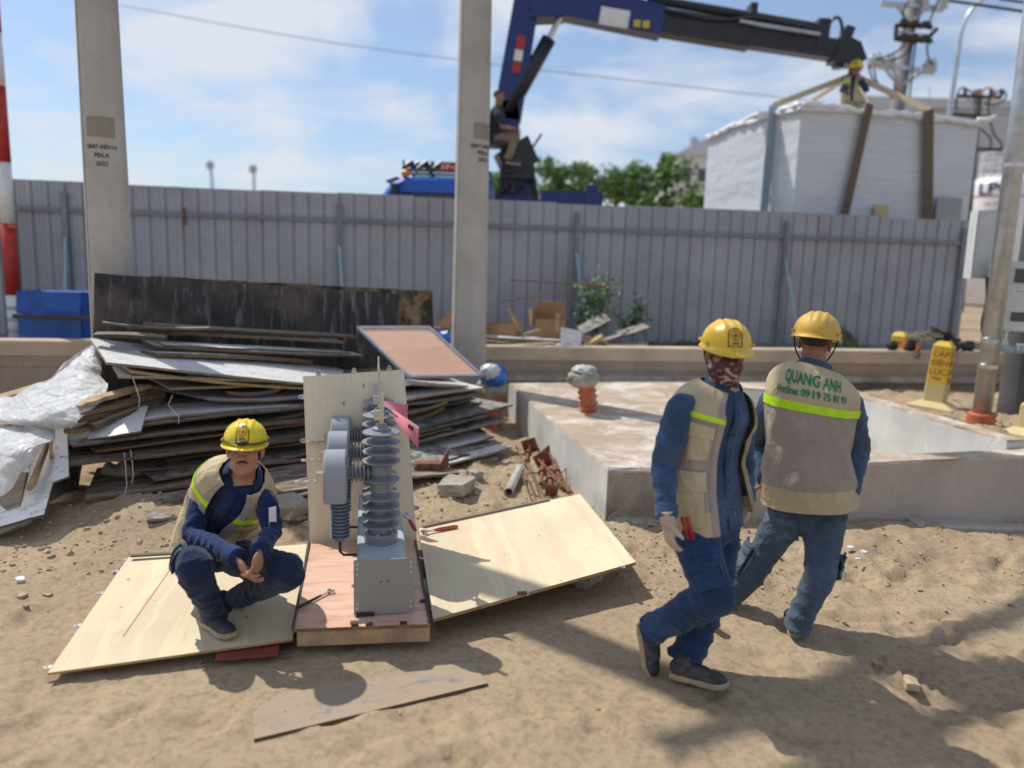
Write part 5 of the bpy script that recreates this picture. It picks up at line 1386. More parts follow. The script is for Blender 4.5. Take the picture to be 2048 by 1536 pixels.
def helmet(t, hc, H, m_, k=1.0, badge=True, strap=None, ridge_dir=1):
    c0 = Vector(hc) + H @ Vector((0, -.004, .048)) * k
    a, b, h = .119 * k, .146 * k, .122 * k
    def q(x, y, z): return c0 + H @ Vector((x, y, z))
    NU, NV = 72, 26
    def prof(s, tt, kk):
        th = 2 * math.pi * s; f = math.cos(th)
        if tt < .86:
            ph = (tt / .86) * math.pi / 2; rr = math.sin(ph) ** .93; z = h * math.cos(ph) ** .9
            x = a * rr * math.sin(th); y = b * rr * f
            rg = sum(math.exp(-((abs(x) - xx * k) / (.0095 * k)) ** 4) for xx in (0, .040)) if True else 0
            z += .0062 * k * min(1, rg) * float(smooth(.05, .16, tt)) * (1 - float(smooth(.52, .64, tt)))
            if tt < .05: z += .004 * k
            if kk == 0: x *= .965; y *= .965; z -= .004 * k
        else:
            e = (tt - .86) / .14; br = (.014 + .044 * max(0, f) ** 1.4) * k * e; sc = 1 + .015 * e
            x = (a * sc + br * .55) * math.sin(th); y = (b * sc + br) * f; z = -.004 * k - .012 * k * e - .012 * k * e * max(0, f)
            if kk == 0: z -= .0035 * k
            if kk == 0 and e < .5: x *= .965; y *= .965
        return q(x, y, z)
    V, F = grid_mesh(prof, NU, NV, True)
    hat = thing('hard_hat', (0, 0, 0), None, None); hat.parent = t; hat.location = (0, 0, 0)
    for key in list(hat.keys()): del hat[key]
    sh = mesh('shell', V, F, m_, hat, smooth=True)
    for s in (-1, 1):
        for (y_, z_) in ((.05, .012), (-.06, .012)):
            x_ = a * math.sqrt(max(0, 1 - (y_ * k / b) ** 2)); mb = MB(); mb.box(q(s * (x_ + .001), y_ * k, z_ * k), (.012 * k, .030 * k, .014 * k), H @ rotz(-s * math.atan2(y_ * k / b * a / b, .8))); mb.build('accessory_slot', m_, hat)
    if badge:
        def dm(x, z, o=.003): 
            x *= k * 1.36; z = (z * 1.36 - .003) * k; rr = max(.05, 1 - (max(z, 0) / h) ** 2.222) ** .465; st = max(-.98, min(.98, x / (a * rr))); y = b * rr * math.sqrt(1 - st * st) + (o + .001) * k; return q(x, y, z + (o + .001) * k * max(0, z / h))
        def arch(n=16, w=.026, z0=.010, z1=.05): return [(-w, z0), (w, z0), (w, z1)] + [(w * math.cos(math.pi * i / n), z1 + w * .85 * math.sin(math.pi * i / n)) for i in range(1, n)] + [(-w, z1)]
        mb = MB()
        o_, i_ = arch(), arch(16, .0225, .0135, .05); n = len(o_)
        mb.add([dm(x, z, .0045) for x, z in o_] + [dm(x, z, .0045) for x, z in i_], [(i, (i + 1) % n, n + (i + 1) % n, n + i) for i in range(n)])
        bd = mb.build('badge_border', INK, hat)
        mb = MB(); n = 24; zc_ = .049
        mb.add([dm(.0165 * math.cos(6.2832 * i / n), zc_ + .0165 * math.sin(6.2832 * i / n), .005) for i in range(n)] + [dm(.0145 * math.cos(6.2832 * i / n), zc_ + .0145 * math.sin(6.2832 * i / n), .005) for i in range(n)], [(i, (i + 1) % n, n + (i + 1) % n, n + i) for i in range(n)])
        mb.build('badge_ring', INK, bd)
        mb = MB(); st = [((.0135 if i % 2 == 0 else .0042) * math.cos(math.pi * i / 4), zc_ + (.0135 if i % 2 == 0 else .0042) * math.sin(math.pi * i / 4)) for i in range(8)]
        mb.add([dm(x, z, .0055) for x, z in st] + [dm(0, zc_, .0055)], [(i, (i + 1) % 8, 8) for i in range(8)]); mb.build('badge_star', RED, bd)
        mb = MB(); text_on(mb, 'EVN', .013, lambda x, y: dm(x, .018 + y, .0055), off=.03); o = mb.build('badge_lettering', INK, bd); o['kind'] = 'stuff'
    if strap == 'band':
        mb = MB(); pts = [q((a + .008 * k) * math.sin(th), (b + (.016 if math.cos(th) > 0 else .006) * k) * math.cos(th), (.006 + .004 * math.sin(th * 3)) * k) for th in np.linspace(0, 2 * math.pi, 41)]
        V, F = tube(pts, [(.004 * k, .010 * k)] * 41, 8, 1); mb.add(V, F); mb.ball(q(0, b + .018 * k, .006 * k), (.035 * k, .012 * k, .013 * k), H); mb.build('goggle_strap', BLACKP, hat, True)
    if strap in ('chin', 'band'):
        mb = MB(); pts = [q(-a * .93, .0, -.01 * k), q(-a * .72, .005, -.10 * k), q(-.03 * k, .05 * k, -.168 * k), q(.03 * k, .05 * k, -.168 * k), q(a * .72, .005, -.10 * k), q(a * .93, 0, -.01 * k)]
        V, F = tube(pts, [.0042 * k] * 6, 6, 6); mb.add(V, F)
        if strap == 'chin': mb.build('chin_strap', BLACKP, hat, True)
    return hat
def shoe(t, heel, fwd, up, up_mat, k=1.0):
    f = Vector(fwd).normalized(); u = Vector(up); u = (u - f * u.dot(f)).normalized(); r = f.cross(u); heel = Vector(heel)
    def q(x, y, z): return heel + r * x * k + f * y * k + u * z * k
    Mx = Matrix((r, f, u)).transposed()
    out = [(.0, -.012), (.026, -.004), (.036, .03), (.034, .09), (.042, .15), (.047, .20), (.040, .245), (.018, .268), (-.012, .268), (-.036, .245), (-.044, .20), (-.040, .15), (-.034, .09), (-.036, .03), (-.026, -.004)]
    n = len(out); V = []
    for z, s in ((0, .96), (.006, 1.0), (.024, 1.0), (.026, .95)): V += [q(x * s, .13 + (y - .13) * s, z + .012 * max(0, (y - .18) / .09) ** 2) for x, y in out]
    F = [tuple(range(n - 1, -1, -1)), tuple(range(3 * n, 4 * n))] + [(j * n + i, j * n + (i + 1) % n, (j + 1) * n + (i + 1) % n, (j + 1) * n + i) for j in range(3) for i in range(n)]
    sh = remesh('shoe', [ball(q(0, .045, .055), (.037 * k, .056 * k, .046 * k), Mx), ball(q(0, .12, .046), (.040 * k, .085 * k, .042 * k), Mx), ball(q(.001, .195, .036), (.043 * k, .066 * k, .031 * k), Mx),
                         tube([q(0, .05, .05), q(0, .045, .115)], [.042 * k, .040 * k], 16, 3)], .006, up_mat, t, 4)
    mesh('sole', V, F, SOLE, sh)
    mb = MB()
    for i in range(4): mb.tube([q(-.024, .10 + i * .018, .083 - i * .008), q(0, .105 + i * .018, .092 - i * .0085), q(.024, .10 + i * .018, .083 - i * .008)], .0028 * k, 5)
    o = mb.build('laces', INK, sh); o['kind'] = 'stuff'
def crease(seed, amp):
    def f(co):
        x, y, z = co[:, 0], co[:, 1], co[:, 2]; w = .6 * fbm(x * 4 + seed, z * 4 + y * 3, 2)
        a = 1 - np.abs(fbm(x * 3.5 + y * 2.5 + seed * 3 + w, z * 9.5 + x * 4 - y * 3 + w, 1)) * 4
        b = 1 - np.abs(fbm(z * 6 + y * 5 + seed + w, x * 8 - z * 5 + w * 2, 1)) * 4
        return amp * (np.clip(a, -.4, 1) ** 3 + .7 * np.clip(b, -.4, 1) ** 3)
    return f
def person(spec):
    S = spec; root = thing('person', S['foot'], S['label'], 'person', S.get('group'))
    T = Torso(S['spine'], S['F0'], S['F1'], S.get('k', 1), S.get('kb', 1)); T.roll = S.get('roll', (0, 0)); hd = S.get('vox', .0055)
    H = rotframe(S['look'], S.get('tilt', (0, 0, 1))); hc = Vector(S['head']); nb = Vector(S['spine'][-1])
    # body
    sh = head_shells(hc, H, S.get('hk', 1)); sh.append(tube([nb - Vector((0, 0, .06)), nb, hc + H @ Vector((0, -.02, -.06))], [.06, .056, .054], 18, 4))
    tb_ = Torso(S['spine'], S['F0'], S['F1'], .88, .86); sh.append(tb_.shell(-.012, 0, .97, 28, 24))
    for (a, b, c) in S['arms']: sh.append(tube([a, Vector(a).lerp(b, .5), b, Vector(b).lerp(c, .5), c], [.045, .042, .036, .034, .026], 14, 3))
    for (a, b, c) in S['legs']: sh.append(tube([a, Vector(a).lerp(b, .5), b, Vector(b).lerp(c, .45), c], [.07, .065, .05, .048, .034], 14, 3))
    gl = []
    for hnd in S['hands']:
        s_ = hand_shells(*hnd[:4], **hnd[4])
        if S.get('gloves'): gl.append((s_, hnd)); s_ = hand_shells(*hnd[:4], **dict(hnd[4], k=.9))
        sh += s_
    body = remesh('body', sh, hd, S['skin'], root, 3)
    for s_, hnd in gl: remesh('glove', s_ + [tube([Vector(hnd[0]) - Vector(hnd[1]).normalized() * .05, Vector(hnd[0]) + Vector(hnd[1]).normalized() * .02], [.036, .034], 14, 3)], .0045, GLOVE, root, 2)
    # eyes, brows
    if S.get('face', True):
        for s in (-1, 1):
            HS = H * S.get('hk', 1); c = hc + HS @ Vector((s * .031, .0705, .0015)); mb = MB(); mb.ball(c, .0098, H, 12, 8); e = mb.build('eye', mat('eye_white', (.45, .42, .40), .3, .02, 5, 0) if s < 0 else bpy.data.materials['eye_white'], root, True)
            mb = MB(); mb.ball(c + HS @ Vector((0, .0062, 0)), .0052, H, 10, 8); mb.build('iris', HAIR, e, True)
            mb = MB(); mb.tube([hc + HS @ Vector((s * x, y, z)) for x, y, z in ((.014, .089, .021), (.030, .088, .026), (.046, .076, .022))], [.0022, .0034, .002], 6); mb.build('eyebrow', HAIR, root)
        mb = MB(); mb.tube([hc + HS @ Vector((x, y, z)) for x, y, z in ((-.018, .083, -.0555), (0, .0905, -.0545), (.018, .083, -.0555))], [.001, .0018, .001], 6); mb.build('lip_line', mat('lip_shadow', (.10, .03, .025), .6, .1, 5, 0), root)
        if S.get('moustache'):
            mb = MB(); mb.tube([hc + H @ Vector((x, y, z)) for x, y, z in ((-.028, .074, -.049), (-.014, .091, -.0405), (0, .095, -.037), (.014, .091, -.0405), (.028, .074, -.049))], [(.003, .002), (.006, .004), (.0045, .004), (.006, .004), (.003, .002)], 8, ) if False else None
            V, F = tube([hc + HS @ Vector((x, y, z)) for x, y, z in ((-.027, .074, -.048), (-.014, .0895, -.041), (0, .094, -.038), (.014, .0895, -.041), (.027, .074, -.048))], [.002, .0048, .0036, .0048, .002], 8, 4); mesh('moustache', V, F, HAIR, root)
    # hair: cap over the back and sides of the skull
    hk = S.get('hk', 1)
    V, F = ball(Vector((0, 0, 0)), (1, 1, 1), None, 36, 26); keep = []
    def inh(p): return p.z > -.05 and (p.y < -.25 + .6 * max(0, p.z)) or (p.z > -.62 and p.y < -.42) or (abs(p.x) > .80 and p.z > -.35 and p.y < .22) or (S.get('bare') and p.z > .2 and p.y < .72)
    Vw = [hc + H @ (Vector((v[0] * .0805, v[1] * .100 - .012, v[2] * .108 + .030 + (.0 if v[2] > 0 else .02))) * hk) for v in V]
    F2 = [f for f in F if all(inh(Vector(V[i])) for i in f)]
    us = sorted({i for f in F2 for i in f}); mp = {i: n for n, i in enumerate(us)}
    mesh('hair', [Vw[i] for i in us], [tuple(mp[i] for i in f) for f in F2], HAIR, root, smooth=True)
    # shirt
    parts = [T.shell(.004, S.get('hem', -.10), S.get('top', .985), 60, 56, S.get('sfold', .03))]
    for i, (a, b, c) in enumerate(S['arms']):
        a, b, c = Vector(a), Vector(b), Vector(c); sc_, f1, f2 = T.fr(.80)[0], a.lerp(b, .5), b.lerp(c, .5)
        cuff = c - (c - b).normalized() * .01; w = S.get('sl', 1.0)
        parts.append(tube([a.lerp(sc_, .35), a, a.lerp(b, .3), a.lerp(b, .7), b, b.lerp(c, .3), b.lerp(c, .7), cuff], [q * w for q in (.042, .058, .069, .064, .059, .057, .051, .046)], 30, 9, folds=[0, .05, .10, .19, .28, .22, .16, .09], seed=i + S['seed'], wl=.055))
        if S.get('short'): parts[-1] = tube([a.lerp(sc_, .35), a, a.lerp(b, .4), a.lerp(b, .8)], [.060, .068, .066, .064], 24, 9, folds=[0, .02, .04, .03], seed=i)
    shirt = remesh('shirt', parts, S.get('cvox', .0075), S['shirt'], root, 1, disp=crease(S['seed'], S.get('cr', .006)))
    c, r_, f_, up_ = T.fr(.985)
    if not S.get('short'):
        for i, (a, b, c_) in enumerate(S['arms']):
            b, c_ = Vector(b), Vector(c_); d = (c_ - b).normalized(); V, F = tube([c_ - d * .055, c_ - d * .05, c_ - d * .005, c_ + d * .003], [.049, .0515, .050, .045], 24, 3); mesh('cuff', V, F, S['shirt'], shirt, smooth=True)
    def collar(s, t_, k):
        g = S.get('cgap', .07); an = 2 * math.pi * (g + (1 - 2 * g) * s); pr = [(.068, -.02), (.066, .022), (.072, .030), (.090, .002), (.098, -.020)]; p = catmull(pr, t_ * 4); edge = 1 + .25 * abs(2 * s - 1) ** 6 * max(0, t_ - .5)
        rr_ = (p[0] + .003 * k) * edge; return c + r_ * math.sin(an) * rr_ + f_ * math.cos(an) * rr_ * .98 + up_ * (p[1] - .02 * abs(2 * s - 1) ** 8 * t_)
    V, F = grid_mesh(collar, 40, 12, True); mesh('collar', V, F, S['shirt'], shirt, smooth=True)
    # placket
    V, F = grid_mesh(lambda s, q, k: T(-.018 + .036 * s, -.08 + 1.0 * q, .008 + .003 * k + .022 * float(fbm(5, (-.08 + q) * 7 + 2, 3))), 3, 40, True); mesh('placket', V, F, S['shirt'], shirt, smooth=True)
    for i in range(5):
        p = T(0, .08 + i * .17, .014); mb = MB(); cc, rr0, ff0, uu0 = T.fr(.08 + i * .17); mb.cyl(p, p + ff0 * .004, .0055, n=10); mb.build('button', INK, shirt)
    # trousers
    c0, r0_, f0_, u0_ = T.fr(0.); tp = []; hp = (Vector(S['legs'][0][0]) + Vector(S['legs'][1][0])) / 2
    wq = S.get('tr', 1.0)
    tp.append(ball(hp + Vector((0, 0, .03)), (.172, .128, .12), Matrix((r0_, f0_, u0_)).transposed(), 26, 18))
    tp.append(tube([hp + Vector((0, 0, .0)), c0 + u0_ * .03], [.14, .15], 24, 4) if False else T.shell(-.012, -.18, .12, 36, 8))
    for i, (a, b, c_) in enumerate(S['legs']):
        a, b, c_ = Vector(a), Vector(b), Vector(c_); R_ = S.get('legr', (.092, .102, .095, .083, .080, .078, .075, .072)); fo = S.get('legf', (.0, .04, .08, .13, .20, .20, .23, .24))
        tp.append(tube([a.lerp(hp, .2) + u0_ * .03, a, a.lerp(b, .35), a.lerp(b, .75), b, b.lerp(c_, .35), b.lerp(c_, .75), c_ + (c_ - b).normalized() * .01], [q * wq for q in R_], 32, 9, folds=list(fo), seed=10 + i + S['seed'], wl=.075))
    tr_ = remesh('trousers', tp, S.get('cvox', .0075), S['pants'][0] if isinstance(S['pants'], tuple) else S['pants'], root, 1, disp=crease(S['seed'] + 5, S.get('cr', .006)))
    for sp_ in S['shoes']: shoe(root, *sp_, S['shoem'])
    # seams and pockets on a leg: (leg index, direction the pocket faces)
    for (li, face, flap) in S.get('pockets', ()):
        a, b, c_ = [Vector(q) for q in S['legs'][li]]; d = (b - a).normalized(); n = Vector(face); n = (n - d * n.dot(d)).normalized(); w = d.cross(n)
        def pk(s, q, k, l0=.58, l1=1.0, rr_=.098, wd=1.15):
            L = (b - a).length; an = (s - .5) * wd; return a + d * L * (l0 + (l1 - l0) * q) + (n * math.cos(an) + w * math.sin(an)) * (rr_ + .010 * k + .006 * math.sin(q * 9) * math.sin(s * 5))
        V, F = grid_mesh(pk, 10, 10, True); o = mesh('cargo_pocket', V, F, S['pants'], root, smooth=False)
        V, F = grid_mesh(lambda s, q, k: pk(s, q, k, .54, .70 + .05 * (s - .5), .108, 1.25), 10, 4, True); mesh('pocket_flap', V, F, S['pants'], o)
        mb = MB(); mb.tube([a + d * (b - a).length * q + (n * math.cos(-.8) + w * math.sin(-.8)) * .1 for q in np.linspace(.1, .95, 12)], .0022, 4); mb.build('side_seam', STITCH, tr_)
    # vest
    v = S.get('vest')
    if v:
        def vo(u, vv): return v['off'] + .026 * float(fbm(math.sin(u * 6.2832) * 1.6 + 3 + v['seed'], vv * 3.2 + math.cos(u * 6.2832) * 1.6, 3)) + v.get('flare', .02) * max(0, .35 - vv)
        g0, g1, gm = v['gap']
        def gap(vv): return g0 + (g1 - g0) * max(0, min(1, vv)) + gm * max(0, (vv - .55) / .45) ** 1.5
        def uu(s, vv): g = gap(vv); return g + (1 - 2 * g) * s
        v0, v1 = v['v']; NU, NV = 96, 64
        V, F = grid_mesh(lambda s, q, k: T(uu(s, v0 + (v1 - v0) * q), v0 + (v1 - v0) * q, vo(uu(s, v0 + (v1 - v0) * q), v0 + (v1 - v0) * q) + .004 * k), NU, NV, True)
        fm = []; A = len(F)
        for fi in range(A):
            j = min((fi // 2) // NU, NV - 1) if fi < NU * NV * 2 else 0; vv = v0 + (v1 - v0) * (j + .5) / NV; s = ((fi // 2) % NU) / NU
            fm.append(v['zone'](s, vv))
        vest = mesh('vest', V, F, None, root, smooth=True, mats=[KHAKI, TAUPE], fm=fm)
        vest.data.set_sharp_from_angle(angle=R(50))
        def patch(nm, m_, s0, s1, q0, q1, o=.006, th=.003, n=(24, 6), par=vest, uspace=False):
            def f(s, q, k):
                vv = q0 + (q1 - q0) * q; ss = s0 + (s1 - s0) * s; u = ss if uspace else uu(ss, vv); return T(u, vv, vo(u, vv) + o + th * k)
            V, F = grid_mesh(f, n[0], n[1], True); return mesh(nm, V, F, m_, par, smooth=False)
        for pa in v['patches']: 
            pr_ob = patch(*pa[:6], **(pa[6] if len(pa) > 6 else {}))
        for (s_, hgt, u0, vv0, wid, m_) in v.get('text', ()):
            mb = MB(); slope = 1.0
            def f(x, y):
                vv = vv0 + y / v['len']; a_, b_ = T.ab(vv); u = u0 - x / (2 * math.pi * (a_ + .02)) * v.get('tk', 1.0); return T(u, vv, vo(u, vv) + .0085)
            text_on(mb, s_, hgt, f, off=.03, width=wid); o = mb.build('lettering', m_, vest); o['kind'] = 'stuff'
    if S.get('helmet'): helmet(root, hc + H @ Vector((0, 0, S.get('hlift', 0))), H, **S['helmet'])
    return root, T, H
def seam_tape(name, m_, pts, r, parent): pass

# ---- worker walking right, masked face
aF = Vector((.57, -.82, 0)); A_R = P(1360, 812, 3.40); A_L = P(1474, 806, 3.66)
A_hip = P(1416, 1030, 3.52); A_ne = P(1450, 770, 3.54)
A_sp = [A_hip, P(1410, 950, 3.53), P(1415, 880, 3.54), P(1432, 815, 3.55), A_ne]
rA, TA, HA = person(dict(seed=1, foot=(1.0 - .2, 3.45, 0), label='person in a camouflage face mask and yellow hard hat striding right in blue denim', group='workers in yellow hard hats',
    spine=A_sp, F0=(.62, -.78, 0), F1=aF, k=1.0, head=P(1450, 708, 3.50), look=(.03, -1, -.06), tilt=(.03, 0, 1), hk=1.10,
    arms=[(A_R, P(1328, 925, 3.36), P(1334, 1034, 3.24)), (A_L, P(1490, 920, 3.78), P(1490, 1000, 3.62))],
    legs=[(P(1388, 1062, 3.42), P(1425, 1190, 3.22), P(1302, 1262, 3.40)), (P(1432, 1062, 3.60), P(1428, 1190, 3.50), P(1368, 1322, 3.40))],
    hands=[(P(1335, 1040, 3.235), (.16, .06, -1), (.85, .35, .1), 1, dict(curl=(.25, .35, .3))), (P(1489, 1006, 3.615), (-.05, -.18, -1), (-.5, .8, 0), 1, dict(curl=(.8, .9, .6)))], gloves=True,
    skin=SKIND, shirt=DENIMS, pants=DENIM, hem=-.12, face=True, sfold=.010, sl=.93, cgap=.12,
    shoes=[(P(1278, 1246, 3.46), (.22, -.12, -1), (.75, -.62, -.2)), (G(1350, 1352, .005) + Vector((-.02, .0, 0)), (.90, -.36, 0), (0, 0, 1))], shoem=SHOE,
    pockets=[(0, (-.2, -1, .2), True)], tr=1.10, legf=(0, .05, .10, .16, .25, .26, .28, .28),
    vest=dict(off=.034, seed=2, v=(-.06, .965), gap=(.085, .05, .05), len=.52, flare=.06, zone=lambda s, v: 0 if (v > .66 or v < .12) else 1,
        patches=[('lime_stripe', LIME, .0, 1.0, .655, .70, dict(n=(80, 2))), ('chest_pocket', KHAKI, .05, .155, .40, .56), ('pocket_flap', KHAKI, .04, .165, .54, .62, dict(o=.011)), ('hip_pocket', KHAKI, .06, .23, .03, .25, dict(o=.008)), ('pocket_flap', KHAKI, .05, .24, .22, .33, dict(o=.013)),
                 ('chest_pocket', KHAKI, .86, .95, .40, .58), ('hip_pocket', KHAKI, .80, .95, .03, .28), ('front_edge', TAUPE, 0, .03, -.05, .95, dict(n=(3, 50), o=.005)), ('front_edge', TAUPE, .97, 1.0, -.05, .95, dict(n=(3, 50), o=.005))],
        text=[('ĐỘI', .035, .90, .80, .05, GREENP)]),
    helmet=dict(m_=YEL, strap='chin', k=.92)))
# neck tube pulled up as a mask
hc = P(1450, 708, 3.50)
def hq(x, y, z): return hc + HA @ Vector((x, y, z)) * 1.12
remesh('face_mask', [ball(hq(0, .017, -.045), (.080, .096, .09), HA, 24, 18), ball(hq(0, .045, -.02), (.057, .070, .036), HA, 20, 14), ball(hq(0, .085, -.018), (.02, .022, .02), HA, 14, 10), tube([hq(0, .0, -.08), A_ne + Vector((0, 0, .0)), A_ne - Vector((0, 0, .03))], [.064, .064, .068], 22, 4)], .006, CAMO, rA, 5)
d = (P(1370, 1068, 3.28) - P(1362, 1040, 3.30)); mb = MB(); mb.cyl(P(1366, 1036, 3.275), P(1376, 1072, 3.27), .009, n=10); mb.cyl(P(1376, 1032, 3.275), P(1386, 1068, 3.27), .009, n=10)
pl_ = thing('pliers', P(1376, 1072, 3.27), 'red handled pliers sticking out of the pocket of the masked worker', 'pliers'); 
for i_, (x0, x1) in enumerate(((1366, 1376), (1376, 1386))):
    mb = MB(); mb.tube([P(x0 - 2, 1034, 3.268), P(x0 + 3, 1052, 3.262), P(x1 + 1, 1078, 3.27)], .009, 8); mb.build('handle', RED, pl_, True)

# ---- worker seen from behind
bF = Vector((.36, .93, 0))
B_ne = P(1630, 732, 4.02); B_hip = P(1617, 1000, 3.98)
B_R = P(1697, 800, 3.93); B_L = P(1552, 790, 4.07)
rB, TB, HB = person(dict(seed=4, foot=(1.52, 3.75, 0), label='person seen from behind in a dusty yellow hard hat and khaki vest with green lettering', group='workers in yellow hard hats',
    spine=[B_hip, P(1615, 920, 3.98), P(1618, 850, 3.99), P(1624, 775, 4.00), B_ne], F0=(.30, .95, 0), F1=bF, k=1.07, roll=(-.03, -.16), sfold=.012, head=P(1630, 688, 4.04), look=(.42, .90, -.10), tilt=(.05, 0, 1),
    arms=[(B_L, P(1508, 895, 4.22), P(1532, 958, 4.00)), (B_R, P(1716, 900, 3.96), P(1700, 985, 3.86))],
    legs=[(P(1572, 1035, 4.02), P(1500, 1150, 4.08), P(1432, 1215, 4.18)), (P(1650, 1040, 3.92), P(1640, 1150, 3.78), P(1592, 1256, 3.78))],
    hands=[(P(1533, 962, 3.985), (.30, -.25, -1), (.4, .8, .2), -1, dict(curl=(.15, .25, .2), thumb=(.2, .9, .3))), (P(1699, 990, 3.855), (-.05, -.05, -1), (-.5, .8, 0), -1, dict(curl=(.5, .7, .5)))],
    skin=SKIND, shirt=DENIMB, pants=DENIML, hem=-.16, face=False, sl=1.02, tr=1.0,
    shoes=[(G(1590, 1276, .0), (.25, 1, 0), (0, 0, 1)), (G(1425, 1262, 0.0), (-.35, .9, 0), (0, 0, 1))], shoem=SHOEB,
    pockets=[(1, (.95, .1, 0), True), (0, (-.9, .1, .3), True)],
    vest=dict(off=.036, seed=6, v=(-.02, .955), gap=(.10, .06, .05), len=.535, flare=.03, zone=lambda s, v: 0 if (v > .63 or v < .125) else 1,
        patches=[('lime_stripe', LIME, .10, .90, .605, .655, dict(n=(80, 2))), ('hem_band', KHAKI, .10, .90, -.02, .125, dict(n=(60, 4), o=.002))],
        text=[('QUANG ANH', .062, .50, .765, .23, GREENP), ('Hotline: 0919 75 81 91', .034, .50, .695, .30, GREENP)]),
    helmet=dict(m_=YELD, badge=False, strap='chin')))

V, F = grid_mesh(lambda s, q, k: TB(.345 + .115 * s, -.34 + .22 * q, .012 + .005 * k - .03 * (1 - q)), 8, 8, True); mesh('back_pocket', V, F, DENIML, rB)
V, F = grid_mesh(lambda s, q, k: TB(.54 + .115 * s, -.34 + .22 * q, .012 + .005 * k - .03 * (1 - q)), 8, 8, True); mesh('back_pocket', V, F, DENIML, rB)
# ---- squatting worker
C_hip = P(434, 1088, 3.98); C_ne = P(488, 946, 3.76)
C_R = P(404, 992, 3.86); C_L = P(532, 998, 3.78)
c_look = (.30, -.92, -.12)
legsC = [(P(392, 1108, 3.95), P(390, 1135, 3.46), P(432, 1238, 3.60)), (P(470, 1112, 3.92), P(572, 1148, 3.56), P(470, 1196, 3.86))]
rC, TC, HC = person(dict(seed=8, foot=(-1.35, 3.6, .05), label='person with a moustache in navy clothes and shiny yellow hard hat squatting on plywood', group='workers in yellow hard hats',
    spine=[C_hip, P(436, 1050, 3.98), P(450, 1015, 3.95), P(472, 976, 3.86), C_ne], F0=(.10, -.95, .2), F1=(.16, -.97, -.1), k=.94, head=P(490, 901, 3.68), look=(.20, -.97, .10), tilt=(.05, 0, 1), moustache=True, hk=1.07, sl=.82, hlift=.008, top=.95, vox=.004,
    arms=[(C_R, P(385, 1070, 3.72), P(474, 1116, 3.47)), (C_L, P(543, 1062, 3.72), P(520, 1102, 3.47))],
    legs=legsC,
    hands=[(P(476, 1118, 3.465), (.55, -.25, -.75), (.6, .35, .2), -1, dict(curl=(.35, .5, .4), spread=.17)), (P(519, 1104, 3.465), (-.12, -.25, -.95), (-.75, .3, .1), 1, dict(curl=(.6, .8, .5), spread=.17))],
    skin=SKIN, shirt=NAVYC, pants=NAVYT, hem=-.05, face=True, cgap=.16, legr=(.09, .10, .094, .092, .090, .078, .062, .056), sfold=.010,
    shoes=[(G(408, 1246, .055), G(476, 1284, .055) - G(408, 1246, .055), (0, 0, 1)), (P(440, 1210, 3.92), (.5, -.75, -.3), (-.1, .1, 1))], shoem=SHOE, pockets=[(0, (-.9, -.1, .3), True)],
    vest=dict(off=.036, seed=3, v=(-.04, .965), gap=(.018, .045, .035), len=.5, flare=.06, zone=lambda s, v: 0 if (v > .50 or v < .10 or s < .22) else (1 if s < .03 else 0),
        patches=[('lime_stripe', LIME, .0, 1.0, .70, .75, dict(n=(80, 2))), ('grey_tape', TAUPE, 0, 1, .52, .56, dict(n=(80, 2))), ('chest_pocket', KHAKI, .04, .15, .33, .50), ('pocket_flap', KHAKI, .03, .16, .47, .54, dict(o=.011)), ('chest_pocket', KHAKI, .86, .95, .33, .5), ('front_edge', TAUPE, 0, .035, -.03, .95, dict(n=(3, 50), o=.005)), ('front_edge', TAUPE, .965, 1.0, -.03, .95, dict(n=(3, 50), o=.005))],
        text=[('ĐỘI XL', .035, .88, .655, .06, GREENP)]),
    helmet=dict(m_=YELB, strap='band', k=.86)))
q = C_L.lerp(P(543, 1062, 3.72), .42) + Vector((.03, -.062, 0)); mb = MB(); V, F = grid_mesh(lambda s, t_, k: q + Vector((.03 * (s - .5) + .012, .02 * (s - .5) - .004 * k, -.05 + .1 * t_)), 4, 4, True); mb.add(V, F); mb.build('arm_patch', WHITE, rC)
# ------------------------------------------------------------------ debris on the bank behind the wall
WZ = .83
def wp(px, py, off=.25):      # point on the sight line at off metres behind the wall face
    d = ray(px, py); t = 9.64 / (d[1] - .161 * d[0]); p = Vector((d[0], d[1], d[2])) * t + Vector((0, 0, CAM_H))
    k = 1 + off / p.y
    return Vector((p.x * k, p.y * k, CAM_H + (p.z - CAM_H) * k))
DG = 'timber offcuts on the bank behind the wall'
def plank(x0, y0, x1, y1, w, off, top, edge, label, t=.03, lift=0., off2=None, name='plank', skew=(0, 0)):
    slab_board(name, wp(x0, y0, off), wp(x1, y1, off if off2 is None else off2), w, t, top, edge, label, 'plank', DG, lift=lift, skew=skew, rough=.01)
plank(866, 668, 1145, 682, .3, .35, OLDW, GEDGE, 'long grey plank right behind the concrete pole on the wall', t=.05, skew=(0, -.1))
plank(870, 655, 960, 662, .2, .6, OLDB, OEDGE, 'grey plank end left of the concrete pole above the pink sheet')
plank(965, 681, 1020, 686, .12, .2, OLDB, OEDGE, 'short weathered strip lying below the long grey plank')
plank(1030, 690, 1110, 686, .12, .15, LUMB, LUMB, 'short tan strip lying on the wall top by the crumpled lump')
plank(1080, 690, 1160, 688, .25, .2, OLDW, GEDGE, 'pale flat offcut left of the upright grey square')
plank(1165, 668, 1222, 640, .25, .75, OLDD, OEDGE, 'dark plank tilted up in front of the larger bush', t=.03, lift=R(20), off2=.8)
plank(1205, 683, 1300, 655, .28, .55, OLDD, OEDGE, 'dark board tip rising to the right under the smaller bush', t=.02, lift=R(8))
plank(1165, 669, 1235, 692, .1, .4, LUMB, LUMB, 'bright sawn plank sloping down to the right behind the grey square', t=.03)
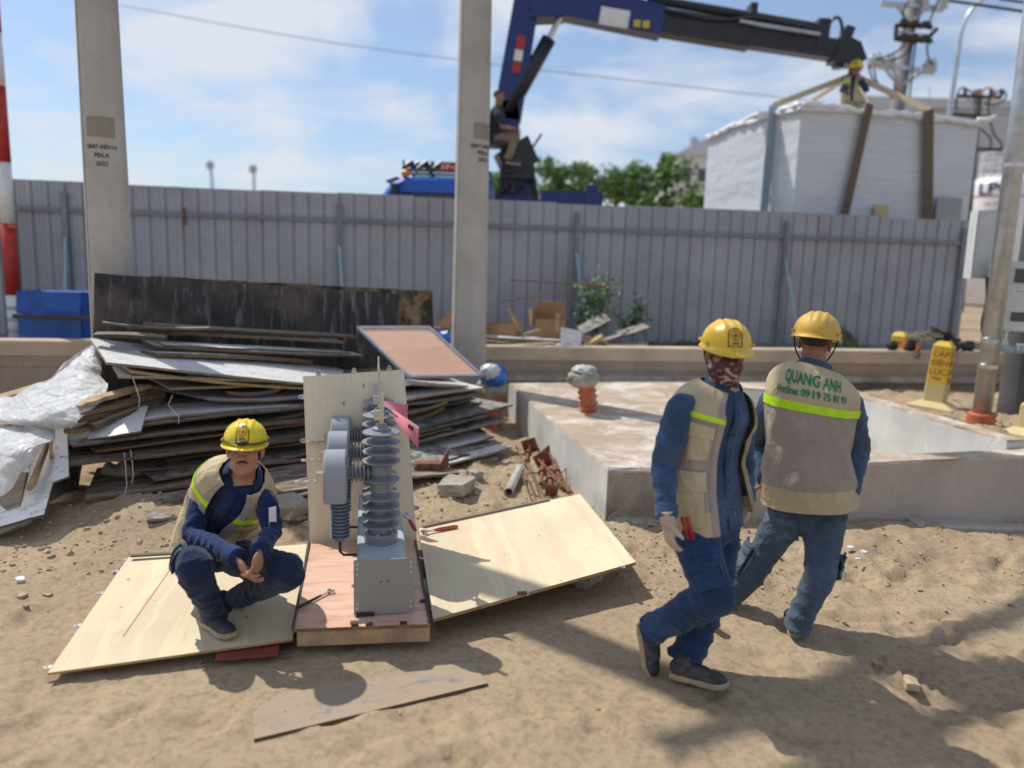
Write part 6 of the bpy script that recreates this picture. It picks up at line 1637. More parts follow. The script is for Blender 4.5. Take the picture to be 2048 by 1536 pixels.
plank(1160, 676, 1205, 690, .09, .3, LUMB, LUMB, 'second sawn plank just below the sloping bright one', t=.03)
plank(1166, 693, 1206, 672, .1, .22, LUMB, LUMB, 'short sawn batten rising to the right beside the grey square', t=.05, lift=R(10))
plank(1190, 694, 1300, 693, .16, .25, LUMB, LUMB, 'flat sawn board along the wall top right of the grey square', t=.03)
plank(1215, 690, 1298, 687, .2, .5, WHITEP, GEDGE, 'white board end lying behind the flat sawn board', t=.02)
plank(1045, 668, 1080, 658, .06, .5, LUMB, LUMB, 'thin tan batten in front of the open carton', t=.03, name='batten')
a = wp(1037, 661, .55); b = wp(1018, 618, .65); mb = MB(); mb.box((a + b) / 2, (.05, .03, (a - b).length), frame(Vector((0, 1, 0)), (b - a))); tag(mb.build('batten', OLDB if False else LUMB), 'grey batten sticking up left of the open carton', 'batten', DG)
a = wp(1113, 662, .45); b = wp(1116, 630, .5); mb = MB(); mb.box((a + b) / 2, (.045, .045, (a - b).length), frame(Vector((.2, 1, 0)), (b - a))); mb.box(b, (.05, .05, .02), frame(Vector((.2, 1, 0)))); tag(mb.build('batten', LUMB), 'bright upright batten in the open carton', 'batten', DG)
# little upright grey square
pq = [wp(1121, 691, .13), wp(1162, 692, .11), wp(1162, 662, .2), wp(1121, 654, .22)]
ob = thing('board_offcut', pq[0], 'grey cement-stained square offcut standing on the wall top', 'board', DG)
quad_panel(ob, pq, .018, OLDW, GEDGE, 6, 5)
# cartons
def carton(c, size, rot, label, flaps, name='cardboard_box', mark=False):
    t = thing(name, c, label, 'carton', 'cardboard boxes on the bank'); x, y, z = size; Rm = rot
    def q(p): return Vector(c) + Rm @ Vector(p)
    w = .006
    for nm, cc, sz in (('front', (0, -y / 2, z / 2), (x, w, z)), ('back', (0, y / 2, z / 2), (x, w, z)), ('side', (-x / 2, 0, z / 2), (w, y - 2 * w, z)), ('side', (x / 2, 0, z / 2), (w, y - 2 * w, z)), ('bottom', (0, 0, w / 2), (x - 2 * w, y - 2 * w, w))):
        mb = MB(); mb.box(q(cc), sz, Rm); mb.build(nm, CARD if nm != 'bottom' else CARDD, t)
    for (cc, sz, ang, ax) in flaps:
        mb = MB(); mb.box(q(cc), sz, Rm @ Matrix.Rotation(ang, 3, ax)); mb.build('flap', CARD, t)
    if mark:
        yf = -y / 2 - w / 2 - .0015
        mb = MB(); mb.box(q((-x * .14, yf, z * .72)), (.11, .002, .06), Rm); lb_ = mb.build('print_label', INK, t)
        mb = MB(); text_on(mb, 'MVN', .03, lambda a, b: q((-x * .14 + a, yf - .002, z * .72 - .012 + b)), off=.01); mb.build('lettering', CARD, lb_)
        mb = MB()
        for k in range(3): text_on(mb, ('Sản phẩm', 'Made in Vietnam', 'Thùng 1/2')[k], .028, lambda a, b: q((.03 + a, yf, z * .50 - k * .045 + b)))
        o = mb.build('print', INK, t); o['kind'] = 'stuff'
        for k in (-1, 0, 1):
            mb = MB(); mb.cyl(q((.03 + k * .075, yf, .10)), q((.03 + k * .075, yf - .002, .10)), .03, n=16); mb.build('round_mark', INK, t)
    return t
c = wp(905, 668, .75); carton(c, (.42, .3, .5), Matrix.Rotation(R(38), 3, 'Y') @ rotz(R(-8)), 'tilted printed cardboard box between the black panel and the concrete pole', [], mark=True)
c = wp(1000, 676, .8); carton(c, (.5, .35, .2), rotz(R(-8)) @ Matrix.Rotation(R(-6), 3, 'Y'), 'low open cardboard box lying right of the concrete pole', [((.27, -.12, .14), (.16, .006, .12), .5, 'Z')])
c = wp(1100, 676, .75); carton(c, (.40, .32, .26), rotz(R(-4)), 'open cardboard box with a raised flap in the middle of the debris', [((0, .15, .37), (.40, .006, .24), R(8), 'X'), ((-.225, 0, .29), (.006, .3, .18), R(-22), 'Y')])
c = wp(1078, 650, 1.1); carton(c, (.25, .25, .22), rotz(R(10)), 'small cardboard box behind the open box with a raised flap', [])
mb = MB(); V, F = ball(wp(890, 678, .3), (.16, .1, .09), None, 20, 12); V = [Vector(v) * 1 + Vector((0, 0, .025 * math.sin(v[0] * 50) * math.sin(v[1] * 40))) for v in V]; mb.add(V, F); tag(mb.build('blue_bag', BLUEP, None, False), 'crumpled blue plastic bag beside the pole above the pink sheet', 'bag')
mb = MB(); rr = random.Random(8)
for i in range(60):
    clod(mb, wp(1045 + rr.random() * 45, 694 - rr.random() * 6 * (1 - abs(i - 30) / 32), .02 + rr.random() * .15), .02, rr)
o = mb.build('mortar_crumbs', RUBBLE); tag(o, 'heap of grey mortar crumbs on the wall top', 'rubble', None, 'stuff')
# reinforcing bars poking towards the lens
hub = wp(1205, 571, 1.0)
for (p, q, l) in (((1020, 560), .35, 'upper of two rusty reinforcing bars held out over the wall'), ((1004, 602), .15, 'lower of two rusty reinforcing bars pointing down to the left')):
    e = wp(p[0], p[1], q); mb = MB(); mb.tube([e, e.lerp(hub, .5), hub, hub + Vector((.06, .02, -.03)), hub + Vector((.05, .02, -.09))], .011, 7); tag(mb.build('reinforcing_bar', REBAR), l, 'steel bar', 'bars over the wall')
# bushes
def bush(name, base, crown, n, label, cat, seed, leaf=(.045, .075), mats=None, stems=7, group=None):
    t = thing(name, base, label, cat, group); rr = random.Random(seed); mb = MB(); tips = []
    for i in range(stems):
        c = crown[i % len(crown)]; e = Vector(c[0]) + Vector((rr.uniform(-1, 1) * c[1][0] * .6, rr.uniform(-1, 1) * c[1][1] * .6, rr.uniform(.1, .9) * c[1][2]))
        md = base.lerp(e, .5) + Vector((rr.uniform(-.05, .05), rr.uniform(-.05, .05), .03)); mb.tube([base, md, e], [.010, .007, .003], 5); tips += [md.lerp(e, k) for k in (.2, .5, .8, 1)]
    o = mb.build('stem', STEM, t); o['kind'] = 'stuff'
    V = []; F = []; fm = []
    for i in range(n):
        if rr.random() < .55: c = rr.choice(tips); p = c + Vector((rr.gauss(0, .06), rr.gauss(0, .06), rr.gauss(0, .06))) * (crown[0][1][0] / .25)
        else:
            c, r = crown[rr.randrange(len(crown))]; p = Vector(c) + Vector((rr.gauss(0, .5) * r[0], rr.gauss(0, .5) * r[1], rr.gauss(0, .5) * r[2]))
        L = rr.uniform(*leaf); az = rr.uniform(0, 6.28); el = rr.uniform(-.9, .5)
        d = Vector((math.cos(az) * math.cos(el), math.sin(az) * math.cos(el), math.sin(el))); s = d.cross(Vector((rr.uniform(-.5, .5), rr.uniform(-.5, .5), 1))).normalized() * L * .34; k = len(V)
        up_ = s.cross(d).normalized() * L * .10
        V += [p, p + d * L * .45 + s + up_, p + d * L, p + d * L * .45 - s + up_]; F += [(k, k + 1, k + 2), (k, k + 2, k + 3)]; m_ = 0 if rr.random() < .5 else 1; fm += [m_, m_]
    o = mesh('foliage', V, F, None, t, mats=mats or [LEAF, LEAFD], fm=fm); o['kind'] = 'stuff'
    return t
b = wp(1195, 668, 1.3); s = b.y / 1536
bush('bush', b, [(wp(1185, 610, 1.3), (45 * s, .2, 45 * s)), (wp(1205, 585, 1.4), (40 * s, .2, 30 * s)), (wp(1180, 645, 1.2), (40 * s, .2, 30 * s))], 950, 'larger leafy green bush growing between the wall and the fence', 'bush', 3)
b = wp(1265, 672, 1.3)
bush('bush', b, [(wp(1280, 628, 1.4), (25 * s, .15, 35 * s)), (wp(1258, 650, 1.3), (35 * s, .15, 20 * s))], 380, 'smaller leafy bush to the right of the larger bush by the fence', 'bush', 4)
mb = MB(); rr = random.Random(9); V = []; F = []
for (x0, x1, n, h) in ((1280, 1480, 260, .28), (1480, 1760, 150, .16), (1690, 1740, 14, .55), (20, 60, 20, .15)):
    for i in range(n):
        p = wp(rr.uniform(x0, x1), 690, rr.uniform(.8, 2.0)); p.z = zg(p.x, p.y); az = rr.uniform(0, 6.3); L = h * rr.uniform(.4, 1.2); k = len(V)
        d = Vector((math.cos(az) * .35, math.sin(az) * .35, 1)); s_ = Vector((math.sin(az), -math.cos(az), 0)) * .006
        V += [p - s_, p + s_, p + d * L * .6 + s_ * .7, p + d * L + Vector((math.cos(az) * .3, math.sin(az) * .3, -.15)) * L, p + d * L * .6 - s_ * .7]; F += [(k, k + 1, k + 2, k + 3, k + 4)]
o = mesh('grass', V, F, GRASS, loc=(0, 11, .5)); tag(o, None, None, None, 'stuff')
# blue tarpaulin box and plank on the left, striped pole
a = wp(70, 678, .9); b = wp(192, 678, .9); H = .55
tb = thing('tarp_bundle', (a + b) / 2, 'stack covered with a blue tarpaulin behind the wall on the left', 'tarpaulin')
c = (a + b) / 2; c.z = .55; L = (b - a).length
def tarp(s, q, k):
    # drape: rectangle wrapped over front, top and back of a box
    u = (s - .5) * L * 1.0; H = .83 + .18 - .02; v = q * 2.4
    if v < 1: y = -.3 - .03 * (1 - v); z = v
    elif v < 1.4: y = -.3 + (v - 1) / .4 * .6; z = 1
    else: y = .3 + .03 * (v - 1.4); z = 2.4 - v
    z = z * .80; fold = .022 * float(fbm(u * 2.2 + z * 2.5, z * 3 + y * 2, 3)) * 2
    return c + Vector((u, y + L * 0 + u * .161 - fold * (1 if v < 1 else 0), .0 + z + fold * (1 if v > 1 else 0) - (.015 * k if 1 <= v <= 1.4 else 0)))
V, F = grid_mesh(tarp, 46, 60); mesh('tarpaulin', V, F, TARP, tb, smooth=True)
for sgn in (-1, 1):
    V, F = grid_mesh(lambda s, q, k: c + Vector((sgn * L * .497, -.3 + .6 * s + sgn * L * .5 * .161, .8 * q + .01 * math.sin(s * 20))), 8, 8); mesh('end_flap', V, F, TARP, tb, smooth=True)
slab_board('plank', wp(24, 628, .5), wp(190, 634, .5),   .03, .05, OLDD, DARKST, 'dark plank lying level in front of the blue tarpaulin', 'plank')
f0 = P(33, 676, 10.2); f0.z = .5; t = thing('striped_pole', (f0.x, f0.y, .5), 'red and white banded marker pole at the left edge behind the wall', 'marker pole')
zz = [(.5, P(25, 590, 10.2).z, PVC), (P(25, 590, 10.2).z, P(20, 447, 10.2).z, RED), (P(20, 447, 10.2).z, P(12, 325, 10.2).z, WHITE), (P(12, 325, 10.2).z, P(8, 172, 10.2).z, RED), (P(8, 172, 10.2).z, P(5, 65, 10.2).z, WHITE), (P(5, 65, 10.2).z, P(5, 65, 10.2).z + .9, RED)]
for i, (z0, z1, m_) in enumerate(zz):
    mb = MB(); mb.cyl((f0.x, f0.y, z0), (f0.x, f0.y, z1 - .001), .088, n=24); mb.build('band', WHITE if i == 0 else m_, t, True)
mb = MB(); mb.box((f0.x + .05, f0.y - .06, P(20, 452, 10.2).z), (.16, .03, .05)); mb.build('clip', ORANGE, t)
for z in (.75, .9, 1.05):
    mb = MB(); mb.cyl((f0.x, f0.y, z), (f0.x, f0.y, z + .05), .0895, n=24); mb.build('blue_print', PVC, t)

# ------------------------------------------------------------------ yellow cable markers
def marker(c, z0, h, w, rot, tilt, label, lines, seed):
    t = thing('cable_marker', (c.x, c.y, z0), label, 'cable marker', 'yellow cable marker posts'); Rm = Matrix.Rotation(tilt, 3, 'Y') @ rotz(rot); b = Vector((c.x, c.y, z0))
    def q(p): return b + Rm @ Vector(p)
    def ring(hw, z, ch=.012): return [(-hw + ch, -hw, z), (hw - ch, -hw, z), (hw, -hw + ch, z), (hw, hw - ch, z), (hw - ch, hw, z), (-hw + ch, hw, z), (-hw, hw - ch, z), (-hw, -hw + ch, z)]
    def loft(rs, nm):
        V = []; F = []
        for hw, z in rs: V += [q(p) for p in ring(hw, z)]
        for k in range(len(rs) - 1):
            for i in range(8): F.append((k * 8 + i, k * 8 + (i + 1) % 8, k * 8 + 8 + (i + 1) % 8, k * 8 + 8 + i))
        F += [tuple(range(7, -1, -1)), tuple(range((len(rs) - 1) * 8, len(rs) * 8))]; mesh(nm, V, F, MARK, t)
    loft([(w * 1.15, -.05), (w * 1.12, .02), (w * .62, .075), (w * .5, .078)], 'foot'); 
    def hw(z): return w * .5 * (1 - .10 * (z - .07) / h)
    loft([(hw(.07), .07), (hw(h - .06), h - .06), (hw(h) + .004, h - .055), (hw(h) * .62, h)], 'post')
    for face in (0, 1):
        mb = MB(); 
        for i, s_ in enumerate(lines[face]):
            z = h - .18 - i * .105
            f = (lambda x, y, z=z: q((x, -hw(z + y) - .003, z + y))) if face == 0 else (lambda x, y, z=z: q((-hw(z + y) - .003, -x, z + y)))
            if s_ == '~': mb.add([f(-.05, .05), f(.05, .04), f(.05, .06), f(-.05, .07)], [(0, 1, 2, 3)])
            else: text_on(mb, s_, .095, f, off=.012, width=hw(z) * 1.72 if len(s_) > 2 else None)
        if mb.V: o = mb.build('lettering', RED, t); o['kind'] = 'stuff'
    return t
mc = G(1868, 808, .34); marker(mc, .30, .80, .225, R(48), R(3.5), 'yellow cable marker post with red lettering standing behind the basin wall', (('CÁP', 'ĐIỆN', 'LỰC', '22KV'), ('CÁP', 'ĐIỆN', 'LỰC', '~')), 1)
mc2 = wp(1800, 690, .65); marker(mc2, .34, P(1798, 664, mc2.y).z - .34, .215, R(42), 0, 'second yellow cable marker whose top shows above the wall', (('CÁP', 'ĐIỆN'), ('CÁP', 'ĐIỆN')), 2)
mc3 = P(2062, 865, 7.7); marker(Vector((mc3.x, mc3.y, 0)), .3, .36, .2, R(30), 0, 'sliver of a yellow marker at the right edge behind the basin wall', ((), ()), 3)

# ------------------------------------------------------------------ tools and straps heaped on the wall top
def reel(px, py, off, label, sz=.13, face=None):
    c = wp(px, py, off); t = thing('strap_reel', c, label, 'strap reel', 'reels on the wall top'); c.z = WZ + sz * .42
    mb = MB(); mb.lathe(c - Vector((sz * .5, 0, 0)), c + Vector((1, 0, 0)), [(0, sz * .32), (.012, sz * .42), (sz * .9, sz * .42), (sz, sz * .32)], 10); mb.build('housing', BLACKP, t)
    mb = MB(); mb.box(c + Vector((sz * .1, -.01, sz * .42)), (sz * .5, sz * .35, .02)); mb.build('lock', DARKST, t)
    if face: mb = MB(); mb.lathe(c - Vector((sz * .53, 0, 0)), c + Vector((1, 0, 0)), [(0, sz * .3), (.03, sz * .44)], 10); mb.build('face', face, t)
reel(1784, 697, .12, 'leftmost black reel on the wall top'); reel(1818, 697, .08, 'black reel with an orange face on the wall top', .17, ORANGE); reel(1935, 697, .12, 'rightmost black reel on the wall top', .16); reel(1908, 694, .16, 'black reel just right of the yellow marker post', .13)
rr = random.Random(5)
def coil(c, n, r, rad, m_, label, zs=.3):
    mb = MB()
    for i in range(n):
        pts = []; a0 = rr.uniform(0, 6); R_ = r * rr.uniform(.6, 1); cx = rr.uniform(-r, r) * .8; tz = rr.uniform(.0, zs)
        for k in range(13):
            a = a0 + k * .5; pts.append(c + Vector((cx + R_ * math.cos(a) * 1.2, .5 * R_ * math.sin(a), tz * .3 + R_ * .25 * math.sin(a * 2 + i) + .05)))
        V, F = tube(pts, [rad] * 13, 5, 2); mb.add(V, F)
    return tag(mb.build('rope', m_, None, True), label, 'rope')
coil(wp(1850, 690, .12), 9, .14, .007, mat('pale_rope', (.42, .36, .26), .9), 'tangle of pale cord hanging over the wall top', .35)
coil(wp(1885, 690, .14), 5, .10, .010, BLACKP, 'black cable loops beside the pale cord', .3)
def strap_heap(c, label):
    V, F = grid_mesh(lambda s, q, k: c + Vector(((s - .5) * .62, (q - .5) * .22, .06 + .14 * math.sin(math.pi * s) + .05 * float(fbm(s * 7, q * 5, 2)) * 2 + .004 * k - .1 * (q - .5) ** 2)), 40, 14, True)
    return tag(mesh('canvas_bag', V, F, mat('brown_canvas', (.115, .09, .065), .95, .35, 14, .6, 90)), label, 'bag')
strap_heap(wp(1868, 688, .2), 'dark brown canvas tool bag slumped on the wall behind the cord')
hk = wp(1836, 703, -.05); t = thing('lifting_hook', hk, 'rusty lifting hook hanging over the wall edge from an orange strap', 'hook')
mb = MB(); mb.box(hk + Vector((0, 0, .06)), (.05, .02, .10)); mb.build('strap', ORANGE, t)
mb = MB(); mb.tube([hk + Vector((0, 0, 0)), hk + Vector((.012, -.01, -.03)), hk + Vector((.02, -.015, -.06)), hk + Vector((.0, -.015, -.09)), hk + Vector((-.035, -.015, -.085)), hk + Vector((-.045, -.015, -.06))], [.012, .012, .013, .014, .011, .006], 8); mb.build('hook', RUSTY, t, True)

# ------------------------------------------------------------------ pipe, meter box and cabinet at the right pole
pb_ = P(1962, 838, 8.05); t = thing('riser_pipe', (pb_.x, pb_.y, .3), 'galvanised riser pipe with an orange collar in front of the dark pole', 'pipe')
top = P(2070, 0, 8.05); dr_ = (Vector((top.x, 8.05, top.z)) - pb_).normalized(); top = pb_ + dr_ * 7
mb = MB(); mb.cyl(pb_ - dr_ * .2, top, .092, n=32); mb.build('tube', GALV, t, True)
for z in (.55, 2.6): 
    mb = MB(); mb.lathe(pb_ + dr_ * z, pb_ + dr_ * (z + 1), [(0, .095), (.04, .095)], 28); mb.build('strap_band', STEEL, t)
c = pb_ + dr_ * (P(1980, 685, 8.05) - pb_).length; mb = MB(); mb.lathe(c, c + dr_, [(0, .096), (.045, .096)], 28); mb.box(c + Vector((.08, -.09, .02)), (.07, .03, .05)); mb.build('clamp', GALV, t)
mb = MB(); mb.lathe(pb_ - dr_ * .1, pb_ + dr_, [(0, .135), (.05, .15), (.07, .13), (.1, .15), (.12, .13), (.15, .145), (.17, .12)], 26); mb.build('orange_collar', ORANGE, t, True)
# meter box
mz0, mz1 = P(1990, 662, 8.2).z, P(2005, 522, 8.2).z; xl = P(1996, 600, 8.2).x; W_ = .50
t = thing('meter_box', (xl + W_ / 2, 8.2, mz0), 'pale grey electricity meter box with two dark windows on the dark pole', 'meter box')
Bm = rotz(R(-4)); cc = Vector((xl + W_ / 2, 8.30, (mz0 + mz1) / 2)); Hm = mz1 - mz0
mb = MB(); mb.box(cc, (W_, .2, Hm), Bm); mb.build('case', METERB, t)
mb = MB(); mb.box(cc + Bm @ Vector((0, -.108, 0)), (W_ - .03, .014, Hm - .03), Bm); dq = mb.build('door', METERB, t)
for (dz, h, w) in ((.22, .15, .2), (-.21, .10, .17)):
    mb = MB(); mb.box(cc + Bm @ Vector((-.01, -.118, dz)), (w + .03, .008, h + .03), Bm); fr = mb.build('window_frame', WHITEP, t); mb = MB(); mb.box(cc + Bm @ Vector((-.01, -.124, dz)), (w, .006, h), Bm); mb.build('pane', GLASS, fr)
mb = MB(); mb.box(cc + Bm @ Vector((-.005, -.117, .075)), (.2, .003, .085), Bm); st = mb.build('sticker', WHITE, t)
for k, (s_, h) in enumerate((('CÔNG TY ĐIỆN LỰC', .02), ('19001006', .03))):
    mb = MB(); text_on(mb, s_, h, lambda x, y: cc + Bm @ Vector((-.005 + x, -.1205, .088 - k * .04 + y)), width=.17); o = mb.build('lettering', RED if k else NAVYL, st); o['kind'] = 'stuff'
mb = MB(); mb.lathe(cc + Bm @ Vector((-.06, -.116, -.03)), cc + Bm @ Vector((-.06, -1.116, -.03)), [(0, .028), (.003, .028)], 20); mb.build('emblem', GALV, t)
for (dx_, dz) in ((-W_ / 2 + .02, -Hm / 2 + .02), (-W_ / 2 + .02, Hm / 2 - .02), (-.05, -Hm / 2 - .012)):
    mb = MB(); mb.cyl(cc + Bm @ Vector((dx_, -.112, dz)), cc + Bm @ Vector((dx_, -.122, dz)), .012, n=10); mb.build('screw', DARKST, t)
t = thing('plastic_elbow', cc + Vector((-.05, 0, -Hm / 2 - .2)), 'pale blue plastic elbow pipe under the meter box', 'pipe')
e0 = cc + Vector((-.13, -.02, -Hm / 2)); mb = MB(); V, F = tube([e0, e0 - Vector((0, 0, .10)), e0 + Vector((.02, 0, -.16)), e0 + Vector((.09, 0, -.185)), e0 + Vector((.25, 0, -.185)), e0 + Vector((.5, 0, -.18))], [.055] * 6, 16, 6); mb.add(V, F); mb.build('bend', PVC, t, True)
mb = MB(); mb.lathe(e0 + Vector((.16, 0, -.186)), e0 + Vector((1, 0, -.186)), [(0, .062), (.03, .062)], 16); mb.box(e0 + Vector((.19, -.06, -.14)), (.1, .02, .03)); mb.build('clamp', GALV, t)
# cabinet on the fence side
t = thing('cable_cabinet', P(1965, 556, 8.6), 'narrow grey cabinet hung high beside the riser pipe', 'cabinet')
q = [P(1941, 557, 8.35), P(1976, 557, 8.55), P(1997, 419, 8.55), P(1957, 421, 8.35)]
n2 = Vector((.55, -.83, 0)); sd = Vector((.12, .62, 0))
mb = MB(); mb.add([v for v in q] + [v + sd * .35 for v in q], [(0, 1, 2, 3), (7, 6, 5, 4), (0, 3, 7, 4), (1, 5, 6, 2), (3, 2, 6, 7), (0, 4, 5, 1)]); mb.build('case', METERB, t)
mb = MB(); k = [q[0].lerp(q[2], .5) + (v - q[0].lerp(q[2], .5)) * .90 + Vector((.0, -.012, 0)) for v in q]; mb.add(k + [v + Vector((0, .011, 0)) for v in k], [(0, 1, 2, 3), (7, 6, 5, 4), (0, 3, 7, 4), (1, 5, 6, 2), (3, 2, 6, 7), (0, 4, 5, 1)]); mb.build('door', METERB, t)
mb = MB(); V, F = tube([P(1975, 555, 8.5), P(1975, 600, 8.5), P(1966, 640, 8.45), P(1968, 670, 8.4), P(1985, 695, 8.3)], [.022] * 5, 8, 5); mb.add(V, F); tag(mb.build('cable', WIRE, None, True), 'black cable dropping from the narrow grey cabinet', 'cable')
# ------------------------------------------------------------------ crane truck behind the fence
CY = 15.0
def beam(mb, a, b, h0, h1, w, up=(0, 0, 1), m=0):
    a = Vector(a); b = Vector(b); d = (b - a).normalized(); u = Vector(up); u = (u - d * u.dot(d)).normalized(); s = d.cross(u)
    V = []
    for p, h in ((a, h0), (b, h1)):
        for (i, k) in ((-1, -1), (1, -1), (1, 1), (-1, 1)): V.append(p + s * i * w / 2 + u * k * h / 2)
    return mb.add(V, [(3, 2, 1, 0), (4, 5, 6, 7), (0, 1, 5, 4), (1, 2, 6, 5), (2, 3, 7, 6), (3, 0, 4, 7)], m)
tk = thing('crane_truck', (P(960, 400, CY).x, CY, 0), 'navy knuckle boom loader crane on a bright blue truck behind the fence', 'crane truck')
def part(nm, m_, fn, parent=tk, smooth=False):
    mb = MB(); fn(mb); return mb.build(nm, m_, parent, smooth)
# cab
k0, k1 = P(768, 400, CY), P(985, 400, CY); roof = P(860, 366, CY).z; cw = k1.x - k0.x
def cabp(x, y, z): return Vector((k0.x + x, CY + y, z))
prof = [(.0, 1.0), (-.05, 1.9), (.0, roof - .5), (.30, roof - .10), (.52, roof), (cw, roof + .02), (cw, 1.0)]
mb = MB(); n = len(prof); ys_ = (-1.1, -.98, .98, 1.1); V = []
for i, y in enumerate(ys_):
    k = .05 if i in (0, 3) else 0
    V += [cabp(x + (k if x < cw else -k), y, z - k) for x, z in prof]
mb.add(V, [tuple(range(n - 1, -1, -1)), tuple(range(3 * n, 4 * n))] + [(j * n + i, j * n + (i + 1) % n, (j + 1) * n + (i + 1) % n, (j + 1) * n + i) for j in range(3) for i in range(n)])
cab = mb.build('cab', CABB, tk)
mb = MB(); mb.add([cabp(.05, -.85, roof - .52), cabp(.31, -.85, roof - .13), cabp(.31, .85, roof - .13), cabp(.05, .85, roof - .52)], [(0, 1, 2, 3)]); V = [Vector(v) + Vector((-.02, 0, .012)) for v in mb.V]; mesh('windscreen', [*V, *[v + Vector((.006, 0, -.004)) for v in V]], [(0, 1, 2, 3), (7, 6, 5, 4), (0, 4, 5, 1), (1, 5, 6, 2), (2, 6, 7, 3), (3, 7, 4, 0)], GLASS, cab)
part('side_window', GLASS, lambda m: m.box(cabp(1.25, -1.105, roof - .52), (1.3, .02, .42)), cab)
part('door_frame', BLACKP, lambda m: m.box(cabp(1.25, -1.10, roof - .29), (1.5, .03, .05)), cab)
part('mirror', BLACKP, lambda m: (m.box(cabp(.42, -1.35, roof - .35), (.10, .24, .4)), m.cyl(cabp(.5, -1.1, roof - .1), cabp(.42, -1.35, roof - .2), .018)), cab)
part('marker_lamp', mat('amber_lamp', (.65, .22, .03), .3, .1, 5, 0), lambda m: m.ball(cabp(.55, -1.0, roof + .06), (.08, .07, .07)), cab)
part('visor', BLACKP, lambda m: m.box(cabp(.30, 0, roof - .04), (.22, 1.9, .03), Matrix.Rotation(R(-20), 3, 'Y')), cab)
def rack(m):
    z = roof + .10
    for y in (-.9, -.3, .3, .9): m.cyl(cabp(.5, y, z + .03), cabp(cw, y, z + .03), .025, n=6)
    for x in (.5, .9, 1.4): m.cyl(cabp(x, -.95, z + .07), cabp(x, .95, z + .07), .02, n=6)
    for x in (.5, 1.0, 1.6): m.cyl(cabp(x, -.9, z - .1), cabp(x, -.9, z + .2), .02, n=6)
    for i in range(7): m.cyl(cabp(.45 + i * .09, -.7 + .2 * (i % 3), z + .08), cabp(.62 + i * .09, -.6 + .2 * (i % 3), z + .20), .03, .06, n=8)
part('roof_rack', BLACKP, rack, cab)
sg = part('roof_sign', SIGNR, lambda m: m.box(cabp(1.42, -.98, roof + .20), (.55, .04, .16)), cab)
mb = MB(); text_on(mb, 'INII', .12, lambda x, y: cabp(1.40 + x, -1.004, roof + .155 + y), off=.01, width=.42); o = mb.build('lettering', mat('sign_lettering', (.8, .55, .5), .5, .05, 5, 0), sg); o['kind'] = 'stuff'
# chassis and bed
c0 = P(985, 405, CY)
part('chassis', BLACKP, lambda m: m.box((c0.x + 3, CY, 1.0), (9, .9, .4)))
part('cargo_bed', NAVY, lambda m: m.box((c0.x + 5.6, CY, 1.65), (5.4, 2.3, .25)))
part('bed_rail', NAVY, lambda m: m.box((P(1135, 396, CY).x, CY - 1.1, P(1135, 398, CY).z - .1), (1.1, .06, .3)))
part('bed_post', NAVY, lambda m: m.box((P(1172, 396, CY).x, CY - 1.1, P(1172, 392, CY).z - .2), (.22, .12, .6)))
for x in (-1.6, 2.6, 5.2, 6.5):
    for y in (-.95, .95):
        w_ = part('wheel', BLACKP, lambda m: m.lathe((c0.x + x, CY + y - .15, .5), (c0.x + x, CY + y + 1, .5), [(0, .30), (.02, .48), (.28, .48), (.30, .3)], 20))
        part('rim', GALV, lambda m: m.lathe((c0.x + x, CY + y - .16, .5), (c0.x + x, CY + y + 1, .5), [(0, .22), (.32, .22)], 14), w_)
# column, post, booms
b0, b1 = P(1028, 420, CY), P(1022, 225, CY)
part('column', NAVY, lambda m: (beam(m, (b0.x, CY, 1.5), P(1032, 395, CY), .9, .75, .8, (1, 0, 0)), beam(m, P(1032, 400, CY), P(1022, 300, CY), .62, .40, .5, (1, 0, 0)), beam(m, P(1022, 310, CY), P(1020, 205, CY), .36, .30, .4, (1, 0, 0))))
part('control_tray', BLACKP, lambda m: (beam(m, P(1000, 330, CY - .5), P(1062, 300, CY - .4), .40, .5, .5), m.box(P(1035, 345, CY - .4), (.6, .5, .25)), m.cyl(P(1062, 300, CY - .5), P(1083, 268, CY - .5), .02), m.cyl(P(1040, 360, CY - .5), P(1058, 310, CY - .5), .03), m.box(P(1064, 375, CY), (.18, .3, .9), Matrix.Rotation(R(-10), 3, 'Y'))))
part('valve_block', BLACKP, lambda m: [m.box(P(1003 + i * 8, 372 - i % 3 * 8, CY - .5), (.09, .12, .22 + .06 * (i % 2))) for i in range(6)])
pb0, pb1 = P(1014, 240, CY), P(1066, -70, CY)
po = part('inner_boom', NAVY, lambda m: beam(m, pb0, pb1, .52, .44, .4, (1, 0, 0)))
for (y0_, y1_, m_) in ((75, 100, RED), (103, 125, WHITE), (128, 148, RED)):
    a = pb0.lerp(pb1, (240 - y1_) / 310); b = pb0.lerp(pb1, (240 - y0_) / 310); part('decal', m_, lambda m: beam(m, a + Vector((.02, -.21, 0)), b + Vector((.02, -.21, 0)), .15, .15, .006, (1, 0, 0)), po)
ca, cb2 = P(1016, 225, CY - .1), P(1098, 78, CY - .1); part('cylinder', BLACKP, lambda m: m.cyl(ca, cb2, .135, n=18), smooth=True)
part('piston_rod', STEEL, lambda m: m.cyl(cb2, P(1122, 32, CY - .1), .055, n=12))
mA = P(1072, 0, CY); mB = P(1325, 48, CY - .2); mC = P(1500, 75, CY - .35); mD = P(1690, 105, CY - .5)
part('main_boom', NAVY, lambda m: (beam(m, mA + Vector((-.1, 0, .10)), mB, .62, .50, .45), beam(m, mA + Vector((-.05, 0, .0)), mA + Vector((.55, 0, -.06)), .75, .55, .5)))
part('decal', WHITE, lambda m: beam(m, P(1200, 30, CY - .38), P(1258, 40, CY - .38), .30, .30, .01), bpy.data.objects['main_boom'])
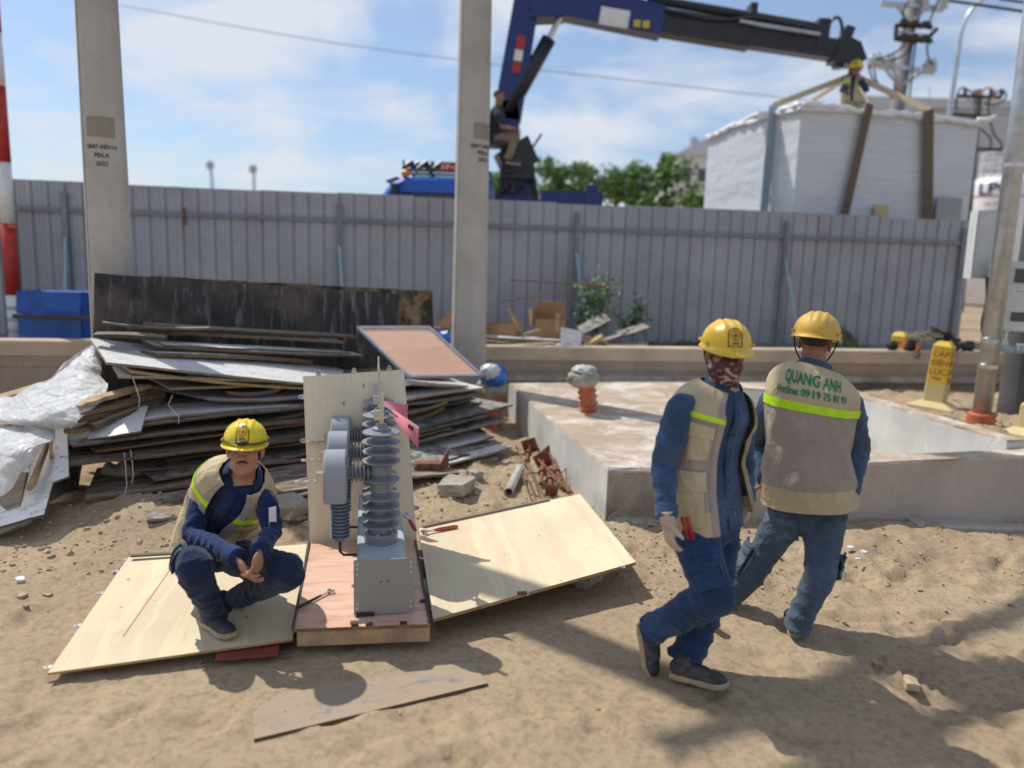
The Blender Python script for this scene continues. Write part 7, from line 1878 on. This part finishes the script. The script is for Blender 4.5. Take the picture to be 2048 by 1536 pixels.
for i in range(2): part('decal', mat('yellow_decal', (.55, .45, .05), .5, .1, 5, 0), lambda m: m.box(P(1274 + i * 18, 47 + i * 2, CY - .46), (.12, .01, .12)), bpy.data.objects['main_boom'])
part('boom_section', BLACKP, lambda m: beam(m, mB - Vector((.3, 0, -.05)), mC, .42, .42, .36))
part('boom_section', BLACKP, lambda m: beam(m, mC - Vector((.3, 0, -.03)), mD, .34, .33, .29))
part('boom_ram', BLACKP, lambda m: (m.cyl(mB + Vector((-.3, 0, .42)), mD + Vector((-.4, 0, .38)), .085, n=10), m.box(mC + Vector((0, 0, .30)), (.12, .3, .5)), m.box(mD + Vector((-.45, 0, .28)), (.2, .25, .5))))
part('boom_ram', GALV, lambda m: m.cyl(P(1480, 42, CY - .6), P(1640, 68, CY - .7), .03, n=8))
part('boom_tip', BLACKP, lambda m: (beam(m, mD + Vector((-.2, 0, .05)), P(1708, 112, CY - .5), .5, .40, .32), beam(m, P(1700, 95, CY - .5), P(1717, 128, CY - .5), .3, .22, .28, (1, 0, 0)), beam(m, P(1688, 85, CY - .5), P(1699, 55, CY - .5), .15, .15, .2, (1, 0, 0)), m.box(P(1676, 128, CY - .5), (.14, .2, .16))))
part('hose', BLACKP, lambda m: m.add(*tube([P(1655, 70, CY - .5), P(1662, 42, CY - .5), P(1678, 36, CY - .5), P(1684, 60, CY - .5), P(1672, 85, CY - .5)], [.03] * 5, 6, 5)))
part('hose', BLACKP, lambda m: m.add(*tube([P(1330, 18, CY - .5), P(1430, 40, CY - .5), P(1520, 36, CY - .6), P(1640, 60, CY - .6)], [.03] * 4, 6, 5)))
hk = P(1705, 150, CY - .5); part('hook_block', DARKST, lambda m: (m.box(P(1706, 140, CY - .5), (.12, .12, .25)), m.add(*tube([P(1706, 148, CY - .5), P(1712, 158, CY - .5), P(1704, 165, CY - .5), P(1698, 156, CY - .5)], [.03] * 4, 6, 4))))
# hanging wrapped kiosk
l0, l1, l2 = P(1603, 215, 13.0), P(1960, 235, 14.05), P(1418, 258, 16.4)
LT = l0.z + .06; LB = 2.25
ld = thing('wrapped_load', (l0 + (l1 - l0) / 2 + (l2 - l0) / 2) * 1, 'big white film wrapped kiosk hanging from the crane by slings', 'wrapped load'); ld.location.z = LB
u_ = Vector((l1.x - l0.x, l1.y - l0.y, 0)); v_ = Vector((l2.x - l0.x, l2.y - l0.y, 0)); un, vn = u_.normalized(), v_.normalized(); q0 = Vector((l0.x, l0.y, 0))
un = Vector((un.x, un.y, 0))
def side(org, d, L, out, nm, m_, amp, z0=LB, z1=LT):
    def f(s, q, k):
        p = org + d * (L * s); z = z0 + (z1 - z0) * q; w = amp * (float(fbm(s * L * .8 + z * .6, z * 4.2, 3)) + .06 * (1 - abs(math.sin(z * 34 + s * 4)))) * (1 if 0 < s < 1 else .2)
        return Vector((p.x, p.y, z)) + out * (w - .03 * k)
    V, F = grid_mesh(f, 40, 46, False); return mesh(nm, V, F, m_, ld, smooth=True)
on_ = Vector((un.y, -un.x, 0)); vo_ = Vector((-vn.y, vn.x, 0)) if Vector((-vn.y, vn.x, 0)).x < 0 else Vector((vn.y, -vn.x, 0))
side(q0, un, u_.length, on_, 'front_wrap', WRAP, .014); side(q0, vn, v_.length, vo_, 'side_wrap', WRAP, .02)
side(q0 + v_, un, u_.length, -on_, 'rear_wrap', WRAP, .03); side(q0 + u_, vn, v_.length, -vo_, 'end_wrap', WRAP, .03)
V, F = grid_mesh(lambda s, q, k: q0 + u_ * (s * 1.03 - .015) + v_ * (q * 1.03 - .015) + Vector((0, 0, LT - .02 + .10 * float(fbm(s * 6, q * 7, 3)) + .10 * math.sin(math.pi * q) - .07 * k)), 44, 30, True); mesh('top_sheet', V, F, WRAPT, ld, smooth=True)
mb = MB()
for (org, d, L, out) in ((q0, un, u_.length, on_), (q0, vn, v_.length, vo_)):
    pts = [org + d * L * i / 30 + out * (.03 + .02 * math.sin(i * 1.9)) + Vector((0, 0, LT - .02 + .008 * math.sin(i * 1.3) + .02 * math.sin(i * .4))) for i in range(31)]; V, F = tube(pts, [(.035 + .02 * abs(math.sin(i * 2.1)), .03 + .015 * abs(math.sin(i * 1.1))) for i in range(31)], 10, 3); mb.add(V, F)
V, F = tube([q0 + u_ * .985 + Vector((0, 0, LT)), q0 + u_ * 1.02 + on_ * .1 + Vector((0, 0, LT + .02)), q0 + u_ * 1.06 + on_ * .12 + Vector((0, 0, LT + .1))], [.07, .05, .015], 8, 4); mb.add(V, F)
mb.build('gathered_hem', WRAPT, ld, True)
mb = MB(); mb.box(q0 + u_ * .5 + v_ * .5 + Vector((0, 0, (LB + LT) / 2)), (u_.length * .97, v_.length * .97, LT - LB - .1), Matrix((un, vn, Vector((0, 0, 1)))).transposed()); mb.build('kiosk', mat('kiosk_panel', (.33, .35, .36), .5, .1, 2, 0), ld)
mb = MB(); mb.box(q0 + u_ * .47 + on_ * .06 + Vector((0, 0, LB + .55)), (.28, .012, .42), Matrix((un, on_, Vector((0, 0, 1)))).transposed()); mb.build('label_plate', mat('yellow_label', (.50, .42, .22), .5, .2, 3, 0), ld)
mb = MB(); mb.box(q0 + u_ * .86 + on_ * .07 + Vector((0, 0, LB + .5)), (.55, .015, .9), Matrix((un, on_, Vector((0, 0, 1)))).transposed()); mb.build('vent_panel', mat('grey_panel', (.30, .33, .34), .4, .1, 3, 0), ld)
SGL = ('tan sling running from the hook to the left side of the load', 'sling down the front of the load, its shade painted in brown, left one', 'sling down the front of the load, its shade painted in brown, right one', 'short tan sling behind the left one at the hook')
def sling(i, path, w, mats_):
    t = thing('lifting_sling', path[0], SGL[i], 'sling', 'slings carrying the load'); 
    for j in range(len(path) - 1):
        a, b = path[j], path[j + 1]; d = (b - a).normalized(); s = d.cross(on_).normalized(); n = d.cross(s)
        mb = MB(); beam(mb, a, b, .014, .014, w * (.62 if j == 0 else 1), n); mb.build('webbing', mats_[j], t)
e1 = q0 + u_ * .34 + on_ * .09 + Vector((0, 0, LT + .08)); e2 = q0 + u_ * .67 + on_ * .09 + Vector((0, 0, LT + .08)); e3 = q0 + v_ * .22 + vo_ * .08 + Vector((0, 0, LT + .10))
sling(0, [hk, e3, e3 + vo_ * .02 + Vector((0, 0, LB - LT))], .16, [SLINGT, mat('blue_grey_band', (.30, .37, .44), .4, .08, 3, .05)]); sling(1, [hk, e1, q0 + u_ * .24 + on_ * .09 + Vector((0, 0, LB))], .15, [SLINGT, SLING]); sling(2, [hk, e2, q0 + u_ * .76 + on_ * .09 + Vector((0, 0, LB))], .20, [SLINGT, SLING])  # lower run of the first sling is a plain blue-grey band
sling(3, [hk, q0 + u_ * .3 + v_ * .9 + Vector((0, 0, LT + .1))], .14, [SLINGT])
# rigger on top of the load, crane operator in his seat
def figure(label, base, pts, skin, shirt, pants, vest_m, helmet_m, hair, seed, look):
    p = {k: v for k, v in pts.items()}
    sp = dict(seed=seed, foot=base, label=label, spine=p['spine'], F0=look, F1=look, head=p['head'], look=look, arms=p['arms'], legs=p['legs'],
        hands=[(p['arms'][0][2], p['arms'][0][2] - p['arms'][0][1], (0, 0, -1), 1, {}), (p['arms'][1][2], p['arms'][1][2] - p['arms'][1][1], (0, 0, -1), -1, {})], skin=skin, shirt=shirt, pants=pants, hem=-.08, vox=.011, cvox=.013,
        shoes=[(l[2] - Vector((0, 0, .08)) - Vector(look) * .03, look, (0, 0, 1)) for l in p['legs']], shoem=SHOE, face=True, short=p.get('short'), bare=p.get('bare'))
    if vest_m: sp['vest'] = dict(off=.02, seed=1, v=(-.05, .96), gap=(.01, .02, .03), len=.5, zone=lambda s, v: 0, patches=[('lime_stripe', LIME, 0, 1, .64, .70, dict(n=(40, 2)))])
    if helmet_m: sp['helmet'] = dict(m_=helmet_m, strap='chin')
    return person(sp)
RY = 14.3; hz = P(1708, 205, RY).z
def rp(px, py, dy=0): return P(px, py, RY + dy)
figure('person kneeling on the wrapped load under the crane hook in a yellow hard hat', q0 + u_ * .35 + v_ * .45 + Vector((0, 0, LT)),
    dict(spine=[rp(1706, 205), rp(1706, 192), rp(1707, 178), rp(1709, 163), rp(1711, 153)], head=rp(1712, 140), arms=[(rp(1693, 166, .05), rp(1686, 182, .1), rp(1694, 172, -.2)), (rp(1724, 166, -.05), rp(1732, 178, -.1), rp(1722, 160, -.3))],
         legs=[(rp(1698, 210), rp(1694, 222, -.3), rp(1698, 226, .1)), (rp(1714, 210), rp(1718, 222, -.3), rp(1714, 226, .1))]), SKIND, NAVYC, mat('khaki_work_trousers', (.36, .31, .19), .9), KHAKI, YEL, True, 31, (-.5, -.85, -.1))
OY = CY - .75
def op(px, py, dy=0): return P(px, py, OY + dy)
figure('bareheaded person in dark shirt and khaki trousers seated at the crane controls', op(1000, 330),
    dict(spine=[op(990, 278), op(990, 262), op(992, 245), op(995, 228), op(998, 214)], head=op(998, 194), arms=[(op(996, 230, -.2), op(1004, 254, -.25), op(1028, 258, -.3)), (op(990, 230, .2), op(1000, 252, .2), op(1024, 256, .1))],
         legs=[(op(992, 280, -.1), op(1032, 272, -.2), op(1016, 318, -.2)), (op(992, 280, .12), op(1030, 268, .15), op(1012, 312, .15))], short=True, bare=True), SKIND, mat('dark_shirt', (.03, .032, .04), .9, .2, 9, .3), denim_mat('khaki_trousers', (.27, .21, .145), 1.2), None, None, True, 37, (.95, -.3, -.15))
part('seat', BLACKP, lambda m: (m.box(op(990, 290), (.4, .5, .08)), m.box(op(975, 265), (.08, .5, .5))))

# ------------------------------------------------------------------ utility poles, street lamp, wires beyond the fence
UY = 20.
t = thing('utility_pole', (P(1792, 400, UY).x, UY, 0), 'tall concrete utility pole with three crossarms and porcelain insulators behind the load', 'utility pole', 'poles beyond the fence')
ub, ut = P(1797, 200, UY), P(1830, -30, UY); ub0 = ub + (ub - ut) * ((ub.z) / (ut.z - ub.z))
part('shaft', concrete_mat('far_pole', (.26, .26, .27), .3), lambda m: m.cyl(ub0, ut, .21, .15, n=18), t, True)
def arm(x0, y0, x1, y1, h, dy=-.2): return lambda m: beam(m, P(x0, y0, UY + dy), P(x1, y1, UY + dy), h, h, .10)
A1 = ((1738, 128, 1868, 143), (1762, 5, 1885, 18))
for (x0, y0_, x1, y1_) in A1: part('crossarm', GALV, arm(x0, y0_, x1, y1_, .10), t); part('crossarm', GALV, arm(x0, y0_ + 2, x1, y1_ + 2, .10, .2), t)
for (x0, y0_, x1, y1_) in ((1792, 50, 1858, 52), (1792, 78, 1855, 82)): part('switch_arm', DARKST, arm(x0, y0_, x1, y1_, .09), t)
part('switch_arm', GALV, arm(1795, 64, 1858, 72, .05), t)
for i in range(3):
    for y in (50, 78):
        part('switch_blade', DARKST, lambda m: m.add(*tube([P(1796 + i * 22, y + i * 2, UY - .3), P(1808 + i * 22, y - 5 + i * 2, UY - .3), P(1820 + i * 22, y + 3 + i * 2, UY - .3)], [.05, .10, .05], 6, 3)), t)
part('switch_link', DARKST, lambda m: (m.cyl(P(1793, 50, UY - .3), P(1791, 80, UY - .3), .05, n=6), m.cyl(P(1852, 80, UY - .3), P(1874, 57, UY - .3), .05, n=6)), t)
for (a, b) in (((1772, 140), (1800, 175)), ((1848, 143), (1805, 170)), ((1795, 12), (1817, 45)), ((1852, 18), (1822, 45)), ((1784, 138), (1802, 168))): part('brace', GALV, lambda m: m.cyl(P(*a, UY - .25), P(*b, UY - .25), .035, n=6), t)
for (x, y) in ((1744, 128), (1754, 126), (1772, 130), (1782, 129), (1854, 140), (1864, 137), (1886, 10), (1848, 3)):
    c = P(x, y, UY - .2); part('insulator', PORC, lambda m: m.lathe(c - Vector((0, 0, .1)), c + Vector((0, 0, 1)), [(0, .06)] + [(.04 + .09 * i + (.035 if j else 0), .13 if j == 0 else .085) for i in range(3) for j in (0, 1)] + [(.34, .05)], 14), t)
def wire(name, pts, r, m_, label, dy=0, Yv=UY, group='wires on the far poles'):
    q = [P(p[0], p[1], (p[2] if len(p) > 2 else Yv) + dy) for p in pts]; mb = MB(); V, F = tube(q, [r] * len(q), 5, 6); mb.add(V, F); return tag(mb.build(name, m_, None, True), label, 'wire', group)
wl = [((1754, 118), (1780, 110), (1805, 95), (1808, 84)), ((1782, 120), (1805, 112), (1822, 95), (1830, 84)), ((1864, 130), (1856, 112), (1854, 95), (1858, 80)), ((1818, 0), (1806, 25), (1810, 48)), ((1844, -5), (1840, 20), (1836, 48)), ((1882, -10), (1868, 20), (1858, 50)), ((1738, 130), (1742, 150), (1752, 168), (1762, 178)), ((1748, 138), (1752, 158), (1760, 174), (1768, 182)), ((1832, 85), (1826, 130), (1818, 205))]
WLB = ('leftmost black jumper wire above the lower crossarm', 'second black jumper wire above the lower crossarm', 'black jumper hanging on the right of the lower crossarm', 'left jumper wire under the top crossarm', 'middle jumper wire under the top crossarm', 'right jumper wire under the top crossarm', 'black lead dropping from the left end of the lower crossarm', 'second black lead dropping from the left end of the lower crossarm', 'long black cable running down beside the tall utility pole')
for i, p in enumerate(wl): wire('wire', p, .022, WIRE, WLB[i], -.35)
wire('wire', ((1760, 176), (1775, 182), (1785, 196), (1798, 178)), .03, WIREO, 'orange lead looping at the foot of the tall utility pole', -.4)
wire('wire', ((1890, 0, 20), (1960, 10, 20), (2060, 25, 20)), .035, WIRE, 'thick black wire crossing the top right corner')
wire('wire', ((2000, -2, 20), (2060, 6, 20)), .03, WIRE, 'short black wire at the very top right corner')
wire('wire', ((240, 10, 26), (600, 75, 26), (935, 122, 26), (1300, 165, 26), (1650, 205, 26)), .016, mat('grey_wire', (.30, .34, .40), .6), 'long grey wire slanting across the whole sky behind the poles')
wire('wire', ((1845, 218, 40), (1930, 219, 40), (2040, 218, 40)), .03, WIRE, 'thin wire running level in front of the warehouse')
# street lamp
LY = 22.; t = thing('street_lamp', (P(1900, 400, LY).x, LY, 0), 'slim grey street lamp with a long curved arm beside the tall utility pole', 'street lamp')
la = P(1900, 220, LY); lb_ = P(1918, 95, LY); l00 = la + (la - lb_) * (la.z / (lb_.z - la.z))
part('lamp_post', GALV, lambda m: m.add(*tube([l00, la, lb_, P(1926, 55, LY), P(1940, 24, LY), P(1962, 2, LY), P(1985, -12, LY), P(2020, -20, LY)], [.075, .065, .055, .05, .048, .045, .042, .04], 10, 6)), t, True)
part('lamp_head', GALV, lambda m: m.ball(P(2035, -20, LY), (.35, .12, .07)), t)
# second pole with a small crossarm
SY = 27.; t = thing('utility_pole', (P(1955, 400, SY).x, SY, 0), 'dark short utility pole with a pair of crossarms above the white tank', 'utility pole', 'poles beyond the fence')
part('shaft', POLED, lambda m: m.cyl((P(1946, 400, SY).x, SY, 0), P(1956, 180, SY), .15, .15, n=14), t, True)
def arm2(a, b, h=.10): return lambda m: beam(m, P(*a, SY - .25), P(*b, SY - .25), h, h, .1)
part('crossarm', DARKST, arm2((1915, 192), (2002, 195)), t); part('crossarm', DARKST, arm2((1905, 228), (1988, 236)), t); part('crossarm', DARKST, arm2((1955, 298), (2004, 300)), t)
for (a, b) in (((1935, 196), (1952, 215)), ((1985, 197), (1962, 213))): part('brace', GALV, lambda m: m.cyl(P(*a, SY - .3), P(*b, SY - .3), .03, n=6), t)
for x in (1930, 1982, 2003): part('insulator', WIRE, lambda m: m.cyl(P(x, 192, SY - .25), P(x, 178, SY - .25), .07, .05, n=8), t)
for i, (p, m_, l) in enumerate(((((1912, 218), (1914, 190), (1926, 175), (1950, 190)), WIRE, 'left loop of wire over the short dark utility pole'), (((1960, 190), (1975, 175), (1992, 188), (1975, 205)), WIREO, 'orange loop of wire right of the short dark utility pole'), (((1985, 190), (2005, 180), (2012, 195), (1990, 210), (1968, 205)), WIRE, 'right loop of wire beside the short dark utility pole'), (((1978, 190), (1978, 230), (1988, 268), (2002, 285), (2003, 300)), WIRE, 'long drop wire right of the short dark utility pole'), (((1962, 258), (1980, 275), (1982, 290), (1978, 298)), WIRE, 'short drop wire above the lowest crossarm'))):
    wire('wire', p, .03, m_, l, -.4, SY)
# gas tank
TY = 32.; tc0 = P(2007, 400, TY); TR = (P(2007, 400, TY).x - P(1945, 400, TY).x); tz = P(2000, 347, TY).z
t = thing('gas_tank', (tc0.x, TY, 0), 'white cylindrical gas storage tank lettered LPG with a railing on top', 'tank')
part('vessel', TANKW, lambda m: m.lathe((tc0.x, TY, .4), (tc0.x, TY, 2), [(0, TR * .6), (.3, TR)] + [(tz - .4 - TR * .42 + TR * .42 * math.sin(a), TR * math.cos(a)) for a in np.linspace(0, 1.5, 10)], 40), t, True)
part('leg', GALV, lambda m: [m.cyl((tc0.x + dx_, TY, 0), (tc0.x + dx_, TY, .8), .12) for dx_ in (-.7, .7)][0], t)
a0_ = -math.atan2(tc0.x, TY)
xo = (P(1993, 385, TY).x - tc0.x)
def tk_(x, y, o=.02): a = a0_ + math.asin(max(-.95, min(.95, xo / TR))) + (x - xo) / TR; return Vector((tc0.x + math.sin(a) * (TR + o), TY - math.cos(a) * (TR + o), y))
mb = MB(); text_on(mb, 'LPG', .62, lambda x, y: tk_(xo + x * 1.0, P(1990, 392, TY).z + y), off=.025, width=1.25); o = mb.build('lettering', NAVYL, t); o['kind'] = 'stuff'
mb = MB(); text_on(mb, 'DELTA', .16, lambda x, y: tk_(xo - .05 + x, P(1990, 414, TY).z + y), width=.6); o = mb.build('lettering', RED, t); o['kind'] = 'stuff'
mb = MB(); fl = [(.0, 0), (.09, .06), (.10, .16), (.04, .26), (.03, .14), (-.02, .2), (-.07, .1)]; mb.add([tk_(xo + .30 + x, P(1990, 412, TY).z + y) for x, y in fl], [tuple(range(len(fl)))]); mb.build('flame_mark', RED, t)
part('red_line', RED, lambda m: m.lathe((tc0.x, TY, P(1990, 397, TY).z), (tc0.x, TY, 9), [(0, TR + .012), (.05, TR + .012)], 40), t)
part('red_rim', RED, lambda m: m.lathe((tc0.x, TY, tz - .28), (tc0.x, TY, 9), [(0, TR * .80), (.05, TR * .80)], 30), t)
def rail_(m):
    for i in range(14):
        a = i / 14 * 6.283; p = Vector((tc0.x + TR * .78 * math.cos(a), TY + TR * .78 * math.sin(a), tz - .3)); m.cyl(p, p + Vector((0, 0, 1.05)), .03, n=5)
    for z in (.2, .65, 1.05):
        for i in range(24): a, b = i / 24 * 6.283, (i + 1) / 24 * 6.283; m.cyl((tc0.x + TR * .78 * math.cos(a), TY + TR * .78 * math.sin(a), tz - .3 + z), (tc0.x + TR * .78 * math.cos(b), TY + TR * .78 * math.sin(b), tz - .3 + z), .03, n=5)
o = part('railing', WHITE, rail_, t); o['kind'] = 'stuff'
# warehouse and pale block far off
WY = 62.; w0, w1 = P(1700, 300, WY), P(2300, 300, WY); zr = P(1850, 196, WY).z; ze = P(1850, 222, WY).z
t = thing('warehouse', ((w0.x + w1.x) / 2, WY, 0), 'long grey metal clad warehouse behind the white tank', 'building')
part('wall', CLADW, lambda m: m.box(((w0.x + w1.x) / 2, WY + 15, ze / 2), (w1.x - w0.x, 30, ze)), t)
part('parapet', CLADR, lambda m: m.box(((w0.x + w1.x) / 2, WY + 15, (zr + ze) / 2 + .005), (w1.x - w0.x + .3, 30.3, zr - ze)), t)
for i in range(0, 60):
    x = w0.x + (w1.x - w0.x) * i / 60; 
mb = MB()
for i in range(70): mb.box((w0.x + (w1.x - w0.x) * i / 70, WY - .165, (zr + ze) / 2), (.05, .03, zr - ze - .05))
o = mb.build('cladding_rib', CLADW, t); o['kind'] = 'stuff'
part('mast', GALV, lambda m: m.cyl(P(1859, 200, WY + 2), P(1859, 173, WY + 2), .05, n=5), t)
BY = 55.; b0_, b1_ = P(1348, 420, BY), P(1440, 420, BY); t = thing('factory_block', ((b0_.x + b1_.x) / 2, BY, 0), 'pale hazy building peeping out left of the wrapped load', 'building')
part('wall', mat('pale_wall', (.68, .68, .66), .7, .04, .5, 0), lambda m: m.box(((b0_.x + b1_.x) / 2, BY + 5, P(1380, 312, BY).z / 2), (b1_.x - b0_.x, 10, P(1380, 312, BY).z)), t)
part('roof', CLADR, lambda m: m.add([(b0_.x - .3, BY - .3, P(1380, 312, BY).z), (b1_.x, BY - .3, P(1380, 312, BY).z), (b1_.x, BY + 10, P(1380, 312, BY).z), (b0_.x - .3, BY + 10, P(1380, 312, BY).z), (b1_.x, BY - .3, P(1440, 255, BY).z), (b1_.x, BY + 10, P(1440, 255, BY).z)], [(0, 1, 4), (2, 3, 5), (0, 4, 5, 3), (1, 2, 5, 4), (0, 3, 2, 1)]), t)
part('roof_vent', GALV, lambda m: m.cyl(P(1390, 300, BY), P(1388, 275, BY), .35, .3, n=10), t)
for k in range(3): part('window', GLASS, lambda m: m.box((b0_.x + .7 + k * 1.1, BY - .02, P(1380, 350, BY).z), (.6, .06, .9)), t)
# trees beyond the fence
def tree(px, pt, pb2, w, Yt, label, seed, n=1500):
    base = P(px, 430, Yt); base.z = 0; top = P(px, pt, Yt).z; s = Yt / 1536
    t = thing('tree', base, label, 'tree', 'trees beyond the fence'); rr = random.Random(seed); z0 = P(px, pb2, Yt).z
    def tr(m):
        m.add(*tube([base, base + Vector((.1, 0, z0 * .6)), base + Vector((0, 0, z0 + (top - z0) * .5))], [.16, .12, .05], 8, 4))
        for i in range(7):
            a = rr.uniform(0, 6.28); q = base + Vector((0, 0, z0 * rr.uniform(.6, 1.1))); m.add(*tube([q, q + Vector((math.cos(a) * w * s * .3, math.sin(a) * w * s * .3, (top - z0) * .4))], [.06, .02], 5, 3))
    part('trunk', STEM, tr, t)
    cl = [(Vector((base.x + rr.gauss(0, .30) * w * s, base.y + rr.gauss(0, .3) * w * s, z0 + (top - z0) * rr.random() ** .8 * .9)), rr.uniform(.16, .34) * w * s) for _ in range(17)]
    V = []; F = []; fm = []
    for i in range(n):
        c, r = cl[rr.randrange(len(cl))]; d = Vector((rr.gauss(0, 1), rr.gauss(0, 1), rr.gauss(0, 1))).normalized(); p = c + d * r * rr.random() ** .4
        L = rr.uniform(.14, .30); a = Vector((rr.gauss(0, 1), rr.gauss(0, 1), rr.gauss(0, .6))).normalized(); b = a.cross(d).normalized() if a.cross(d).length > .05 else a.orthogonal(); k = len(V)
        V += [p - a * L * .5, p + b * L * .25, p + a * L * .5, p - b * L * .25]; F.append((k, k + 1, k + 2, k + 3)); fm.append(0 if rr.random() < .6 else 1)
    o = mesh('crown', V, F, None, t, mats=[LEAF, LEAFD], fm=fm); o['kind'] = 'stuff'
for i, a in enumerate(((1098, 322, 420, 75, 30, 'leftmost green tree top right of the crane column', 1), (1162, 330, 420, 70, 31, 'tree top second from the left behind the fence'  , 2), (1228, 345, 420, 80, 32, 'low tree top in the middle of the tree row', 3), (1282, 330, 420, 80, 31, 'tree top second from the right in the row left of the load', 4), (1340, 308, 425, 80, 30, 'tallest green tree top next to the wrapped load', 5), (1000, 350, 420, 60, 33, 'green tree showing behind the crane column', 6), (1395, 390, 430, 50, 26, 'small dark bush top at the left foot of the wrapped load', 7))): tree(*a)
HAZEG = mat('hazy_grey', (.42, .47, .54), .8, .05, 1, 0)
for i, (x, y) in enumerate(((420, 330), (506, 338))):
    f0 = P(x + 14 - i * 14, 420, 60); t = thing('yard_lamp', (f0.x, 60, 0), ('left one of two faint lamp heads over the fence between the poles', 'right one of two faint lamp heads over the fence between the poles')[i], 'lamp', 'lamps far behind the fence')
    part('lamp_post', HAZEG, lambda m: m.cyl((f0.x, 60, 0), P(x + 2, y + 8, 60), .14, .10, n=8), t); part('lamp_head', HAZEG, lambda m: m.ball(P(x, y, 60), (.30, .30, .36)), t)
